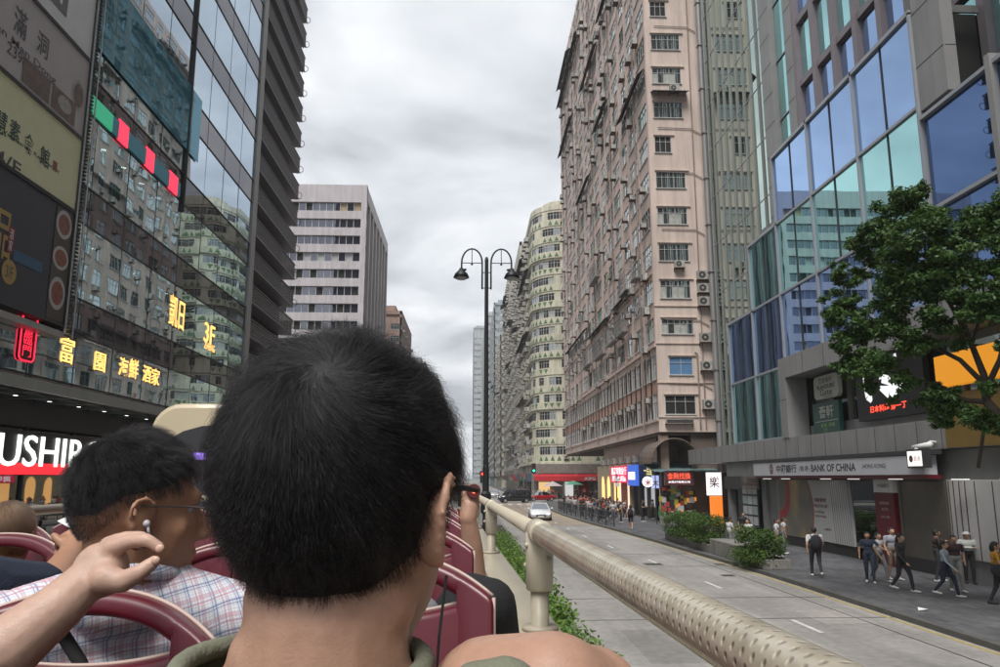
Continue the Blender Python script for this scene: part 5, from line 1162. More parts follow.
# ------------------------------------------------------------------ vehicles
def car(name, lab, cat, loc, rz, L, W, H, paint, roofpaint=None, van=False, taxi=False):
    t = thing(name, loc, lab, cat, rz=rz, org=(0,0,0)); hl = L/2; hw = W/2   # local: forward = -Y
    gls = MATS.get('car_glass') or glassmat('car_glass', tint=(0.8,0.85,0.9), back=(0.01,0.012,0.014), lo=0.2, hi=0.8, wav=0)
    # lower body lofted along the length: (y, half width, z bottom, z shoulder)
    if van: st = [(-hl,hw*0.80,0.35,0.75),(-hl+0.12,hw*0.93,0.25,0.95),(-hl+0.9,hw,0.22,1.12),(0,hw,0.22,1.16),(hl-0.5,hw,0.24,1.15),(hl-0.1,hw*0.95,0.3,1.08),(hl,hw*0.86,0.4,0.95)]
    else: st = [(-hl,hw*0.72,0.34,0.58),(-hl+0.15,hw*0.90,0.24,0.72),(-hl+0.7,hw*0.98,0.2,0.86),(-hl+1.25,hw,0.2,0.95),(0,hw,0.2,0.98),(hl-0.9,hw*0.99,0.22,0.99),(hl-0.15,hw*0.92,0.28,0.93),(hl,hw*0.80,0.4,0.80)]
    s = MB(); vs = []; n = 10
    for y, w, zb, zs in st:
        zm = zb+(zs-zb)*0.55
        ring = [(-w*0.80,y,zb),(-w*0.97,y,zb+0.08),(-w,y,zm),(-w*0.97,y,zs-0.07),(-w*0.84,y,zs),(w*0.84,y,zs),(w*0.97,y,zs-0.07),(w,y,zm),(w*0.97,y,zb+0.08),(w*0.80,y,zb)]; vs += ring
    fs = [(i*n+j,i*n+(j+1)%n,(i+1)*n+(j+1)%n,(i+1)*n+j) for i in range(len(st)-1) for j in range(n)]+[tuple(range(n))[::-1],tuple((len(st)-1)*n+j for j in range(n))]
    s.add(vs,fs); s.build('body', paint, t, smooth=True)
    # cabin
    z0 = st[3][3]-0.03
    if van: cab = [(-hl+0.75,0.86,z0,0.0),(-hl+1.5,0.86,H-0.06,0.14),(0,0.86,H,0.14),(hl-0.45,0.86,H-0.04,0.14),(hl-0.12,0.9,z0,0)]
    else: cab = [(-hl+1.15,0.86,z0,0),(-hl+2.0,0.80,H-0.05,0.17),(-0.05,0.80,H,0.18),(hl-1.55,0.80,H-0.06,0.17),(hl-0.55,0.86,z0,0)]
    s = MB(); c = [(y,hw*k-i,z) for y,k,z,i in cab]; p = [(-w,y,z) for y,w,z in c]; q = [(w,y,z) for y,w,z in c]; m_ = len(c)
    pb = [(-hw*0.93,y,z0-0.01) for y,_,_ in c]; qb = [(hw*0.93,y,z0-0.01) for y,_,_ in c]
    s.add(p+q,[(1,2,m_+2,m_+1),(2,3,m_+3,m_+2)],0); s.build('roof', roofpaint or paint, t)
    g = MB(); g.add(p+q,[(0,1,m_+1,m_+0),(3,4,m_+4,m_+3)]); g.add(p+pb,[(0,1,m_+1),(1,2,m_+2,m_+1),(2,3,m_+3,m_+2),(3,4,m_+3)]); g.add(q+qb,[(0,m_+1,1),(1,m_+1,m_+2,2),(2,m_+2,m_+3,3),(3,m_+3,4)]); g.build('window', gls, t)
    f = MB()
    for sx in (p,q):
        for k in range(m_-1): f.tube([sx[k],sx[k+1]],0.035,5)
    for (a,b) in ((p,pb),(q,qb)): f.tube([a[2],b[2]],0.04,5)
    f.build('window_pillars', roofpaint or paint, t)
    for sy in (-hl+0.85,hl-0.85):
        for sx in (-1,1):
            w = MB(); x0, x1 = sx*(hw-0.2), sx*(hw+0.01); w.tube([(x0,sy,0.32),(x1,sy,0.32)],0.32,18,0); w.tube([(x1,sy,0.32),(x1+sx*0.006,sy,0.32)],0.20,14,1); w.build('wheel', [rubber,alu], t)
    for sx in (-1,1):
        l = MB(); l.ball((sx*hw*0.66,-hl+0.10,st[1][3]-0.12),(0.19,0.10,0.075)); l.build('headlight', emat('headlight', (0.8,0.85,0.9), 0.5), t, smooth=True)
        l = MB(); l.ball((sx*hw*0.72,hl-0.06,0.78),(0.15,0.07,0.08)); l.build('tail_light', mat('tail_red', (0.25,0.01,0.01), 0.3), t, smooth=True)
        l = MB(); l.ball((sx*(hw+0.1),-hl+1.55,z0+0.08),(0.11,0.07,0.07)); l.tube([(sx*(hw-0.1),-hl+1.55,z0),(sx*(hw+0.08),-hl+1.55,z0+0.06)],0.02,5); l.build('wing_mirror', paint, t)
    b = MB(); b.box(-hw*0.45,hw*0.45,-hl-0.015,-hl+0.05,0.36,0.52); b.build('grille', black_m, t)
    b = MB(); b.box(-0.26,0.26,-hl-0.03,-hl-0.016,0.32,0.43); b.build('number_plate', white_p, t)
    if taxi: b = MB(); b.box(-0.25,0.25,-0.3,-0.1,H-0.01,H+0.13); b.build('roof_sign', white_p, t)
    return t
car_w = mat('car_white', (0.70,0.72,0.74), 0.25, var=0.03, coat=0.6); car_r = mat('car_red', (0.33,0.012,0.02), 0.25, var=0.05, coat=0.6); car_s = mat('car_silver', (0.42,0.43,0.44), 0.3, metal=0.4, var=0.05, coat=0.5); car_b = mat('car_black', (0.012,0.013,0.017), 0.2, var=0.05, coat=0.8)
car('car', 'white saloon car driving towards the camera in the right-hand carriageway', 'car', (6.15,70.5,0), R(-2), 4.7,1.85,1.46, car_w)
car('van', 'black people carrier crossing the junction', 'van', (6.6,118.5,0), R(-78), 4.9,1.85,1.85, car_b, van=True)
car('taxi', 'red taxi with a silver roof turning behind the black people carrier', 'taxi', (11.2,126,0), R(-75), 4.7,1.75,1.5, car_r, car_s, taxi=True)
car('car', 'silver car waiting beyond the junction behind the taxi', 'car', (4.6,150,0), R(-3), 4.6,1.8,1.48, car_s)
car('van', 'white delivery van far down the carriageway', 'van', (1.0,175,0), R(0), 5.2,1.9,2.2, car_w, van=True)
car('taxi', 'red taxi far away in the left carriageway', 'taxi', (-5.2,135,0), R(180), 4.7,1.75,1.5, car_r, car_s, taxi=True)

# parked double-decker bus ahead on the left
def decker():
    X0, X1, Y0, Y1, Z1 = -5.45, -2.95, 13.6, 24.8, 4.86
    t = thing('double_decker_bus', (-4.2,19,0), 'cream double-decker bus with a dark rear window standing ahead on the left', 'bus')
    cream = mat('bus_cream', (0.50,0.42,0.28), 0.4, var=0.06, coat=0.3); s = MB(); r = 0.5
    prof = [(X0,0.45)]+[(X0+r-r*math.cos(a), Z1-r+r*math.sin(a)) for a in np.linspace(0,math.pi/2,7)]+[(X1-r+r*math.sin(a), Z1-r+r*math.cos(a)) for a in np.linspace(0,math.pi/2,7)]+[(X1,0.45)]
    s.prism(prof[::-1],'y',Y0,Y1); s.build('body', cream, t, bevel=0.08)
    g = MB(); g.add([(X0+0.25,Y0-0.02,2.95),(X1-0.25,Y0-0.02,2.95),(X1-0.25,Y0-0.02,3.95)]+[((X0+X1)/2+1.0*math.cos(a),Y0-0.02,4.05+0.45*math.sin(a)) for a in np.linspace(0.1,math.pi-0.1,9)]+[(X0+0.25,Y0-0.02,3.95)],[tuple(range(13))[::-1]]); g.box(X0+0.5,X1-0.5,Y0-0.03,Y0-0.005,1.3,2.1)
    g.build('rear_window', mat('bus_rear_glass',(0.02,0.018,0.02),0.15), t)
    g = MB()
    for x in (X0-0.015,X1-0.005):
        for z0,z1 in ((1.4,2.3),(3.05,3.95)): g.box(x,x+0.02,Y0+0.5,Y1-0.4,z0,z1)
    g.box(X0+0.2,X1-0.2,Y1,Y1+0.02,3.0,4.1); g.box(X0+0.2,X1-0.2,Y1,Y1+0.02,1.2,2.5); g.build('side_windows', MATS['car_glass'], t)
    l = MB(); l.box(X0+0.42,X1-0.42,Y0-0.04,Y0-0.02,3.90,4.02); l.build('interior_light_strip', emat('violet_strip',(0.30,0.18,0.75),1.0), t)
    for y in (Y0+2.2,Y0+3.4,Y1-2.4):
        for x,a in ((X0-0.005,1),(X1-0.25,-1)): w = MB(); w.tube([(x,y,0.5),(x+0.255,y,0.5)],0.5,20); w.build('wheel', rubber, t)
    for x in (X0+0.2,X1-0.4): l = MB(); l.box(x,x+0.2,Y0-0.03,Y0,1.0,1.5); l.build('tail_light', mat('tail_red'), t)
decker()

# ------------------------------------------------------------------ foliage
def leafmat(name, c, c2):
    m = bpy.data.materials.new(name); m.use_nodes = True; nt = m.node_tree; p = nt.nodes['Principled BSDF']; p.inputs['Roughness'].default_value = 0.55
    p.inputs['Transmission Weight'].default_value = 0.0; p.inputs['Subsurface Weight'].default_value = 0.0
    a = nt.nodes.new('ShaderNodeNewGeometry'); n = nt.nodes.new('ShaderNodeMixRGB'); r = nt.nodes.new('ShaderNodeTexWhiteNoise'); at = nt.nodes.new('ShaderNodeAttribute'); at.attribute_name = 'leafv'
    n.inputs[1].default_value = (*c,1); n.inputs[2].default_value = (*c2,1); nt.links.new(at.outputs['Fac'], n.inputs[0]); nt.links.new(n.outputs[0], p.inputs['Base Color'])
    tl = nt.nodes.new('ShaderNodeBsdfTranslucent'); nt.links.new(n.outputs[0], tl.inputs['Color']); ms = nt.nodes.new('ShaderNodeMixShader'); ms.inputs[0].default_value = 0.3
    nt.links.new(p.outputs[0], ms.inputs[1]); nt.links.new(tl.outputs[0], ms.inputs[2]); nt.links.new(ms.outputs[0], nt.nodes['Material Output'].inputs[0]); MATS[name] = m; return m
def leaves(name, centers, radii, count, size, m, parent, seed=0, flat=0.6, surf=0.5, aspect=0.45):
    """many folded leaf-shaped faces spread through clumps"""
    rg = np.random.RandomState(seed); C = np.array(centers, float); Rr = np.array(radii, float); Rr = Rr if Rr.ndim == 2 else np.repeat(Rr[:,None],3,1)
    vol = Rr.prod(1)**(2/3); idx = rg.choice(len(C), count, p=vol/vol.sum())
    d = rg.normal(size=(count,3)); d /= np.linalg.norm(d,axis=1,keepdims=True); rad = rg.uniform(surf,1.06,size=(count,1))
    P = C[idx]+d*rad*Rr[idx]
    nrm = d*0.5+rg.normal(size=(count,3))*0.55+np.array([0,0,flat]); nrm /= np.linalg.norm(nrm,axis=1,keepdims=True)
    u = np.cross(nrm, rg.normal(size=(count,3))); u /= np.linalg.norm(u,axis=1,keepdims=True); v = np.cross(nrm,u)
    S = size*rg.uniform(0.6,1.25,size=(count,1)); a = P-u*S*0.5; b = P+v*S*aspect*0.5-nrm*S*0.06; c = P+u*S*0.5-nrm*S*0.12; e = P-v*S*aspect*0.5-nrm*S*0.06
    V = np.stack([a,b,c,e],1).reshape(-1,3)-np.array(ORG[parent.name])
    me = bpy.data.meshes.new(name); me.vertices.add(len(V)); me.vertices.foreach_set('co', V.ravel()); me.loops.add(count*4); me.loops.foreach_set('vertex_index', np.arange(count*4)); me.polygons.add(count)
    me.polygons.foreach_set('loop_start', np.arange(0,count*4,4)); me.polygons.foreach_set('loop_total', np.full(count,4)); me.update()
    at = me.attributes.new('leafv','FLOAT','FACE'); cl = rg.uniform(0,1,len(C))[idx]*0.4+rg.uniform(0,1,count)*0.6; at.data.foreach_set('value', cl.astype('f'))
    me.materials.append(m); return link(name, me, parent)
bark = mat('bark', (0.075,0.06,0.045), 0.9, var=0.3, vs=6, bump=0.6, bs=30)
lf_tree = leafmat('tree_leaves', (0.028,0.075,0.016), (0.085,0.16,0.035)); lf_hedge = leafmat('hedge_leaves', (0.025,0.065,0.010), (0.095,0.17,0.025)); lf_shrub = leafmat('shrub_leaves', (0.04,0.10,0.016), (0.19,0.31,0.05))
# street tree: the trunk leans in from the right, clumps given by where they stand
t = thing('tree', (13.6,16.5,0.13), 'large leafy street tree leaning over the pavement in front of the bank', 'tree')
fork = atY(987,402,20.3)
s = MB(); s.tube([(14.6,18.2,0.1),(14.5,18.5,1.5),(14.1,19.2,3.4),(fork.x+0.35,19.9,fork.z-0.8),tuple(fork)],[0.24,0.19,0.16,0.14,0.12],10)
s.build('trunk', bark, t, smooth=True)
clumps = [(905,205,21,0.75),(925,215,20,0.7),(885,225,21,0.75),(868,250,22,0.8),(910,248,20,0.9),(945,235,20,0.8),(975,225,19.5,0.8),(1000,215,19,0.9),(1030,225,19,1.0),(850,272,22,0.6),(888,285,21,0.9),(925,285,20,1.0),(960,270,19.5,0.9),(995,262,19,0.9),(1040,270,19,1.0),(845,305,22,0.65),(862,325,22,0.75),(838,340,22,0.5),(895,325,21,0.85),(930,318,20,0.8),(830,318,22.3,0.42),(858,355,22,0.7),(885,360,21,0.75),(845,372,22,0.5),(915,345,20.5,0.55),(965,310,19.5,0.75),(1000,305,19,0.8),(905,385,21,0.42),(930,398,21,0.55),(955,405,20.5,0.55),(975,415,20,0.5),(990,385,19,0.35),(1010,345,19,0.4),(1020,395,19,0.5),(940,420,21,0.35),(890,400,21.5,0.28),(960,345,20,0.3),(870,385,22,0.35),(918,190,21,0.35),(1060,330,19,1.0),(1060,400,19,0.7),(1000,425,19.5,0.4)]
cc = [tuple(atY(a,b,c)) for a,b,c,r in clumps]; rr = [r*0.95 for *_,r in clumps]
rng = random.Random(5); sub_c, sub_r = [], []
for c, r in zip(cc, rr):
    for k in range(15):
        d = Vector((rng.gauss(0,1),rng.gauss(0,1),rng.gauss(0,1))).normalized()*r*rng.uniform(0.2,1.05); sub_c.append((c[0]+d.x,c[1]+d.y,c[2]+d.z*0.8)); q = r*rng.uniform(0.26,0.48); sub_r.append((q,q,q*0.65))
o = leaves('crown', sub_c, sub_r, 85000, 0.15, lf_tree, t, seed=3, surf=0.2)
s = MB()
def limb(pts, r0, r1):
    n = len(pts); P = [atY(a,b,c) for a,b,c in pts]; s.tube(P,[r0+(r1-r0)*k/(n-1) for k in range(n)],7)
limb([(987,402,20.3),(984,375,20.3),(972,345,20.5),(962,325,20.6),(945,295,20.5),(925,250,20.4)],0.11,0.03); limb([(985,385,20.3),(960,360,20.6),(930,345,21),(890,335,21.3),(850,330,22)],0.08,0.02)
limb([(987,402,20.3),(962,400,20.6),(945,388,20.9),(915,378,21.2),(880,370,21.6)],0.08,0.02); limb([(986,390,20.3),(1000,360,19.6),(1010,320,19.3),(1005,260,19)],0.09,0.03); limb([(945,295,20.5),(905,270,21),(875,255,21.6)],0.04,0.015); limb([(925,250,20.4),(915,215,20.5)],0.03,0.012); limb([(972,345,20.5),(985,300,19.8),(975,240,19.5)],0.05,0.015)
limb([(987,402,20.3),(984,430,20.4),(978,468,20.5)],0.05,0.045)
s.build('branch', bark, t, smooth=True)
# hedges in planters on the right pavement
def hedge(x0, x1, y0, y1, z0, z1, lab, n, seed, name='hedge', leaf=None, size=0.09, grp=None):
    t = thing(name, ((x0+x1)/2,(y0+y1)/2,z0), lab, 'hedge', grp); rg = random.Random(seed); c, r = [], []
    nx, ny = max(2,int((x1-x0)/0.4)), max(2,int((y1-y0)/0.4))
    for i in range(nx+1):
        for j in range(ny+1):
            for z in (z0+0.3*(z1-z0), z0+0.75*(z1-z0)):
                q = rg.uniform(0.24,0.40); c.append((x0+(x1-x0)*i/nx+rg.uniform(-.12,.12), y0+(y1-y0)*j/ny+rg.uniform(-.15,.15), z+rg.uniform(-0.10,0.18)*(z1-z0))); r.append((q,q,q*0.8))
    leaves('foliage', c, r, n, size, leaf or lf_hedge, t, seed=seed, surf=0.5, flat=0.9)
    s = MB()
    for k in range(int((y1-y0)/0.6)): y = y0+0.3+k*0.6; s.tube([((x0+x1)/2,y,z0),((x0+x1)/2+rg.uniform(-.2,.2),y,z0+0.6*(z1-z0))],0.025,5); 
    s.build('stem', bark, t); return t
plm = mat('planter_concrete', (0.23,0.22,0.20), 0.8, var=0.25, vs=1.5, streak=0.2)
t = thing('planter', (12.2,40,0.13), 'low concrete planter box holding the two pavement hedges', 'planter')
s = MB(); s.box(11.3,11.42,30.9,46.3,0.13,0.5); s.box(12.3,12.42,30.9,46.3,0.13,0.5); s.box(11.42,12.3,30.9,31.02,0.13,0.5); s.box(11.42,12.3,46.18,46.3,0.13,0.5); s.box(11.28,12.45,33.6,37.6,0.13,0.8); s.build('trough', plm, t, bevel=0.02)
s = MB(); s.box(11.42,12.3,31.02,33.59,0.14,0.45); s.box(11.42,12.3,37.61,46.18,0.14,0.45); s.build('soil', mat('soil'), t)
hedge(11.15,12.3,38.2,45.9,0.35,1.75,'longer clipped hedge beyond the planter pier',18000,1,size=0.11)
hedge(11.15,12.2,31.2,33.0,0.3,1.55,'shorter rounded hedge in the planter nearest the bank window',7000,2,size=0.11)
hedge(10.85,11.5,31.2,33.2,0.2,0.8,'low bush spilling over the kerb below the shorter hedge',2600,5)
# shrubs along the median beside the bus
k = 0
for y0, y1, zt in [(0.5,3.2,1.15),(3.3,6.2,1.1),(6.3,9.4,1.2),(9.5,13.0,1.15),(13.1,18.5,1.2),(18.8,24.8,1.2),(25.2,30.4,1.15),(31.6,40,1.1)]:
    hedge(1.05,1.72,y0,y1,0.2,zt,'bright green median shrubs along the near end beside the bus rail' if k < 4 else 'bright green median shrubs farther ahead towards the street lamp',7000 if y0 < 19 else 5000,20+k,leaf=lf_shrub,size=0.13 if y0 < 19 else 0.11,grp='median shrubs near' if k < 4 else 'median shrubs far'); k += 1
# ------------------------------------------------------------------ people: one continuous surface grown from tapered limbs
class Body:
    def __init__(s): s.p = []
    def limb(s, a, b, ra, rb, m, flat=None): s.p.append(('l', Vector(a), Vector(b), ra, rb, m)); return s
    def chain(s, pts, rs, m):
        for k in range(len(pts)-1): s.limb(pts[k], pts[k+1], rs[k], rs[k+1], m)
        return s
    def ell(s, c, r, m, rot=None): s.p.append(('e', Vector(c), Vector(r), rot.to_3x3() if rot is not None else Matrix.Identity(3), None, m)); return s
    def build(s, name, mats, parent, voxel, smooth=4, parts=None, div=1.0):
        b = MB()
        for p in s.p:
            if p[0] == 'l':
                _, a, c, ra, rb, m = p
                if (c-a).length < 1e-5: continue
                n = 14 if ra > voxel*3 else 10
                b.tube([a, a.lerp(c,0.5), c],[ra,(ra+rb)/2,rb],n,0); b.ball(a,ra,0,n,8); b.ball(c,rb,0,n,8)
            else:
                _, c, r, rot, _, m = p; k = len(b.v); b.ball((0,0,0),tuple(r),0,20,14); b.v[k:] = [tuple(c+rot@Vector(v)) for v in b.v[k:]]
        me = b.mesh('tmp', [], (0,0,0)); ob = bpy.data.objects.new('tmp', me); COL.objects.link(ob)
        md = ob.modifiers.new('r','REMESH'); md.mode = 'VOXEL'; md.voxel_size = voxel
        sm = ob.modifiers.new('s','SMOOTH'); sm.factor = 0.5; sm.iterations = smooth
        bpy.context.view_layer.update()
        out = bpy.data.meshes.new_from_object(ob.evaluated_get(bpy.context.evaluated_depsgraph_get())); bpy.data.objects.remove(ob); bpy.data.meshes.remove(me)
        out.name = name; nf = len(out.polygons); cen = np.zeros(nf*3); out.polygons.foreach_get('center', cen); cen = cen.reshape(-1,3)
        best = np.full(nf, 1e9); mi = np.zeros(nf, int)
        for p in s.p:
            if p[0] == 'l':
                a, c = np.array(p[1]), np.array(p[2]); ab = c-a; tt = np.clip(((cen-a)@ab)/max(ab@ab,1e-9),0,1); d = np.linalg.norm(cen-(a+tt[:,None]*ab),axis=1)-(p[3]+(p[4]-p[3])*tt)
            else:
                q = (cen-np.array(p[1]))@np.array(p[3]); r = np.array(p[2]); d = (np.linalg.norm(q/r,axis=1)-1)*r.min()
            w = d < best; best[w] = d[w]; mi[w] = p[5]
        for m in mats: out.materials.append(m)
        out.polygons.foreach_set('material_index', mi); out.polygons.foreach_set('use_smooth', [True]*nf); out.update()
        return link(name, out, parent)
def skin(name, c): return mat(name, c, 0.5, var=0.14, vs=9, bump=0.10, bs=420, sss=0.10, fine=0.06)
SK1 = skin('skin_tan', (0.44,0.245,0.155)); SK2 = skin('skin_light', (0.52,0.32,0.22)); SK3 = skin('skin_brown', (0.34,0.18,0.11))
def cloth(name, c): return mat(name, c, 0.9, var=0.10, vs=6, bump=0.25, bs=220)
shoe_w = mat('shoe_white', (0.55,0.55,0.53), 0.6, var=0.05); shoe_b = mat('shoe_black', (0.02,0.02,0.02), 0.6); hair_b = mat('hair_black', (0.011,0.010,0.010), 0.6, var=0.3, vs=40, bump=0.8, bs=160); hair_br = mat('hair_brown', (0.07,0.04,0.025), 0.6, var=0.3, vs=40, bump=0.8, bs=160)

def pedestrian(lab, x, y, rz, h=1.68, top=(0.5,0.5,0.5), legs=(0.03,0.03,0.04), stride=0.28, z=0.13, hair='short', skinm=None, shoes=None, sleeves=False, arm='swing', bag=None, bagcol=(0.02,0.02,0.025), shorts=False, skirt=False, hat=None, grp=None, vox=0.017, female=False, mask=False, lean=0.0):
    """local frame: facing -Y, feet at the origin"""
    t = thing('person', (x,y,z), lab, 'person', grp, rz=rz, org=(0,0,0)); t.scale = (1.24,1.16,1.0); k = h/1.7; b = Body(); V = lambda a,c,d: (a*k,c*k,d*k)
    sk = skinm or SK1; mats = [sk, cloth('top_%.2f_%.2f_%.2f' % top, top), cloth('legs_%.2f_%.2f_%.2f' % legs, legs), shoes or shoe_w]
    sw = 0.86 if female else 1.0; s_ = stride
    b.ell(V(0,0,1.02),V(0.15*sw+0.01,0.105,0.13),2 if not skirt else 1); b.ell(V(0,0.0,1.15),V(0.135*sw,0.10,0.14),1); b.ell(V(0,-0.01+lean,1.32),V(0.165*sw,0.115,0.15),1)
    b.limb(V(-0.165*sw,lean,1.405),V(0.165*sw,lean,1.405),0.052*k,0.052*k,1); b.limb(V(0,lean,1.42),V(0,lean-0.02,1.50),0.05*k,0.048*k,0)
    hc = V(0,lean-0.03,1.595); b.ell(hc,V(0.073,0.092,0.105),0); b.ell(V(0,lean-0.06,1.545),V(0.052,0.06,0.062),0); b.limb(V(0,lean-0.115,1.60),V(0,lean-0.14,1.568),0.011*k,0.017*k,0)
    for e in (-1,1): b.ell(V(e*0.077,lean-0.01,1.58),V(0.012,0.022,0.032),0)
    for e in (-1,1):
        st = s_*e; hip = V(e*0.085,0,0.95); lift = max(0,st)*0.12
        knee = V(e*0.085,-st*0.45-abs(st)*0.22,0.50+lift*0.2); ank = V(e*0.085,-st*0.95+0.02,0.085+ (0.10 if st < -0.2 else 0.0)*1)
        lm = 2; b.limb(hip,knee,0.082*k,0.058*k,1 if skirt else lm)
        cm = 0 if (shorts or skirt) else 2; b.limb(knee,ank,0.055*k,0.038*k,cm); toe = (ank[0]+e*0.02,ank[1]-0.155*k,max(0.035*k,ank[2]-0.055*k-(0.02 if st<-0.2 else 0)))
        heel = (ank[0],ank[1]+0.035*k,max(0.04*k,ank[2]-0.04*k)); b.limb(heel,toe,0.042*k,0.034*k,3)
    if skirt: b.limb(V(0,0,0.95),V(0,0,0.62),0.15*k,0.19*k,1)
    for e in (-1,1):
        sh = V(e*0.185*sw,lean,1.395)
        if arm == 'swing': el = V(e*0.235*sw,s_*e*0.35+0.02,1.12); ha = V(e*0.235*sw,s_*e*0.75-0.07,0.89)
        elif arm == 'front': el = V(e*0.22*sw,-0.05,1.13); ha = V(e*0.10,-0.28,1.17)
        elif arm == 'phone': el = V(e*0.22*sw,-0.04,1.13); ha = V(e*0.12,-0.26,1.30) if e > 0 else V(e*0.22,-0.05,0.88)
        elif arm == 'out': el = V(e*0.32,-0.10,1.20) if e > 0 else V(e*0.235,0,1.12); ha = V(e*0.50,-0.22,1.08) if e > 0 else V(e*0.24,-0.06,0.88)
        elif arm == 'crossed': el = V(e*0.25,-0.03,1.16); ha = V(-e*0.10,-0.19,1.20)
        else: el = V(e*0.225,0.03,1.12); ha = V(e*0.22,-0.03,0.88)
        mid = Vector(sh).lerp(Vector(el),0.6); b.limb(sh,mid,0.052*k,0.044*k,1); b.limb(mid,el,0.040*k,0.037*k,1 if sleeves else 0); b.limb(el,ha,0.036*k,0.025*k,1 if sleeves else 0)
        d = (Vector(ha)-Vector(el)).normalized(); pc = Vector(ha)+d*0.045*k; b.ell(pc,V(0.024,0.034,0.045),0)
        for q in range(4): f0 = pc+Vector(((q-1.5)*0.004,(q-1.5)*0.017*k,0)); b.limb(f0,f0+d*(0.075-abs(q-1.5)*0.008)*k+Vector((0,-0.012,0)),0.0085*k,0.007*k,0)
        b.limb(pc,pc+Vector((0,-0.045*k,0.0))+d*0.02,0.010*k,0.008*k,0)
    b.build('body', mats, t, vox*k, smooth=2)
    # hair
    g = MB(); hm = hair_b; n = 14
    vs = []; R_ = Vector(V(0.084,0.103,0.116))
    hb = Body(); hb.ell((hc[0],hc[1]+0.014*k,hc[2]+0.018*k),tuple(R_*0.97),0)
    if hair == 'long': hb.limb(V(0,lean+0.03,1.56),V(0,lean+0.07,1.32),0.078*k,0.06*k,0)
    if hair == 'bob': hb.limb(V(0,lean+0.02,1.57),V(0,lean+0.03,1.49),0.085*k,0.075*k,0)
    if hair == 'tail': hb.limb(V(0,lean+0.06,1.62),V(0,lean+0.11,1.42),0.03*k,0.02*k,0)
    if hair != 'none': 
        o = hb.build('hair', [hm], t, 0.014*k, smooth=1); bm = bmesh.new(); bm.from_mesh(o.data)
        kill = [v for v in bm.verts if v.co.y < hc[1]-0.045*k and v.co.z < hc[2]+0.055*k or (v.co.z < hc[2]-0.035*k and v.co.y < hc[1]+0.03*k)]
        bmesh.ops.delete(bm, geom=kill, context='VERTS'); bm.to_mesh(o.data); bm.free()
    if hat:
        s = MB(); s.ball((hc[0],hc[1]+0.01,hc[2]+0.045*k),(0.092*k,0.108*k,0.085*k),0,14,8); s.tube([(hc[0],hc[1],hc[2]+0.04*k),(hc[0],hc[1],hc[2]+0.052*k)],[0.14*k,0.10*k],18); s.build('hat', cloth('hat_%.2f' % hat[0], hat), t, smooth=True)
    if mask: s = MB(); s.ball((0,hc[1]-0.075*k,hc[2]-0.045*k),(0.055*k,0.045*k,0.042*k)); s.build('face_mask', white_p, t, smooth=True)
    if bag == 'backpack':
        bb = Body(); bb.ell(V(0,lean+0.18,1.20),V(0.17,0.11,0.27),0); bb.ell(V(0,lean+0.20,1.12),V(0.12,0.07,0.11),0)
        for e in (-1,1): bb.chain([V(e*0.10,lean+0.11,1.40),V(e*0.11,lean+0.0,1.455),V(e*0.11,lean-0.12,1.38),V(e*0.12,lean-0.10,1.15)],[0.018]*4,0)
        bb.build('backpack', [cloth('bag_%.2f_%.2f' % bagcol[:2], bagcol)], t, 0.016, 2)
    if bag == 'tote':
        bb = Body(); bb.ell(V(-0.27,0.02,0.95),V(0.055,0.15,0.17),0); bb.chain([V(-0.26,-0.1,1.05),V(-0.16,-0.05,1.46),V(-0.26,0.12,1.05)],[0.012]*3,0); bb.build('shoulder_bag', [cloth('bag_%.2f_%.2f' % bagcol[:2], bagcol)], t, 0.014, 2)
    return t
def pg(px, py): p = gnd(px, py, 0.13); return p.x, p.y
P = pedestrian
W_, K_ = (0.55,0.55,0.55), (0.025,0.025,0.03)
x,y = pg(817,577); P('walking person seen from behind in a white shirt with a large black backpack', x,y,R(170),1.72,W_,(0.035,0.035,0.045),0.22,hair='short',bag='backpack',arm='swing')
x,y = pg(778,557); P('person in a white shirt and pale trousers standing by the gold bank picture', x,y,R(60),1.68,W_,(0.30,0.30,0.30),0.05,arm='phone')
x,y = pg(785,554); P('person in a white shirt half hidden behind another by the gold bank picture', x,y,R(80),1.66,(0.48,0.48,0.5),(0.25,0.25,0.27),0.05,arm='down')
x,y = pg(871,583); P('person in a dark navy shirt with one arm stretched out to the side', x,y,R(-25),1.66,(0.03,0.04,0.07),(0.035,0.045,0.07),0.15,arm='out',hair='bob',female=True)
x,y = pg(881,582); P('person with long hair in a white top and grey trousers walking beside the navy shirt', x,y,R(20),1.62,(0.50,0.50,0.50),(0.16,0.17,0.18),0.25,hair='long',female=True,skinm=SK2)
x,y = pg(895,580); P('person in a pale checked shirt walking behind the long dark top', x,y,R(5),1.76,(0.36,0.38,0.42),(0.22,0.18,0.14),0.12,hair='short',shorts=True,skinm=SK2)
x,y = pg(904,592); P('person in a long dark top, black trousers and white shoes before the shutter', x,y,R(35),1.74,(0.045,0.042,0.042),K_,0.24,hair='long',arm='swing',sleeves=True,skinm=SK2)
x,y = pg(940,582); P('person in a brown top holding a phone up before the roller shutter edge', x,y,R(75),1.72,(0.055,0.035,0.028),(0.05,0.05,0.055),0.1,arm='phone')
x,y = pg(948,597); P('person in a pale blue blouse and navy trousers walking on the near pavement', x,y,R(45),1.60,(0.33,0.40,0.45),(0.02,0.025,0.045),0.28,hair='bob',sleeves=True,female=True,arm='swing',skinm=SK2)
x,y = pg(958,592); P('person in a dark maroon shirt with grey cropped trousers right of the pale blue blouse', x,y,R(-10),1.70,(0.05,0.025,0.03),(0.22,0.22,0.21),0.15,arm='down',shorts=False)
x,y = pg(971,584); P('person in a white sun hat and pale shirt with folded arms by the pleated panel', x,y,R(-20),1.68,(0.45,0.46,0.44),(0.02,0.02,0.022),0.05,hat=(0.42,0.43,0.42),arm='crossed',sleeves=True,shoes=shoe_b)
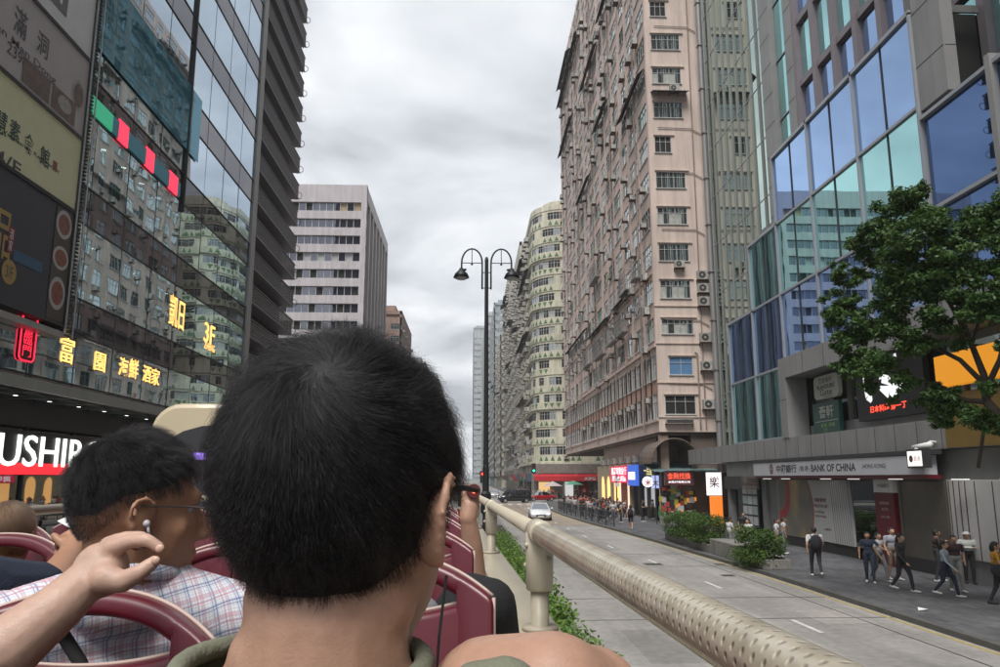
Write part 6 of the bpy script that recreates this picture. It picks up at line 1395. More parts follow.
x,y = pg(1000,604); P('person in an orange shirt carrying a black shoulder bag at the right edge', x,y,R(65),1.68,(0.55,0.27,0.03),K_,0.2,hair='bob',bag='tote',arm='front',shoes=shoe_b)
x,y = pg(738,556); P('person in a white T-shirt behind the shorter hedge', x,y+1,R(100),1.66,W_,(0.2,0.2,0.2),0.1,arm='front')
x,y = pg(762,558); P('person with long black hair and a white top behind the shorter hedge', x,y+1.5,R(-60),1.60,W_,(0.03,0.03,0.03),0.1,hair='long',female=True)
P('person in a black top standing at the end of the longer hedge', 14.6,42.5,R(20),1.66,K_,K_,0.1,arm='down')
x,y = pg(631,529); P('person in a white top and black skirt walking on the pavement past the railing', x,y,R(165),1.62,(0.45,0.45,0.45),(0.02,0.02,0.02),0.2,hair='bob',female=True,bag='backpack',shorts=True,vox=0.02)
x,y = pg(643,522); P('person dressed in black standing outside the dark shop', x,y,R(60),1.74,K_,K_,0.05,arm='front',vox=0.02)
x,y = pg(669,520); P('person in a white shirt behind the longer hedge by the stall', x,y-4,R(150),1.66,W_,(0.1,0.1,0.12),0.1,vox=0.02)
for k,(px,py,c,l) in enumerate([(618,516,(0.5,0.35,0.36),'person in a pale pink top by the lit display'),(625,519,(0.45,0.42,0.45),'person in a pale grey top by the red display'),(653,519,(0.2,0.22,0.25),'person in grey near the stall frame')]):
    x,y = pg(px,py); P(l,x,y,R(50*k),1.64,c,K_,0.1,vox=0.022)
# the crowd waiting at the crossing
rng = random.Random(31); cols = [(0.5,0.5,0.5),(0.04,0.04,0.05),(0.42,0.40,0.40),(0.06,0.08,0.14),(0.35,0.08,0.07),(0.30,0.32,0.35),(0.5,0.42,0.36),(0.02,0.02,0.02),(0.10,0.16,0.12)]
protos = []
for k in range(9):
    t = pedestrian('person in the crowd waiting at the crossing behind the railing', 11+0.3*k, 66+1.2*k, R(rng.uniform(60,130)), rng.uniform(1.58,1.76), cols[k], K_ if k % 3 else (0.15,0.16,0.2), 0.06, hair=['short','bob','long'][k % 3], arm=['down','front','phone'][k % 3], grp='people waiting at the crossing', vox=0.026)
    protos.append(t)
def copy_tree(o, parent=None):
    c = o.copy(); COL.objects.link(c); c.parent = parent
    for ch in o.children: copy_tree(ch, c)
    return c
for k in range(34):
    o = protos[rng.randrange(9)]; yy = rng.uniform(62,88); c = copy_tree(o); c.location = (along(yy)+rng.uniform(0.75,3.2), yy, 0.13); c.rotation_euler = (0,0,R(rng.uniform(-180,180)))
for k in range(36):
    o = protos[rng.randrange(9)]; c = copy_tree(o); c['label'] = 'person in the distant crowd across the junction'; c['group'] = 'people across the junction'
    c.location = (rng.uniform(9.6,26), rng.uniform(128,136.5), 0.13) if k % 3 else (rng.uniform(9.3,11), rng.uniform(137,170), 0.13)
    if 1: c.rotation_euler = (0,0,R(rng.uniform(-180,180)))
for k in range(14):
    o = protos[rng.randrange(9)]; c = copy_tree(o); c['label'] = 'person walking on the left pavement before the mall'; c['group'] = 'people on the left pavement'; c.location = (rng.uniform(-15.2,-11), rng.uniform(20,90), 0.13); c.rotation_euler = (0,0,R(rng.choice([0,180])+rng.uniform(-20,20)))
# ------------------------------------------------------------------ the open-top bus we ride on (its own frame: +Y forward, turned a little to the left)
maroon = mat('maroon_plastic', (0.105,0.007,0.017), 0.4, var=0.10, vs=3, coat=0.2, fine=0.03); trim = mat('cream_bead', (0.50,0.38,0.33), 0.45, var=0.06); bus_cream = mat('rail_cream', (0.47,0.42,0.32), 0.38, var=0.08, vs=5, coat=0.2)
deck_m = mat('deck_floor', (0.06,0.05,0.048), 0.8, var=0.2, vs=4); inner_m = mat('inner_panel', (0.14,0.07,0.055), 0.6, var=0.15)
bus = thing('open_top_bus', (0,0,0), 'open-top double-decker bus with cream handrails and maroon seats', 'bus', rz=BUSROT, org=(0,0,0))
XR, XL, YF, YB, ZD = 0.30, -2.02, 6.6, -4.2, 2.32
s = MB(); s.box(XL,XR,YB,YF,0.38,2.22,0); s.box(XL,XL+0.06,YB,YF,2.22,3.12,0); s.box(XR-0.05,XR,YB,YF,2.22,3.17,0); s.box(XL+0.06,XR-0.05,YF-0.06,YF,2.22,3.35,0); s.box(XL+0.06,XR-0.05,YB,YB+0.06,2.22,3.3,0)
s.build('body', mat('bus_red', (0.30,0.02,0.025), 0.35, var=0.1, coat=0.4), bus)
s = MB(); s.box(XL+0.06,XR-0.05,YB+0.06,YF-0.06,2.22,ZD); s.build('deck', deck_m, bus)
s = MB(); s.box(XR-0.12,XR-0.052,YB+0.06,YF-0.06,ZD,3.17,0); s.box(XL+0.062,XL+0.11,YB+0.06,YF-0.06,ZD,3.12,0); s.build('inner_panel', inner_m, bus)
s = MB(); s.box(XR-0.128,XR-0.005,YB,YF,3.172,3.235); s.build('side_ledge', bus_cream, bus, bevel=0.008)
s = MB(); s.box(XL-0.005,XL+0.12,YB,YF,3.122,3.20); s.build('side_ledge', bus_cream, bus, bevel=0.008)
for y in (-2.6,4.4):
    for x in (XL-0.02,XR-0.24): s = MB(); s.tube([(x,y,0.5),(x+0.26,y,0.5)],0.5,20); s.build('wheel', rubber, bus)
s = MB()
for x in (XL-0.012,XR+0.002):
    for k in range(5): s.box(x,x+0.01,YB+0.8+k*1.9,YB+2.5+k*1.9,1.25,2.0)
s.build('lower_windows', MATS['car_glass'], bus)
# dimpled handrail
dimple = bpy.data.materials.new('dimpled_rail'); dimple.use_nodes = True; nt = dimple.node_tree; p = nt.nodes['Principled BSDF']
p.inputs['Roughness'].default_value = 0.34; p.inputs['Metallic'].default_value = 0.25; p.inputs['Coat Weight'].default_value = 0.25
uvn = nt.nodes.new('ShaderNodeTexCoord'); sp_ = nt.nodes.new('ShaderNodeSeparateXYZ'); nt.links.new(uvn.outputs['UV'], sp_.inputs[0])
def mth(op, a, b=None, c=None):
    n = nt.nodes.new('ShaderNodeMath'); n.operation = op
    for i, q in enumerate((a,b,c)):
        if q is None: continue
        if isinstance(q,(int,float)): n.inputs[i].default_value = q
        else: nt.links.new(q, n.inputs[i])
    return n.outputs[0]
U = mth('MULTIPLY', sp_.outputs[0], math.pi); V_ = mth('MULTIPLY', sp_.outputs[1], math.pi)
fu = mth('SUBTRACT', mth('FRACT', sp_.outputs[0]), 0.5); fv = mth('SUBTRACT', mth('FRACT', sp_.outputs[1]), 0.5); rr2 = mth('SQRT', mth('ADD', mth('MULTIPLY', fu, fu), mth('MULTIPLY', fv, fv)))
pw = mth('SMOOTH_MAX', mth('SUBTRACT', 1.0, mth('MULTIPLY', rr2, 3.6)), 0.0, 0.25)
bp_ = nt.nodes.new('ShaderNodeBump'); bp_.inputs['Strength'].default_value = 0.9; bp_.inputs['Distance'].default_value = 0.0028; bp_.invert = True; nt.links.new(pw, bp_.inputs['Height']); nt.links.new(bp_.outputs[0], p.inputs['Normal'])
rmp = nt.nodes.new('ShaderNodeMixRGB'); rmp.inputs[1].default_value = (0.50,0.45,0.355,1); rmp.inputs[2].default_value = (0.33,0.285,0.21,1); gz = nt.nodes.new('ShaderNodeNewGeometry'); nz = nt.nodes.new('ShaderNodeTexNoise'); nz.inputs['Scale'].default_value = 22; nz.inputs['Detail'].default_value = 5; nt.links.new(gz.outputs['Position'], nz.inputs['Vector'])
mr_ = nt.nodes.new('ShaderNodeMapRange'); mr_.inputs[1].default_value = 0.45; mr_.inputs[2].default_value = 0.75; nt.links.new(nz.outputs['Fac'], mr_.inputs[0]); nt.links.new(mr_.outputs[0], rmp.inputs[0]); nt.links.new(rmp.outputs[0], p.inputs['Base Color'])
def uvpipe(name, x, z, y0, y1, r, n=40, seg=60, nu=16, pitch=0.0098, m=None):
    vs, fs, uvs = [], [], []; L = y1-y0
    for i in range(seg+1):
        y = y0+L*i/seg
        for j in range(n): a = 2*math.pi*j/n; vs.append((x+r*math.cos(a), y, z+r*math.sin(a)))
    for i in range(seg):
        for j in range(n):
            fs.append((i*n+j,i*n+(j+1)%n,(i+1)*n+(j+1)%n,(i+1)*n+j)[::-1])
            U0, U1 = j/n*nu, (j+1)/n*nu; V0, V1 = (L*i/seg)/pitch, (L*(i+1)/seg)/pitch
            q = [(U0,V0),(U1,V0),(U1,V1),(U0,V1)][::-1]; q = [((u+v)*0.5,(u-v)*0.5) for u,v in q]; uvs += q
    me = bpy.data.meshes.new(name); me.from_pydata(vs, [], fs); ul = me.uv_layers.new(name='UVMap'); ul.data.foreach_set('uv', [c for q in uvs for c in q]); me.polygons.foreach_set('use_smooth', [True]*len(fs)); me.materials.append(m or dimple); me.update()
    return link(name, me, bus)
XH, ZH = 0.24, 3.467
uvpipe('handrail', XH, ZH, -4.1, 2.0, 0.0255, seg=160)
s = MB(); s.tube([(XH,2.0,ZH),(XH,6.35,ZH),(XH-0.02,6.5,ZH-0.03)],0.0215,20); s.build('handrail', bus_cream, bus, smooth=True)
for y in (-2.0,0.0,2.0,4.0,5.9):
    if y == 0.0: continue
    s = MB(); r = 0.031 if y <= 2 else 0.027
    s.tube([(XH,y-0.055,ZH),(XH,y-0.05,ZH),(XH,y+0.05,ZH),(XH,y+0.055,ZH)],[r*0.9,r,r,r*0.9],24)
    s.tube([(XH,y,ZH),(XH,y,ZH-0.05),(XH,y,ZH-0.135),(XH,y,ZH-0.14)],[r*1.12,r*1.12,r*1.08,r*0.9],20)
    for e in (-1,1): s.ball((XH-0.032,y+e*0.012,ZH-0.03-0.05*(e>0)),0.007,0,8,6); s.ball((XH+0.02,y-0.035*1,ZH-0.06),0.006,0,8,6)
    s.build('rail_joint', bus_cream, bus, smooth=True)
    s = MB(); s.tube([(XH,y,ZH-0.13),(XH,y,3.0)],0.0225,20); s.tube([(XH,y,3.245),(XH,y,3.236)],0.045,20); s.build('rail_post', mat('worn_cream', (0.40,0.355,0.27), 0.45, var=0.22, vs=14), bus, smooth=True)
s = MB(); xl = XL+0.06; s.tube([(xl,YB,ZH-0.02),(xl,6.3,ZH-0.02)],0.024,16); s.tube([(xl,YB,ZH-0.17),(xl,6.3,ZH-0.17)],0.012,10)
for y in (-2,0.2,2.4,4.4,6.2): s.tube([(xl,y,ZH-0.02),(xl,y,3.15)],0.02,12)
s.build('handrail', bus_cream, bus, smooth=True)
s = MB(); s.tube([(xl,6.3,ZH-0.02),(XH-0.02,6.5,ZH-0.03)],0.022,14); s.build('front_rail', bus_cream, bus, smooth=True)
# seats
def seat(x, y, zt, lab):
    t = thing('bus_seat', (0,0,0), lab, 'seat', 'maroon seats on the open deck', rz=BUSROT, org=(0,0,0))
    hw = 0.184; th = 0.042
    UO = 0.142; zo = lambda u: zt-0.062*abs(u/hw)**2.3; zi = lambda u: zo(u)-0.030-0.006*abs(u/UO)**3; zb = lambda u: zt-0.095+(0.095-(zt-zi(UO)))*(u/UO)**2
    def yy(z): return y+(zt-z)*-0.10      # back leans
    us = np.array(sorted(list(np.linspace(-hw,-UO,5))+list(np.linspace(-UO,UO,27))[1:-1]+list(np.linspace(UO,hw,5)))); m = MB()
    def slab(u0,u1,za0,zb0,za1,zb1):   # between (u0: za0..zb0) and (u1: za1..zb1)
        v = []
        for dy in (0,th):
            for u,z in ((u0,za0),(u1,za1),(u1,zb1),(u0,zb0)): v.append((x+u, yy(z)+dy+0.05*(1-(u/hw)**2)*1.0, z))
        m.add(v,[(0,1,2,3),(7,6,5,4),(0,4,5,1),(2,6,7,3)]+([(1,5,6,2)] if u1 > hw-1e-4 else [])+([(3,7,4,0)] if u0 < -hw+1e-4 else []))
    zl = 2.78
    for u0,u1 in zip(us[:-1],us[1:]):
        um = (u0+u1)/2
        if abs(um) < UO:
            zi0, zi1 = max(zi(u0),zb(u0)), max(zi(u1),zb(u1)); slab(u0,u1,zi0,zo(u0),zi1,zo(u1)); slab(u0,u1,zl,min(zb(u0),zi0),zl,min(zb(u1),zi1))
        else: slab(u0,u1,zl,zo(u0),zl,zo(u1))
    me = m.mesh('backrest', [maroon]); bmx = bmesh.new(); bmx.from_mesh(me); bmesh.ops.remove_doubles(bmx, verts=bmx.verts, dist=0.0006)
    inner = [f for f in bmx.faces if False]; bmx.to_mesh(me); bmx.free(); me.polygons.foreach_set('use_smooth',[True]*len(me.polygons))
    o = link('backrest', me, t); md = o.modifiers.new('bevel','BEVEL'); md.width = 0.012; md.segments = 3; md.limit_method = 'ANGLE'; md.angle_limit = R(50)
    tr = MB(); P_ = lambda u,z,d=0: (x+u, yy(z)+th*0.5+d+0.05*(1-(u/hw)**2), z)
    tr.tube([P_(u,zo(u)+0.001,0.012) for u in us],0.0030,8); tr.tube([P_(u,zb(u)+0.001,0.004) for u in np.linspace(-UO,UO,25)],0.0028,8); tr.tube([P_(-hw-0.001,z) for z in np.linspace(zo(hw),2.85,8)],0.003,6); tr.tube([P_(hw+0.001,z) for z in np.linspace(zo(hw),2.85,8)],0.003,6)
    tr.tube([P_(u,2.98+0.35*abs(u)+0.0,-th*0.5-0.001) for u in np.linspace(-0.17,0.17,13)],0.0022,6)
    tr.build('edge_bead', trim, t, smooth=True)
    c = MB(); c.box(x-0.18,x+0.18,y+0.08,y+0.5,2.70,2.80); c.build('cushion', maroon, t, bevel=0.03)
    l = MB(); l.tube([(x-0.12,y+0.25,2.70),(x-0.12,y+0.25,ZD+0.001)],0.025,8); l.tube([(x+0.12,y+0.25,2.70),(x+0.12,y+0.25,ZD+0.001)],0.025,8); l.box(x-0.16,x+0.16,y+0.1,y+0.42,2.66,2.70); l.build('pedestal', dark_m, t)
    return t
for i, y in enumerate([0.36,1.25,2.05,2.85,3.65,4.45]): seat(-0.105, y, 3.48 if i else 3.40, ['maroon window seat that the man in the green T-shirt sits in','maroon window seat with dark trousers in front of it','maroon window seat behind the raised phone','maroon window seat third ahead of the man in green','maroon window seat fourth ahead of the man in green','maroon window seat nearest the front of the deck'][i])
for i, y in enumerate([1.07,1.9,2.75,3.55,4.35]): seat(-0.475, y, 3.45, ['maroon aisle seat whose loop handle the reaching hand rests on','maroon aisle seat just ahead of the plaid shirt','maroon aisle seat second ahead of the plaid shirt','maroon aisle seat third ahead of the plaid shirt','maroon aisle seat nearest the front of the deck'][i])
for i, y in enumerate([1.25,2.05,2.85,3.65,4.45]):
    seat(-1.10, y, 3.46, ['maroon seat left of the aisle, holding the person in navy','maroon seat gripped by the navy sleeved arm','maroon seat left of the aisle just beyond the gripped one','maroon seat left of the aisle level with the face of the man in plaid','maroon seat left of the aisle nearest the front'][i])
    seat(-1.52, y, 3.45, ['maroon left window seat nearest the camera','maroon left window seat behind the brown-haired passenger','maroon left window seat under the brown-haired passenger','maroon left window seat fourth in its row','maroon left window seat nearest the front'][i])

# ---- heads
def head_blobs(b, c, f, up=(0,0,1), k=1.0, m=0, wide=0.078, detail=True):
    f = Vector(f).normalized(); u = Vector(up).normalized(); r = f.cross(u).normalized(); u = r.cross(f).normalized(); c = Vector(c)
    rot = Matrix((r,f,u)).transposed()
    L = lambda x,y,z: c+r*(x*k)+f*(y*k)+u*(z*k)
    b.ell(L(0,-0.008,0.022), (wide*k,0.097*k,0.098*k), m, rot); b.ell(L(0,0.035,-0.035), (0.062*k,0.066*k,0.085*k), m, rot); b.ell(L(0,0.058,-0.088), (0.030*k,0.028*k,0.024*k), m, rot)
    b.ell(L(0,0.03,-0.06), (0.058*k,0.055*k,0.05*k), m, rot)
    b.limb(L(0,0.092,0.012), L(0,0.118,-0.028), 0.009*k, 0.013*k, m); b.ell(L(0,0.110,-0.034), (0.019*k,0.012*k,0.009*k), m, rot)
    b.limb(L(-0.032,0.083,0.03), L(0.032,0.083,0.03), 0.012*k, 0.012*k, m); b.limb(L(-0.018,0.098,-0.062), L(0.018,0.098,-0.062), 0.007*k, 0.007*k, m); b.limb(L(-0.016,0.094,-0.072), L(0.016,0.094,-0.072), 0.007*k, 0.007*k, m)
    for e in (-1,1):
        b.ell(L(e*0.040,0.060,-0.024), (0.021*k,0.019*k,0.024*k), m, rot)
        ex = wide+0.004; b.ell(L(e*(ex-0.006),-0.004,-0.016), (0.010*k,0.017*k,0.028*k), m, rot)
        pts = [(ex-0.004,0.012,-0.005),(ex+0.006,0.008,0.014),(ex+0.012,-0.008,0.020),(ex+0.014,-0.022,0.012),(ex+0.014,-0.026,-0.006),(ex+0.010,-0.018,-0.026),(ex+0.003,-0.006,-0.040),(ex-0.004,0.004,-0.040)]
        b.chain([L(e*a,q,z) for a,q,z in pts], [v*k for v in (0.0045,0.0045,0.005,0.005,0.005,0.005,0.0075,0.005)], m)
        b.ell(L(e*(ex+0.002),-0.010,-0.008), (0.006*k,0.012*k,0.018*k), m, rot)
    return L, rot
def dirs_mask(D, bounds):
    """D: head-frame directions (right, forward, up); hair grows above a line that falls towards the nape"""
    return D[:,2] > np.interp(D[:,1], bounds[0], bounds[1])
def scalp(parent, L, wide, bounds, thick, m, k=1.0):
    n, q = 132, 110; vs, idx, fs = [], {}, []
    V0 = []
    for i in range(q+1):
        for j in range(n): a = math.pi*i/q; e = 2*math.pi*j/n; V0.append((math.sin(a)*math.cos(e),math.sin(a)*math.sin(e),math.cos(a)))
    D = np.array(V0); mk = dirs_mask(D, bounds); b = MB(); rs = np.random.RandomState(1)
    pts = [L(d[0]*(wide+thick),-0.008+d[1]*(0.097+thick),0.022+d[2]*(0.098+thick)) for d in D]
    fs = []
    for i in range(q):
        for j in range(n):
            f = (i*n+j,(i+1)*n+j,(i+1)*n+(j+1)%n,i*n+(j+1)%n)
            if all(mk[v] for v in f): fs.append(f)
    b.add(pts, fs); return b.build('hair', m, parent, smooth=True)
def hair_mat(name, col, rough=0.35):
    m = bpy.data.materials.new(name); m.use_nodes = True; nt = m.node_tree; nt.nodes.clear(); o = nt.nodes.new('ShaderNodeOutputMaterial'); h = nt.nodes.new('ShaderNodeBsdfHairPrincipled')
    h.parametrization = 'COLOR'; h.inputs['Color'].default_value = (*col,1); h.inputs['Roughness'].default_value = rough; h.inputs['Radial Roughness'].default_value = 0.5; h.inputs['Random Roughness'].default_value = 0.2; h.inputs['IOR'].default_value = 1.38
    nt.links.new(h.outputs[0], o.inputs[0]); return m
def strands(parent, L, wide, bounds, count, length, m, whorl=(0.1,-0.75,0.66), swirl=0.6, base=0.004, lift=0.012, rad=0.00008, seed=0, steps=9, spiky=0.3, droop=0.3, k=1.0, clump=0.25, lowlift=False):
    rg = np.random.RandomState(seed); D = rg.normal(size=(count*3,3)); D /= np.linalg.norm(D,axis=1,keepdims=True)
    jit = D+rg.normal(size=D.shape)*0.02; D = D[dirs_mask(jit, bounds)][:count]; n = len(D)
    w = np.array(whorl,float); w /= np.linalg.norm(w); ra = np.array([wide,0.097,0.098])
    # coherent clumps: every strand leans to a shared guide
    G = rg.normal(size=(700,3)); G /= np.linalg.norm(G,axis=1,keepdims=True); gi = np.concatenate([np.argmax(q@G.T,axis=1) for q in np.array_split(D,20)]); gdir = rg.normal(size=(700,3)); gl = rg.uniform(0.7,1.3,700); glift = rg.uniform(0.45,1.6,700)
    dot = (D@w)[:,None]; T = dot*D-w; T /= np.maximum(np.linalg.norm(T,axis=1,keepdims=True),1e-3)
    S = np.cross(D,T); T = T+S*swirl*np.clip(dot,0,1)**2+gdir[gi]*clump+rg.normal(size=T.shape)*0.18
    T += np.array([0,0,-1])*droop*np.clip(1-np.abs(D[:,2:3]),0,1)
    T -= (T*D).sum(1,keepdims=True)*D; T /= np.linalg.norm(T,axis=1,keepdims=True)
    ln = (length(D) if callable(length) else np.full(n,length))*gl[gi]*rg.uniform(0.75,1.15,n)
    d = D.copy(); out = np.zeros((n,steps,3)); off0 = base+rg.uniform(0,0.006,n); lf = lift*glift[gi]*rg.uniform(0.5,1.4,n); lf *= np.interp(D[:,2],[-0.9,-0.1,0.5],[0.12 if lowlift else 0.45,0.2 if lowlift else 0.75,1.0]); off0 = off0*(np.interp(D[:,2],[-0.1,0.3],[0.25,1.0]) if lowlift else 1)
    for s_ in range(steps):
        u = s_/(steps-1); off = off0+lf*np.sin(u*math.pi*0.62)+ (rg.uniform(0,1,n)<spiky)*u*u*0.004
        P_ = d*(ra+0)[None,:]; nn = d/ra; nn /= np.linalg.norm(nn,axis=1,keepdims=True); P_ = P_+nn*off[:,None]; out[:,s_] = P_
        # step along the surface
        st = (ln/(steps-1))/0.1; d = d+T*st[:,None]; d /= np.linalg.norm(d,axis=1,keepdims=True); T -= (T*d).sum(1,keepdims=True)*d; T /= np.linalg.norm(T,axis=1,keepdims=True)
    O = np.array(L(0,-0.008,0.022)); A = np.array([np.array(L(1,-0.008,0.022))-O, np.array(L(0,0.992,0.022))-O, np.array(L(0,-0.008,1.022))-O])
    W = out.reshape(-1,3)@A+O-np.array(ORG[parent.name])
    hc = bpy.data.hair_curves.new('hair_strands'); hc.add_curves([steps]*n); hc.attributes['position'].data.foreach_set('vector', W.astype('f').ravel())
    at = hc.attributes.get('radius') or hc.attributes.new('radius','FLOAT','POINT'); rr_ = np.tile(rad*np.linspace(1.0,0.35,steps),n); at.data.foreach_set('value', rr_.astype('f'))
    hc.materials.append(m); o = bpy.data.objects.new('hair_strands', hc); COL.objects.link(o); o.parent = parent; ORG[o.name] = ORG[parent.name]; return o
def person_on_bus(lab): return thing('person', (0,0,0), lab, 'person', rz=BUSROT, org=(0,0,0))
def hand_blobs(b, wrist, palm, fingers, thumb, m, rw=0.026, fr=0.0088):
    b.limb(wrist, palm, rw, rw*1.05, m)
    for f in fingers: b.chain(f, [fr*1.08,fr*1.0,fr*0.92,fr*0.78][:len(f)], m)
    b.chain(thumb, [fr*1.5,fr*1.25,fr*1.0,fr*0.85][:len(thumb)], m)
SKM = {'a':skin('skin_warm',(0.42,0.245,0.17)),'b':skin('skin_fair',(0.50,0.325,0.25)),'c':skin('skin_deep',(0.36,0.19,0.115))}
hblack = hair_mat('black_hair', (0.0035,0.0032,0.0034),0.28); hbrown = hair_mat('brown_hair', (0.16,0.085,0.05)); cap_b = mat('scalp_black', (0.008,0.008,0.009), 0.7, var=0.2, vs=80); cap_br = mat('scalp_brown', (0.06,0.035,0.022), 0.7)

# ---- man in the green T-shirt, seen from behind
olive = cloth('olive_tshirt', (0.175,0.18,0.13)); navy = cloth('navy_trousers', (0.02,0.022,0.03)); seam_m = cloth('olive_seam', (0.10,0.105,0.078))
t = person_on_bus('man with thick black hair in an olive green T-shirt, seen from behind in the centre')
b = Body(); hc = bf(345,503,0.625); fw = Vector((math.sin(R(22)),math.cos(R(22)),-0.06))
L, rot = head_blobs(b, hc, fw, k=1.0, m=0, wide=0.074)
b.limb((hc.x-0.008,0.61,3.50),(hc.x-0.012,0.615,3.36),0.060,0.072,0); b.limb((hc.x,0.64,3.52),(hc.x,0.64,3.40),0.052,0.06,0); b.limb((hc.x-0.035,0.605,3.512),(hc.x+0.025,0.60,3.514),0.034,0.034,0); b.limb((hc.x-0.045,0.60,3.472),(hc.x+0.02,0.60,3.472),0.032,0.034,0)
cx = hc.x-0.022
b.ell((cx,0.66,3.20),(0.185,0.11,0.20),1); b.ell((cx,0.64,2.98),(0.17,0.12,0.22),1); b.limb((cx-0.15,0.63,3.375),(cx+0.10,0.63,3.375),0.062,0.062,1); b.limb((cx-0.07,0.60,3.425),(cx-0.17,0.62,3.385),0.042,0.055,1); b.limb((cx+0.07,0.60,3.425),(cx+0.13,0.61,3.385),0.042,0.05,1); b.limb((cx-0.06,0.575,3.415),(cx+0.06,0.575,3.415),0.045,0.045,1)
b.chain([(cx-0.20,0.63,3.33),(cx-0.25,0.66,3.12),(cx-0.25,0.68,3.08)],[0.056,0.048,0.046],1); b.chain([(cx-0.25,0.68,3.08),(cx-0.22,0.92,2.98)],[0.043,0.030],0)
b.limb((cx+0.13,0.60,3.36),(cx+0.15,0.59,3.385),0.058,0.058,1)
sh_ = bf(490,702,0.59); e1 = bf(552,696,0.57); e2 = bf(588,706,0.60)
b.chain([sh_, e1, e2],[0.045,0.043,0.040],0); b.limb(bf(478,695,0.52),bf(505,699,0.52),0.021,0.026,1); b.chain([e2, Vector((0.12,0.78,3.36)), Vector((0.08,0.98,3.28))],[0.043,0.036,0.028],0)
hand_blobs(b,(0.08,0.98,3.28),(0.07,1.04,3.26),[[(0.05+0.018*q,1.06,3.26),(0.05+0.018*q,1.11,3.25),(0.05+0.018*q,1.14,3.235)] for q in range(4)],[(0.05,1.02,3.26),(0.03,1.06,3.25),(0.03,1.09,3.24)],0)
for e in (-1,1):
    b.chain([(cx+e*0.09,0.66,2.88),(cx+e*0.11,1.06,2.90),(cx+e*0.11,1.10,2.45)],[0.085,0.062,0.045],2); b.limb((cx+e*0.11,1.08,2.38),(cx+e*0.12,1.24,2.36),0.04,0.035,3)
b.build('body', [SKM['a'], olive, navy, shoe_b], t, 0.0048, 5)
# collar ribbing
s = MB(); ring = []
for k in range(29):
    a = 2*math.pi*k/28; ring.append((cx+0.0+0.086*math.cos(a), 0.600+0.078*math.sin(a), 3.462+0.008*math.sin(a)+0.008*abs(math.cos(a))))
s.tube(ring,0.0075,12,caps=False)
n_ = len(ring); low = [(cx+(p_[0]-cx)*1.28, 0.600+(p_[1]-0.600)*1.22+0.004, p_[2]-0.042) for p_ in ring]; mid_ = [tuple((Vector(a)*0.45+Vector(b_)*0.55)+Vector((0,0,0.008))) for a,b_ in zip(ring,low)]
s.add(ring+mid_+low,[(k,k+1,n_+k+1,n_+k) for k in range(n_-1)]+[(n_+k,n_+k+1,2*n_+k+1,2*n_+k) for k in range(n_-1)]); s.build('collar', olive, t, smooth=True)
bnd = ([-1,-0.62,-0.30,0.02,0.2,0.7,1.01],[-0.93,-0.90,-0.78,-0.42,-0.12,0.35,1.2])
scalp(t, L, 0.074, bnd, 0.007, cap_b)
strands(t, L, 0.074, bnd, 34000, lambda D: np.interp(D[:,2],[-0.9,-0.3,0.3,1.0],[0.010,0.020,0.040,0.050]), hblack, whorl=(0.28,-0.72,0.63), swirl=1.1, base=0.003, lift=0.0065, rad=0.00010, seed=1, spiky=0.4, droop=0.35, clump=0.32, steps=10)
# thin earphone cable and dark spectacle arm
s = MB(); s.tube([L(0.088,-0.005,-0.05),L(0.086,-0.01,-0.09),L(0.08,0.0,-0.14),L(0.07,0.02,-0.2)],0.0012,6); s.build('earphone_cable', rubber, t)
s = MB(); s.tube([L(0.080,-0.01,0.010),L(0.080,0.05,0.014),L(0.074,0.095,0.014)],0.0022,6); s.build('spectacles', rubber, t)

# ---- man in the plaid shirt
plaid = bpy.data.materials.new('plaid_cloth'); plaid.use_nodes = True; nt = plaid.node_tree; p = nt.nodes['Principled BSDF']; p.inputs['Roughness'].default_value = 0.9
tcn = nt.nodes.new('ShaderNodeTexCoord'); wob = nt.nodes.new('ShaderNodeTexNoise'); wob.inputs['Scale'].default_value = 7; nt.links.new(tcn.outputs['Object'], wob.inputs['Vector'])
vm = nt.nodes.new('ShaderNodeVectorMath'); vm.operation = 'MULTIPLY_ADD'; nt.links.new(wob.outputs['Color'], vm.inputs[0]); vm.inputs[1].default_value = (0.03,0.03,0.03); nt.links.new(tcn.outputs['Object'], vm.inputs[2])
rt = nt.nodes.new('ShaderNodeVectorRotate'); rt.inputs['Angle'].default_value = R(14); rt.rotation_type = 'Y_AXIS'; nt.links.new(vm.outputs[0], rt.inputs[0])
sx_ = nt.nodes.new('ShaderNodeSeparateXYZ'); nt.links.new(rt.outputs[0], sx_.inputs[0])
def stripes(ax, period, offs, width):
    v = mth('ADD', mth('DIVIDE', ax, period), offs); fr_ = mth('FRACT', v); dd = mth('ABSOLUTE', mth('SUBTRACT', fr_, 0.5)); return mth('LESS_THAN', dd, width)
col = None
def mixc(prev, fac, c, a):
    n = nt.nodes.new('ShaderNodeMixRGB'); nt.links.new(mth('MULTIPLY', fac, a), n.inputs[0])
    if isinstance(prev, tuple): n.inputs[1].default_value = (*prev,1)
    else: nt.links.new(prev, n.inputs[1])
    n.inputs[2].default_value = (*c,1); return n.outputs[0]
axu = mth('ADD', sx_.outputs[0], mth('MULTIPLY', sx_.outputs[1], 0.7)); axz = sx_.outputs[2]
cc_ = (0.66,0.66,0.69)
for ax in (axu, axz):
    for per, of, wd, c, a in ((0.040,0.0,0.08,(0.50,0.16,0.20),0.4),(0.040,0.2,0.03,(0.45,0.12,0.16),0.6),(0.040,0.5,0.03,(0.05,0.10,0.25),0.7),(0.040,0.62,0.02,(0.05,0.10,0.25),0.65),(0.005,0,0.22,(0.30,0.36,0.48),0.3)):
        cc_ = mixc(cc_, stripes(ax,per,of,wd), c, a)
nt.links.new(cc_, p.inputs['Base Color'])
t = person_on_bus('man with short black hair, earbud and spectacles in a red and blue plaid shirt')
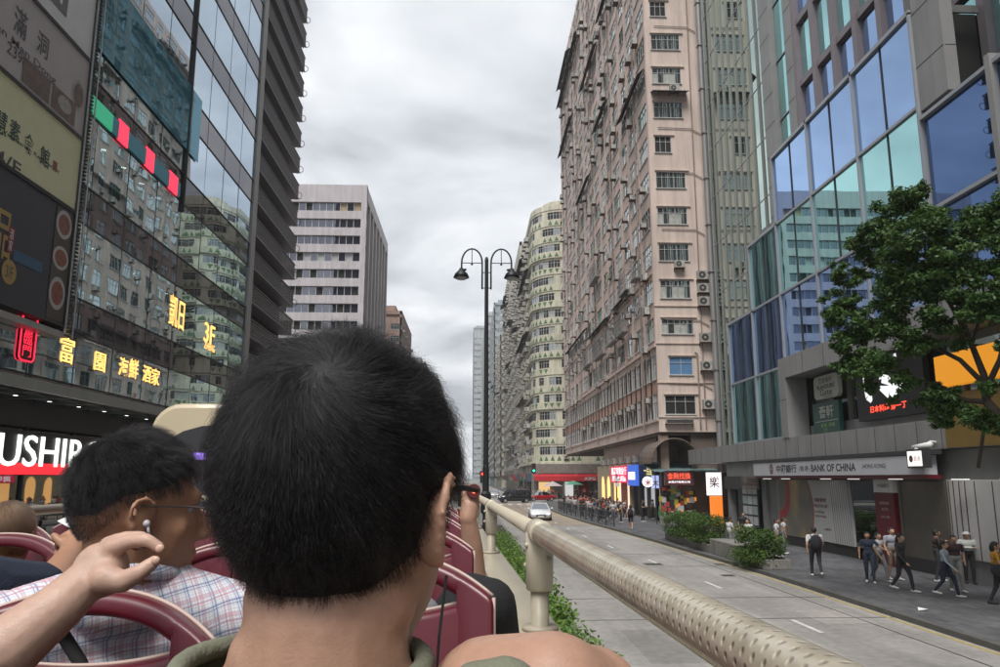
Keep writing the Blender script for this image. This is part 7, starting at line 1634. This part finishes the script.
b = Body(); hc2 = bf(136,510,1.25); fw = Vector((math.sin(R(58)),math.cos(R(58)),-0.10)); L2, rot = head_blobs(b, hc2, fw, k=0.92, m=0, wide=0.072)
b.limb(hc2+Vector((-0.01,-0.005,-0.05)),(hc2.x-0.01,1.27,3.455),0.058,0.062,0); b.ell((hc2.x-0.008,1.275,3.415),(0.085,0.078,0.055),1); cx = hc2.x-0.005
b.ell((cx,1.32,3.19),(0.20,0.11,0.21),1); b.ell((cx,1.30,2.98),(0.18,0.12,0.22),1); b.limb((cx-0.165,1.30,3.375),(cx+0.165,1.30,3.375),0.062,0.062,1); b.limb((cx-0.03,1.275,3.43),(cx-0.16,1.29,3.385),0.05,0.055,1); b.limb((cx+0.03,1.275,3.43),(cx+0.16,1.29,3.385),0.05,0.055,1)
for e in (-1,1):
    b.chain([(cx+e*0.20,1.30,3.37),(cx+e*0.25,1.36,3.10)],[0.062,0.055],1); b.chain([(cx+e*0.25,1.36,3.10),(cx+e*0.17,1.58,3.04)],[0.05,0.044],1); b.limb((cx+e*0.17,1.58,3.04),(cx+e*0.14,1.64,3.03),0.03,0.028,0)
    hand_blobs(b,(cx+e*0.14,1.64,3.03),(cx+e*0.13,1.70,3.02),[[(cx+e*0.13+0.018*(q-1.5),1.72,3.02),(cx+e*0.13+0.018*(q-1.5),1.77,3.01),(cx+e*0.13+0.018*(q-1.5),1.79,2.99)] for q in range(4)],[(cx+e*0.10,1.67,3.03),(cx+e*0.085,1.71,3.03)],0)
    b.chain([(cx+e*0.09,1.32,2.88),(cx+e*0.11,1.76,2.90),(cx+e*0.11,1.80,2.45)],[0.085,0.062,0.045],2); b.limb((cx+e*0.11,1.78,2.38),(cx+e*0.12,1.94,2.36),0.04,0.035,3)
b.build('body', [SKM['c'], plaid, navy, shoe_b], t, 0.005, 5)
bnd2 = ([-1,-0.62,-0.25,0.1,0.45,0.8,1.01],[-0.86,-0.72,-0.22,-0.02,0.20,0.55,1.2])
scalp(t, L2, 0.072, ([-1,-0.62,-0.25,0.1,0.45,0.8,1.01],[-0.42,-0.34,-0.02,0.08,0.22,0.56,1.2]), 0.0018, cap_b)
strands(t, L2, 0.072, bnd2, 26000, lambda D: np.interp(D[:,2],[-0.8,-0.2,0.05,0.45,1.0],[0.002,0.007,0.013,0.024,0.030]), hblack, whorl=(0,-0.5,0.85), swirl=0.5, base=0.001, lift=0.008, rad=0.00011, seed=2, spiky=0.4, droop=0.2, steps=6, lowlift=True)
s = MB(); s.ball(tuple(L2(0.080,0.002,-0.018)),0.0056,0,10,8); s.tube([L2(0.081,0.004,-0.020),L2(0.083,0.008,-0.034)],0.0022,6); s.build('earbud', mat('earbud_white',(0.6,0.58,0.62),0.3), t, smooth=True)
s = MB(); s.tube([L2(0.087,-0.012,0.008),L2(0.084,0.05,0.012),L2(0.070,0.108,0.012)],0.0014,6)
for e in (-1,1):
    ring = [L2(e*0.034+0.024*math.cos(a),0.112,0.008+0.019*math.sin(a)) for a in np.linspace(0,2*math.pi,17)]; s.tube(ring,0.0012,6,caps=False)
s.tube([L2(-0.01,0.114,0.01),L2(0.01,0.114,0.01)],0.0012,6); s.build('spectacles', mat('wire_frame',(0.12,0.11,0.11),0.3,metal=0.8), t)
s = MB()
for e in (-1,1): s.ball(tuple(L2(e*0.030,0.071,0.006)),0.010,0,12,8); s.ball(tuple(L2(e*0.030,0.0795,0.006)),0.0036,1,8,6)
s.build('eye', [white_p, rubber], t, smooth=True)
ring = [(hc2.x-0.01+0.072*math.cos(a), 1.272+0.070*math.sin(a), 3.455-0.015*math.sin(a)) for a in np.linspace(0,2*math.pi,29)]
s.tube(ring,0.012,8,caps=False); s.build('collar', plaid, t, smooth=True)
# dark bag strap on the shirt
s = MB(); q = [bf(42,596,1.20),bf(55,622,1.165),bf(80,662,1.15),bf(105,720,1.16)]; s.tube(q,0.009,8); s.build('bag_strap', rubber, t, smooth=True)

# ---- passenger whose arm reaches across from the left
t = person_on_bus('passenger at the left edge whose bare arm rests on the aisle seat')
b = Body(); wr = bf(84,583,0.97); el = bf(-90,692,0.90); cx = -0.93
b.chain([el, bf(8,648,0.93), bf(60,606,0.95), wr],[0.044,0.036,0.028,0.0245],0); b.chain([(cx+0.02,0.52,3.28),el+Vector((-0.02,-0.02,-0.03))],[0.055,0.045],0)
pm = bf(108,566,0.98); b.ell(bf(101,570,0.98),(0.032,0.024,0.032),0); b.limb(wr,pm,0.0245,0.024,0)
b.chain([bf(112,548,0.97),bf(131,541,0.965),bf(147,540,0.96),bf(159,547,0.96)],[0.0115,0.0088,0.0080,0.0068],0)
b.chain([bf(112,545,0.99),bf(126,538,0.99),bf(141,537,0.985),bf(152,544,0.98)],[0.0110,0.0088,0.0078,0.0068],0)
b.chain([bf(108,545,1.015),bf(121,539,1.02),bf(135,539,1.02),bf(146,544,1.015)],[0.0108,0.0086,0.0076,0.0066],0)
b.chain([bf(104,548,1.035),bf(117,542,1.045),bf(128,542,1.045),bf(138,547,1.04)],[0.0100,0.0080,0.0072,0.0062],0)
b.chain([bf(106,578,0.955),bf(122,582,0.95),bf(139,573,0.945),bf(154,562,0.95)],[0.0175,0.0125,0.0100,0.0078],0)
b.ell((cx,0.50,3.14),(0.17,0.10,0.20),1); b.ell((cx,0.49,2.95),(0.16,0.12,0.2),1); b.limb((cx-0.16,0.5,3.33),(cx+0.05,0.5,3.33),0.055,0.055,1); b.limb((cx-0.02,0.5,3.36),(cx-0.02,0.5,3.45),0.05,0.05,0)
head_blobs(b,(cx-0.02,0.50,3.57),(0.2,1,0),m=0); b.chain([(cx-0.2,0.5,3.32),(cx-0.24,0.55,3.08),(cx-0.2,0.8,3.0)],[0.05,0.045,0.03],1)
for e in (-1,1): b.chain([(cx+e*0.09,0.5,2.88),(cx+e*0.10,0.92,2.90),(cx+e*0.10,0.94,2.45)],[0.08,0.06,0.045],2); b.limb((cx+e*0.1,0.92,2.38),(cx+e*0.1,1.08,2.36),0.04,0.035,3)
b.build('body', [SKM['b'], cloth('cream_top',(0.45,0.42,0.38)), navy, shoe_w], t, 0.0034, 4)
# finger nails
s = MB()
for a in (bf(160,548.5,0.953),bf(155.5,560.5,0.944)): s.ball(tuple(a),(0.0055,0.003,0.005),0,8,6)
s.build('finger_nails', mat('nail',(0.55,0.36,0.28),0.3), t, smooth=True)

# ---- passenger in navy holding the next handle
t = person_on_bus('passenger in a navy T-shirt at the left edge gripping a seat handle')
b = Body(); cx = -1.14; wr = bf(70,557,1.95); el = bf(44,598,1.78); sh_ = bf(-30,592,1.60)
b.chain([sh_+Vector((-0.02,0,-0.03)),sh_.lerp(el,0.8)],[0.105,0.072],1); b.chain([sh_.lerp(el,0.7),el,wr],[0.052,0.046,0.031],0)
b.limb(wr,bf(78,543,2.0),0.030,0.032,0); g0 = bf(78,540,2.0)
for q in range(4): b.chain([g0+Vector((0.0+0.006*q,0.01,-0.012*q+0.018)),g0+Vector((-0.028+0.004*q,0.035,-0.012*q+0.02)),g0+Vector((-0.042,0.02,-0.016*q+0.008)),g0+Vector((-0.045,-0.005,-0.016*q+0.002))],[0.0105,0.0098,0.009,0.008],0)
b.chain([g0+Vector((0.01,-0.01,-0.02)),g0+Vector((-0.03,-0.02,-0.005)),g0+Vector((-0.05,-0.015,0.012))],[0.014,0.011,0.009],0)
b.ell((cx,1.50,3.12),(0.19,0.12,0.22),1); b.ell((cx,1.48,2.95),(0.17,0.12,0.2),1); b.limb((cx-0.17,1.5,3.34),(cx+0.12,1.5,3.34),0.06,0.06,1); b.limb((cx,1.5,3.38),(cx-0.02,1.5,3.46),0.053,0.05,0); head_blobs(b,(cx-0.16,1.50,3.56),(0.1,1,0),m=0)
b.limb((cx-0.02,1.5,3.42),(cx-0.14,1.5,3.5),0.052,0.05,0)
b.chain([(cx-0.2,1.5,3.32),(cx-0.25,1.55,3.08),(cx-0.2,1.8,3.0)],[0.055,0.045,0.03],1)
for e in (-1,1): b.chain([(cx+e*0.09,1.5,2.88),(cx+e*0.10,1.93,2.90),(cx+e*0.10,1.96,2.45)],[0.08,0.06,0.045],2); b.limb((cx+e*0.1,1.95,2.38),(cx+e*0.1,2.08,2.36),0.04,0.035,3)
b.build('body', [SKM['c'], cloth('navy_tshirt',(0.015,0.022,0.045)), navy, shoe_w], t, 0.0055, 4)

# ---- brown-haired passenger at the left
t = person_on_bus('brown-haired passenger low at the left edge, seen from behind')
b = Body(); hc3 = bf(8,537,2.70); L3, rot = head_blobs(b, hc3, (-0.15,1,0), k=0.88, m=0, wide=0.070); cx = hc3.x
b.limb(hc3+Vector((0,0,-0.06)),(cx,2.62,3.30),0.05,0.055,0); b.ell((cx,2.66,3.10),(0.16,0.10,0.19),1); b.ell((cx,2.66,2.92),(0.15,0.11,0.18),1); b.limb((cx-0.13,2.64,3.27),(cx+0.13,2.64,3.27),0.05,0.05,1)
for e in (-1,1): b.chain([(cx+e*0.16,2.64,3.26),(cx+e*0.20,2.70,3.02),(cx+e*0.14,2.92,2.98)],[0.048,0.042,0.028],1); b.chain([(cx+e*0.08,2.66,2.88),(cx+e*0.09,3.05,2.88),(cx+e*0.09,3.07,2.45)],[0.07,0.055,0.04],2); b.limb((cx+e*0.09,3.07,2.38),(cx+e*0.09,3.2,2.36),0.035,0.03,3)
b.build('body', [SKM['b'], cloth('tan_top',(0.28,0.22,0.14)), navy, shoe_w], t, 0.007, 4)
bnd3 = ([-1,-0.3,0.2,0.6,1.01],[-0.95,-0.75,-0.3,0.3,1.2]); scalp(t, L3, 0.070, bnd3, 0.007, cap_br)
strands(t, L3, 0.070, bnd3, 9000, 0.085, hbrown, whorl=(0,-0.1,1.0), swirl=0.3, base=0.006, lift=0.006, rad=0.00016, seed=3, droop=0.8, steps=8, spiky=0.3)

# ---- passenger in black trousers at the window, just ahead
t = person_on_bus('passenger at the window with crossed black trousers, mostly hidden behind the man in green')
b = Body(); cx = -0.17; kn = bf(478,600,1.62)
b.ell((cx,1.52,3.18),(0.18,0.11,0.2),1); b.ell((cx,1.50,2.96),(0.17,0.12,0.2),1); b.limb((cx-0.15,1.5,3.34),(cx+0.12,1.5,3.34),0.055,0.055,1); b.limb((cx,1.5,3.38),(cx,1.51,3.46),0.05,0.05,0); head_blobs(b,(cx-0.01,1.53,3.545),(-0.2,1,0),m=0,k=0.92)
b.chain([(cx+0.05,1.5,2.95),(cx+0.14,1.66,3.18),bf(470,603,1.72),bf(489,606,1.70)],[0.10,0.09,0.062,0.058],2); b.chain([bf(489,606,1.70),bf(497,650,1.74),Vector((0.11,1.78,2.98)),Vector((0.10,1.80,2.62))],[0.058,0.052,0.045,0.04],2); b.limb((0.10,1.78,2.58),(0.10,1.92,2.55),0.04,0.035,3)
b.chain([(cx-0.06,1.5,2.88),(cx-0.08,1.90,2.90),(cx-0.08,1.93,2.45)],[0.085,0.06,0.045],2); b.limb((cx-0.08,1.92,2.38),(cx-0.08,2.02,2.36),0.04,0.035,3)
for e in (-1,): b.chain([(cx-0.17,1.5,3.32),(cx-0.2,1.55,3.08),(cx-0.1,1.76,3.02)],[0.05,0.044,0.028],0)
b.build('body', [SKM['b'], cloth('grey_top',(0.2,0.2,0.22)), cloth('black_trousers',(0.012,0.012,0.014)), shoe_w], t, 0.006, 4); 
bL = head_blobs(Body(),(cx-0.01,1.53,3.545),(-0.2,1,0),k=0.92)[0]; scalp(t, bL, 0.078, bnd, 0.012, cap_b)

# ---- passenger holding up a phone by the rail
t = person_on_bus('passenger by the rail holding up a dark phone with a glowing red light')
b = Body(); cx = -0.16; wr = bf(468,518,2.32); el = bf(474,578,2.36)
b.ell((cx,2.34,3.14),(0.17,0.10,0.2),1); b.ell((cx,2.34,2.94),(0.16,0.11,0.18),1); b.limb((cx-0.14,2.33,3.31),(cx+0.14,2.33,3.31),0.05,0.05,1); b.limb((cx,2.33,3.34),(cx,2.34,3.42),0.048,0.046,0); head_blobs(b,(cx,2.35,3.50),(0.0,1,0),m=0,k=0.9)
b.chain([(cx+0.17,2.33,3.28),Vector((0.06,2.36,3.14)),bf(478,596,2.38)],[0.055,0.05,0.048],1); b.chain([bf(477,588,2.37),el,bf(472,545,2.34),wr],[0.036,0.036,0.031,0.024],0)
b.limb(wr,bf(470,506,2.33),0.026,0.028,0); g0 = bf(470,502,2.33)
for q in range(4): b.chain([g0+Vector((0.018,0.0,-0.02+0.017*q)),g0+Vector((0.022,0.018,-0.015+0.017*q)),g0+Vector((0.005,0.032,-0.013+0.017*q))],[0.009,0.0085,0.0075],0)
b.chain([g0+Vector((-0.015,-0.01,-0.01)),g0+Vector((-0.018,-0.008,0.02)),g0+Vector((-0.012,0.0,0.045))],[0.012,0.010,0.008],0)
b.chain([(cx-0.17,2.33,3.28),(cx-0.2,2.4,3.05),(cx-0.1,2.6,3.0)],[0.05,0.044,0.028],1)
for e in (-1,1): b.chain([(cx+e*0.08,2.34,2.88),(cx+e*0.10,2.72,2.90),(cx+e*0.10,2.74,2.45)],[0.075,0.058,0.04],2); b.limb((cx+e*0.1,2.72,2.38),(cx+e*0.1,2.84,2.36),0.035,0.03,3)
b.build('body', [SKM['a'], cloth('white_sleeve',(0.5,0.5,0.5)), navy, shoe_w], t, 0.0055, 4); scalp(t, head_blobs(Body(),(cx,2.35,3.50),(0,1,0),k=0.9)[0], 0.078, bnd, 0.012, cap_b)
t = thing('phone', (0,0,0), 'dark phone with a glowing red ring held up beside the rail', 'phone', rz=BUSROT, org=(0,0,0))
s = MB(); c = bf(468,496,2.33); s.box(c.x-0.03,c.x+0.012,c.y-0.004,c.y+0.006,c.z-0.03,c.z+0.03); s.build('phone_body', rubber, t, bevel=0.003)
s = MB(); c2 = bf(474,491,2.30); s.tube([(c2.x,c2.y,c2.z),(c2.x,c2.y+0.02,c2.z)],0.020,18); s.build('lens_ring', mat('ring_red',(0.10,0.015,0.015),0.4), t)
s = MB(); s.disc((c2.x,c2.y-0.002,c2.z),(1,0,0),(0,0,1),0.0065,12); s.build('red_light', emat('red_glow',(1.0,0.10,0.05),2.5), t)
# folded white paper stuck by the left rail
t = thing('paper', (0,0,0), 'folded white paper sheet behind the seat handle on the left', 'paper', rz=BUSROT, org=(0,0,0))
s = MB(); a, b_, c, d = bf(57,521,2.7), bf(70,515,2.7), bf(84,528,2.72), bf(72,529,2.66); s.add([a,b_,c,d],[(0,1,2,3)]); s.add([Vector(v)+Vector((0,0.004,0)) for v in (a,b_,c,d)],[(3,2,1,0)]); s.build('sheet', white_p, t)
# ------------------------------------------------------------------ humid air
s = MB(); s.box(-70,75,-70,720,-1.2,140); o = s.build('haze', []); o.data.materials.clear()
hm_ = bpy.data.materials.new('haze_air'); hm_.use_nodes = True; nt = hm_.node_tree; nt.nodes.clear(); oo = nt.nodes.new('ShaderNodeOutputMaterial'); pv = nt.nodes.new('ShaderNodeVolumePrincipled')
pv.inputs['Color'].default_value = (0.85,0.87,0.9,1); pv.inputs['Density'].default_value = 0.00045; pv.inputs['Anisotropy'].default_value = 0.2; nt.links.new(pv.outputs[0], oo.inputs['Volume'])
o.data.materials.append(hm_); tag(o, kind='stuff')
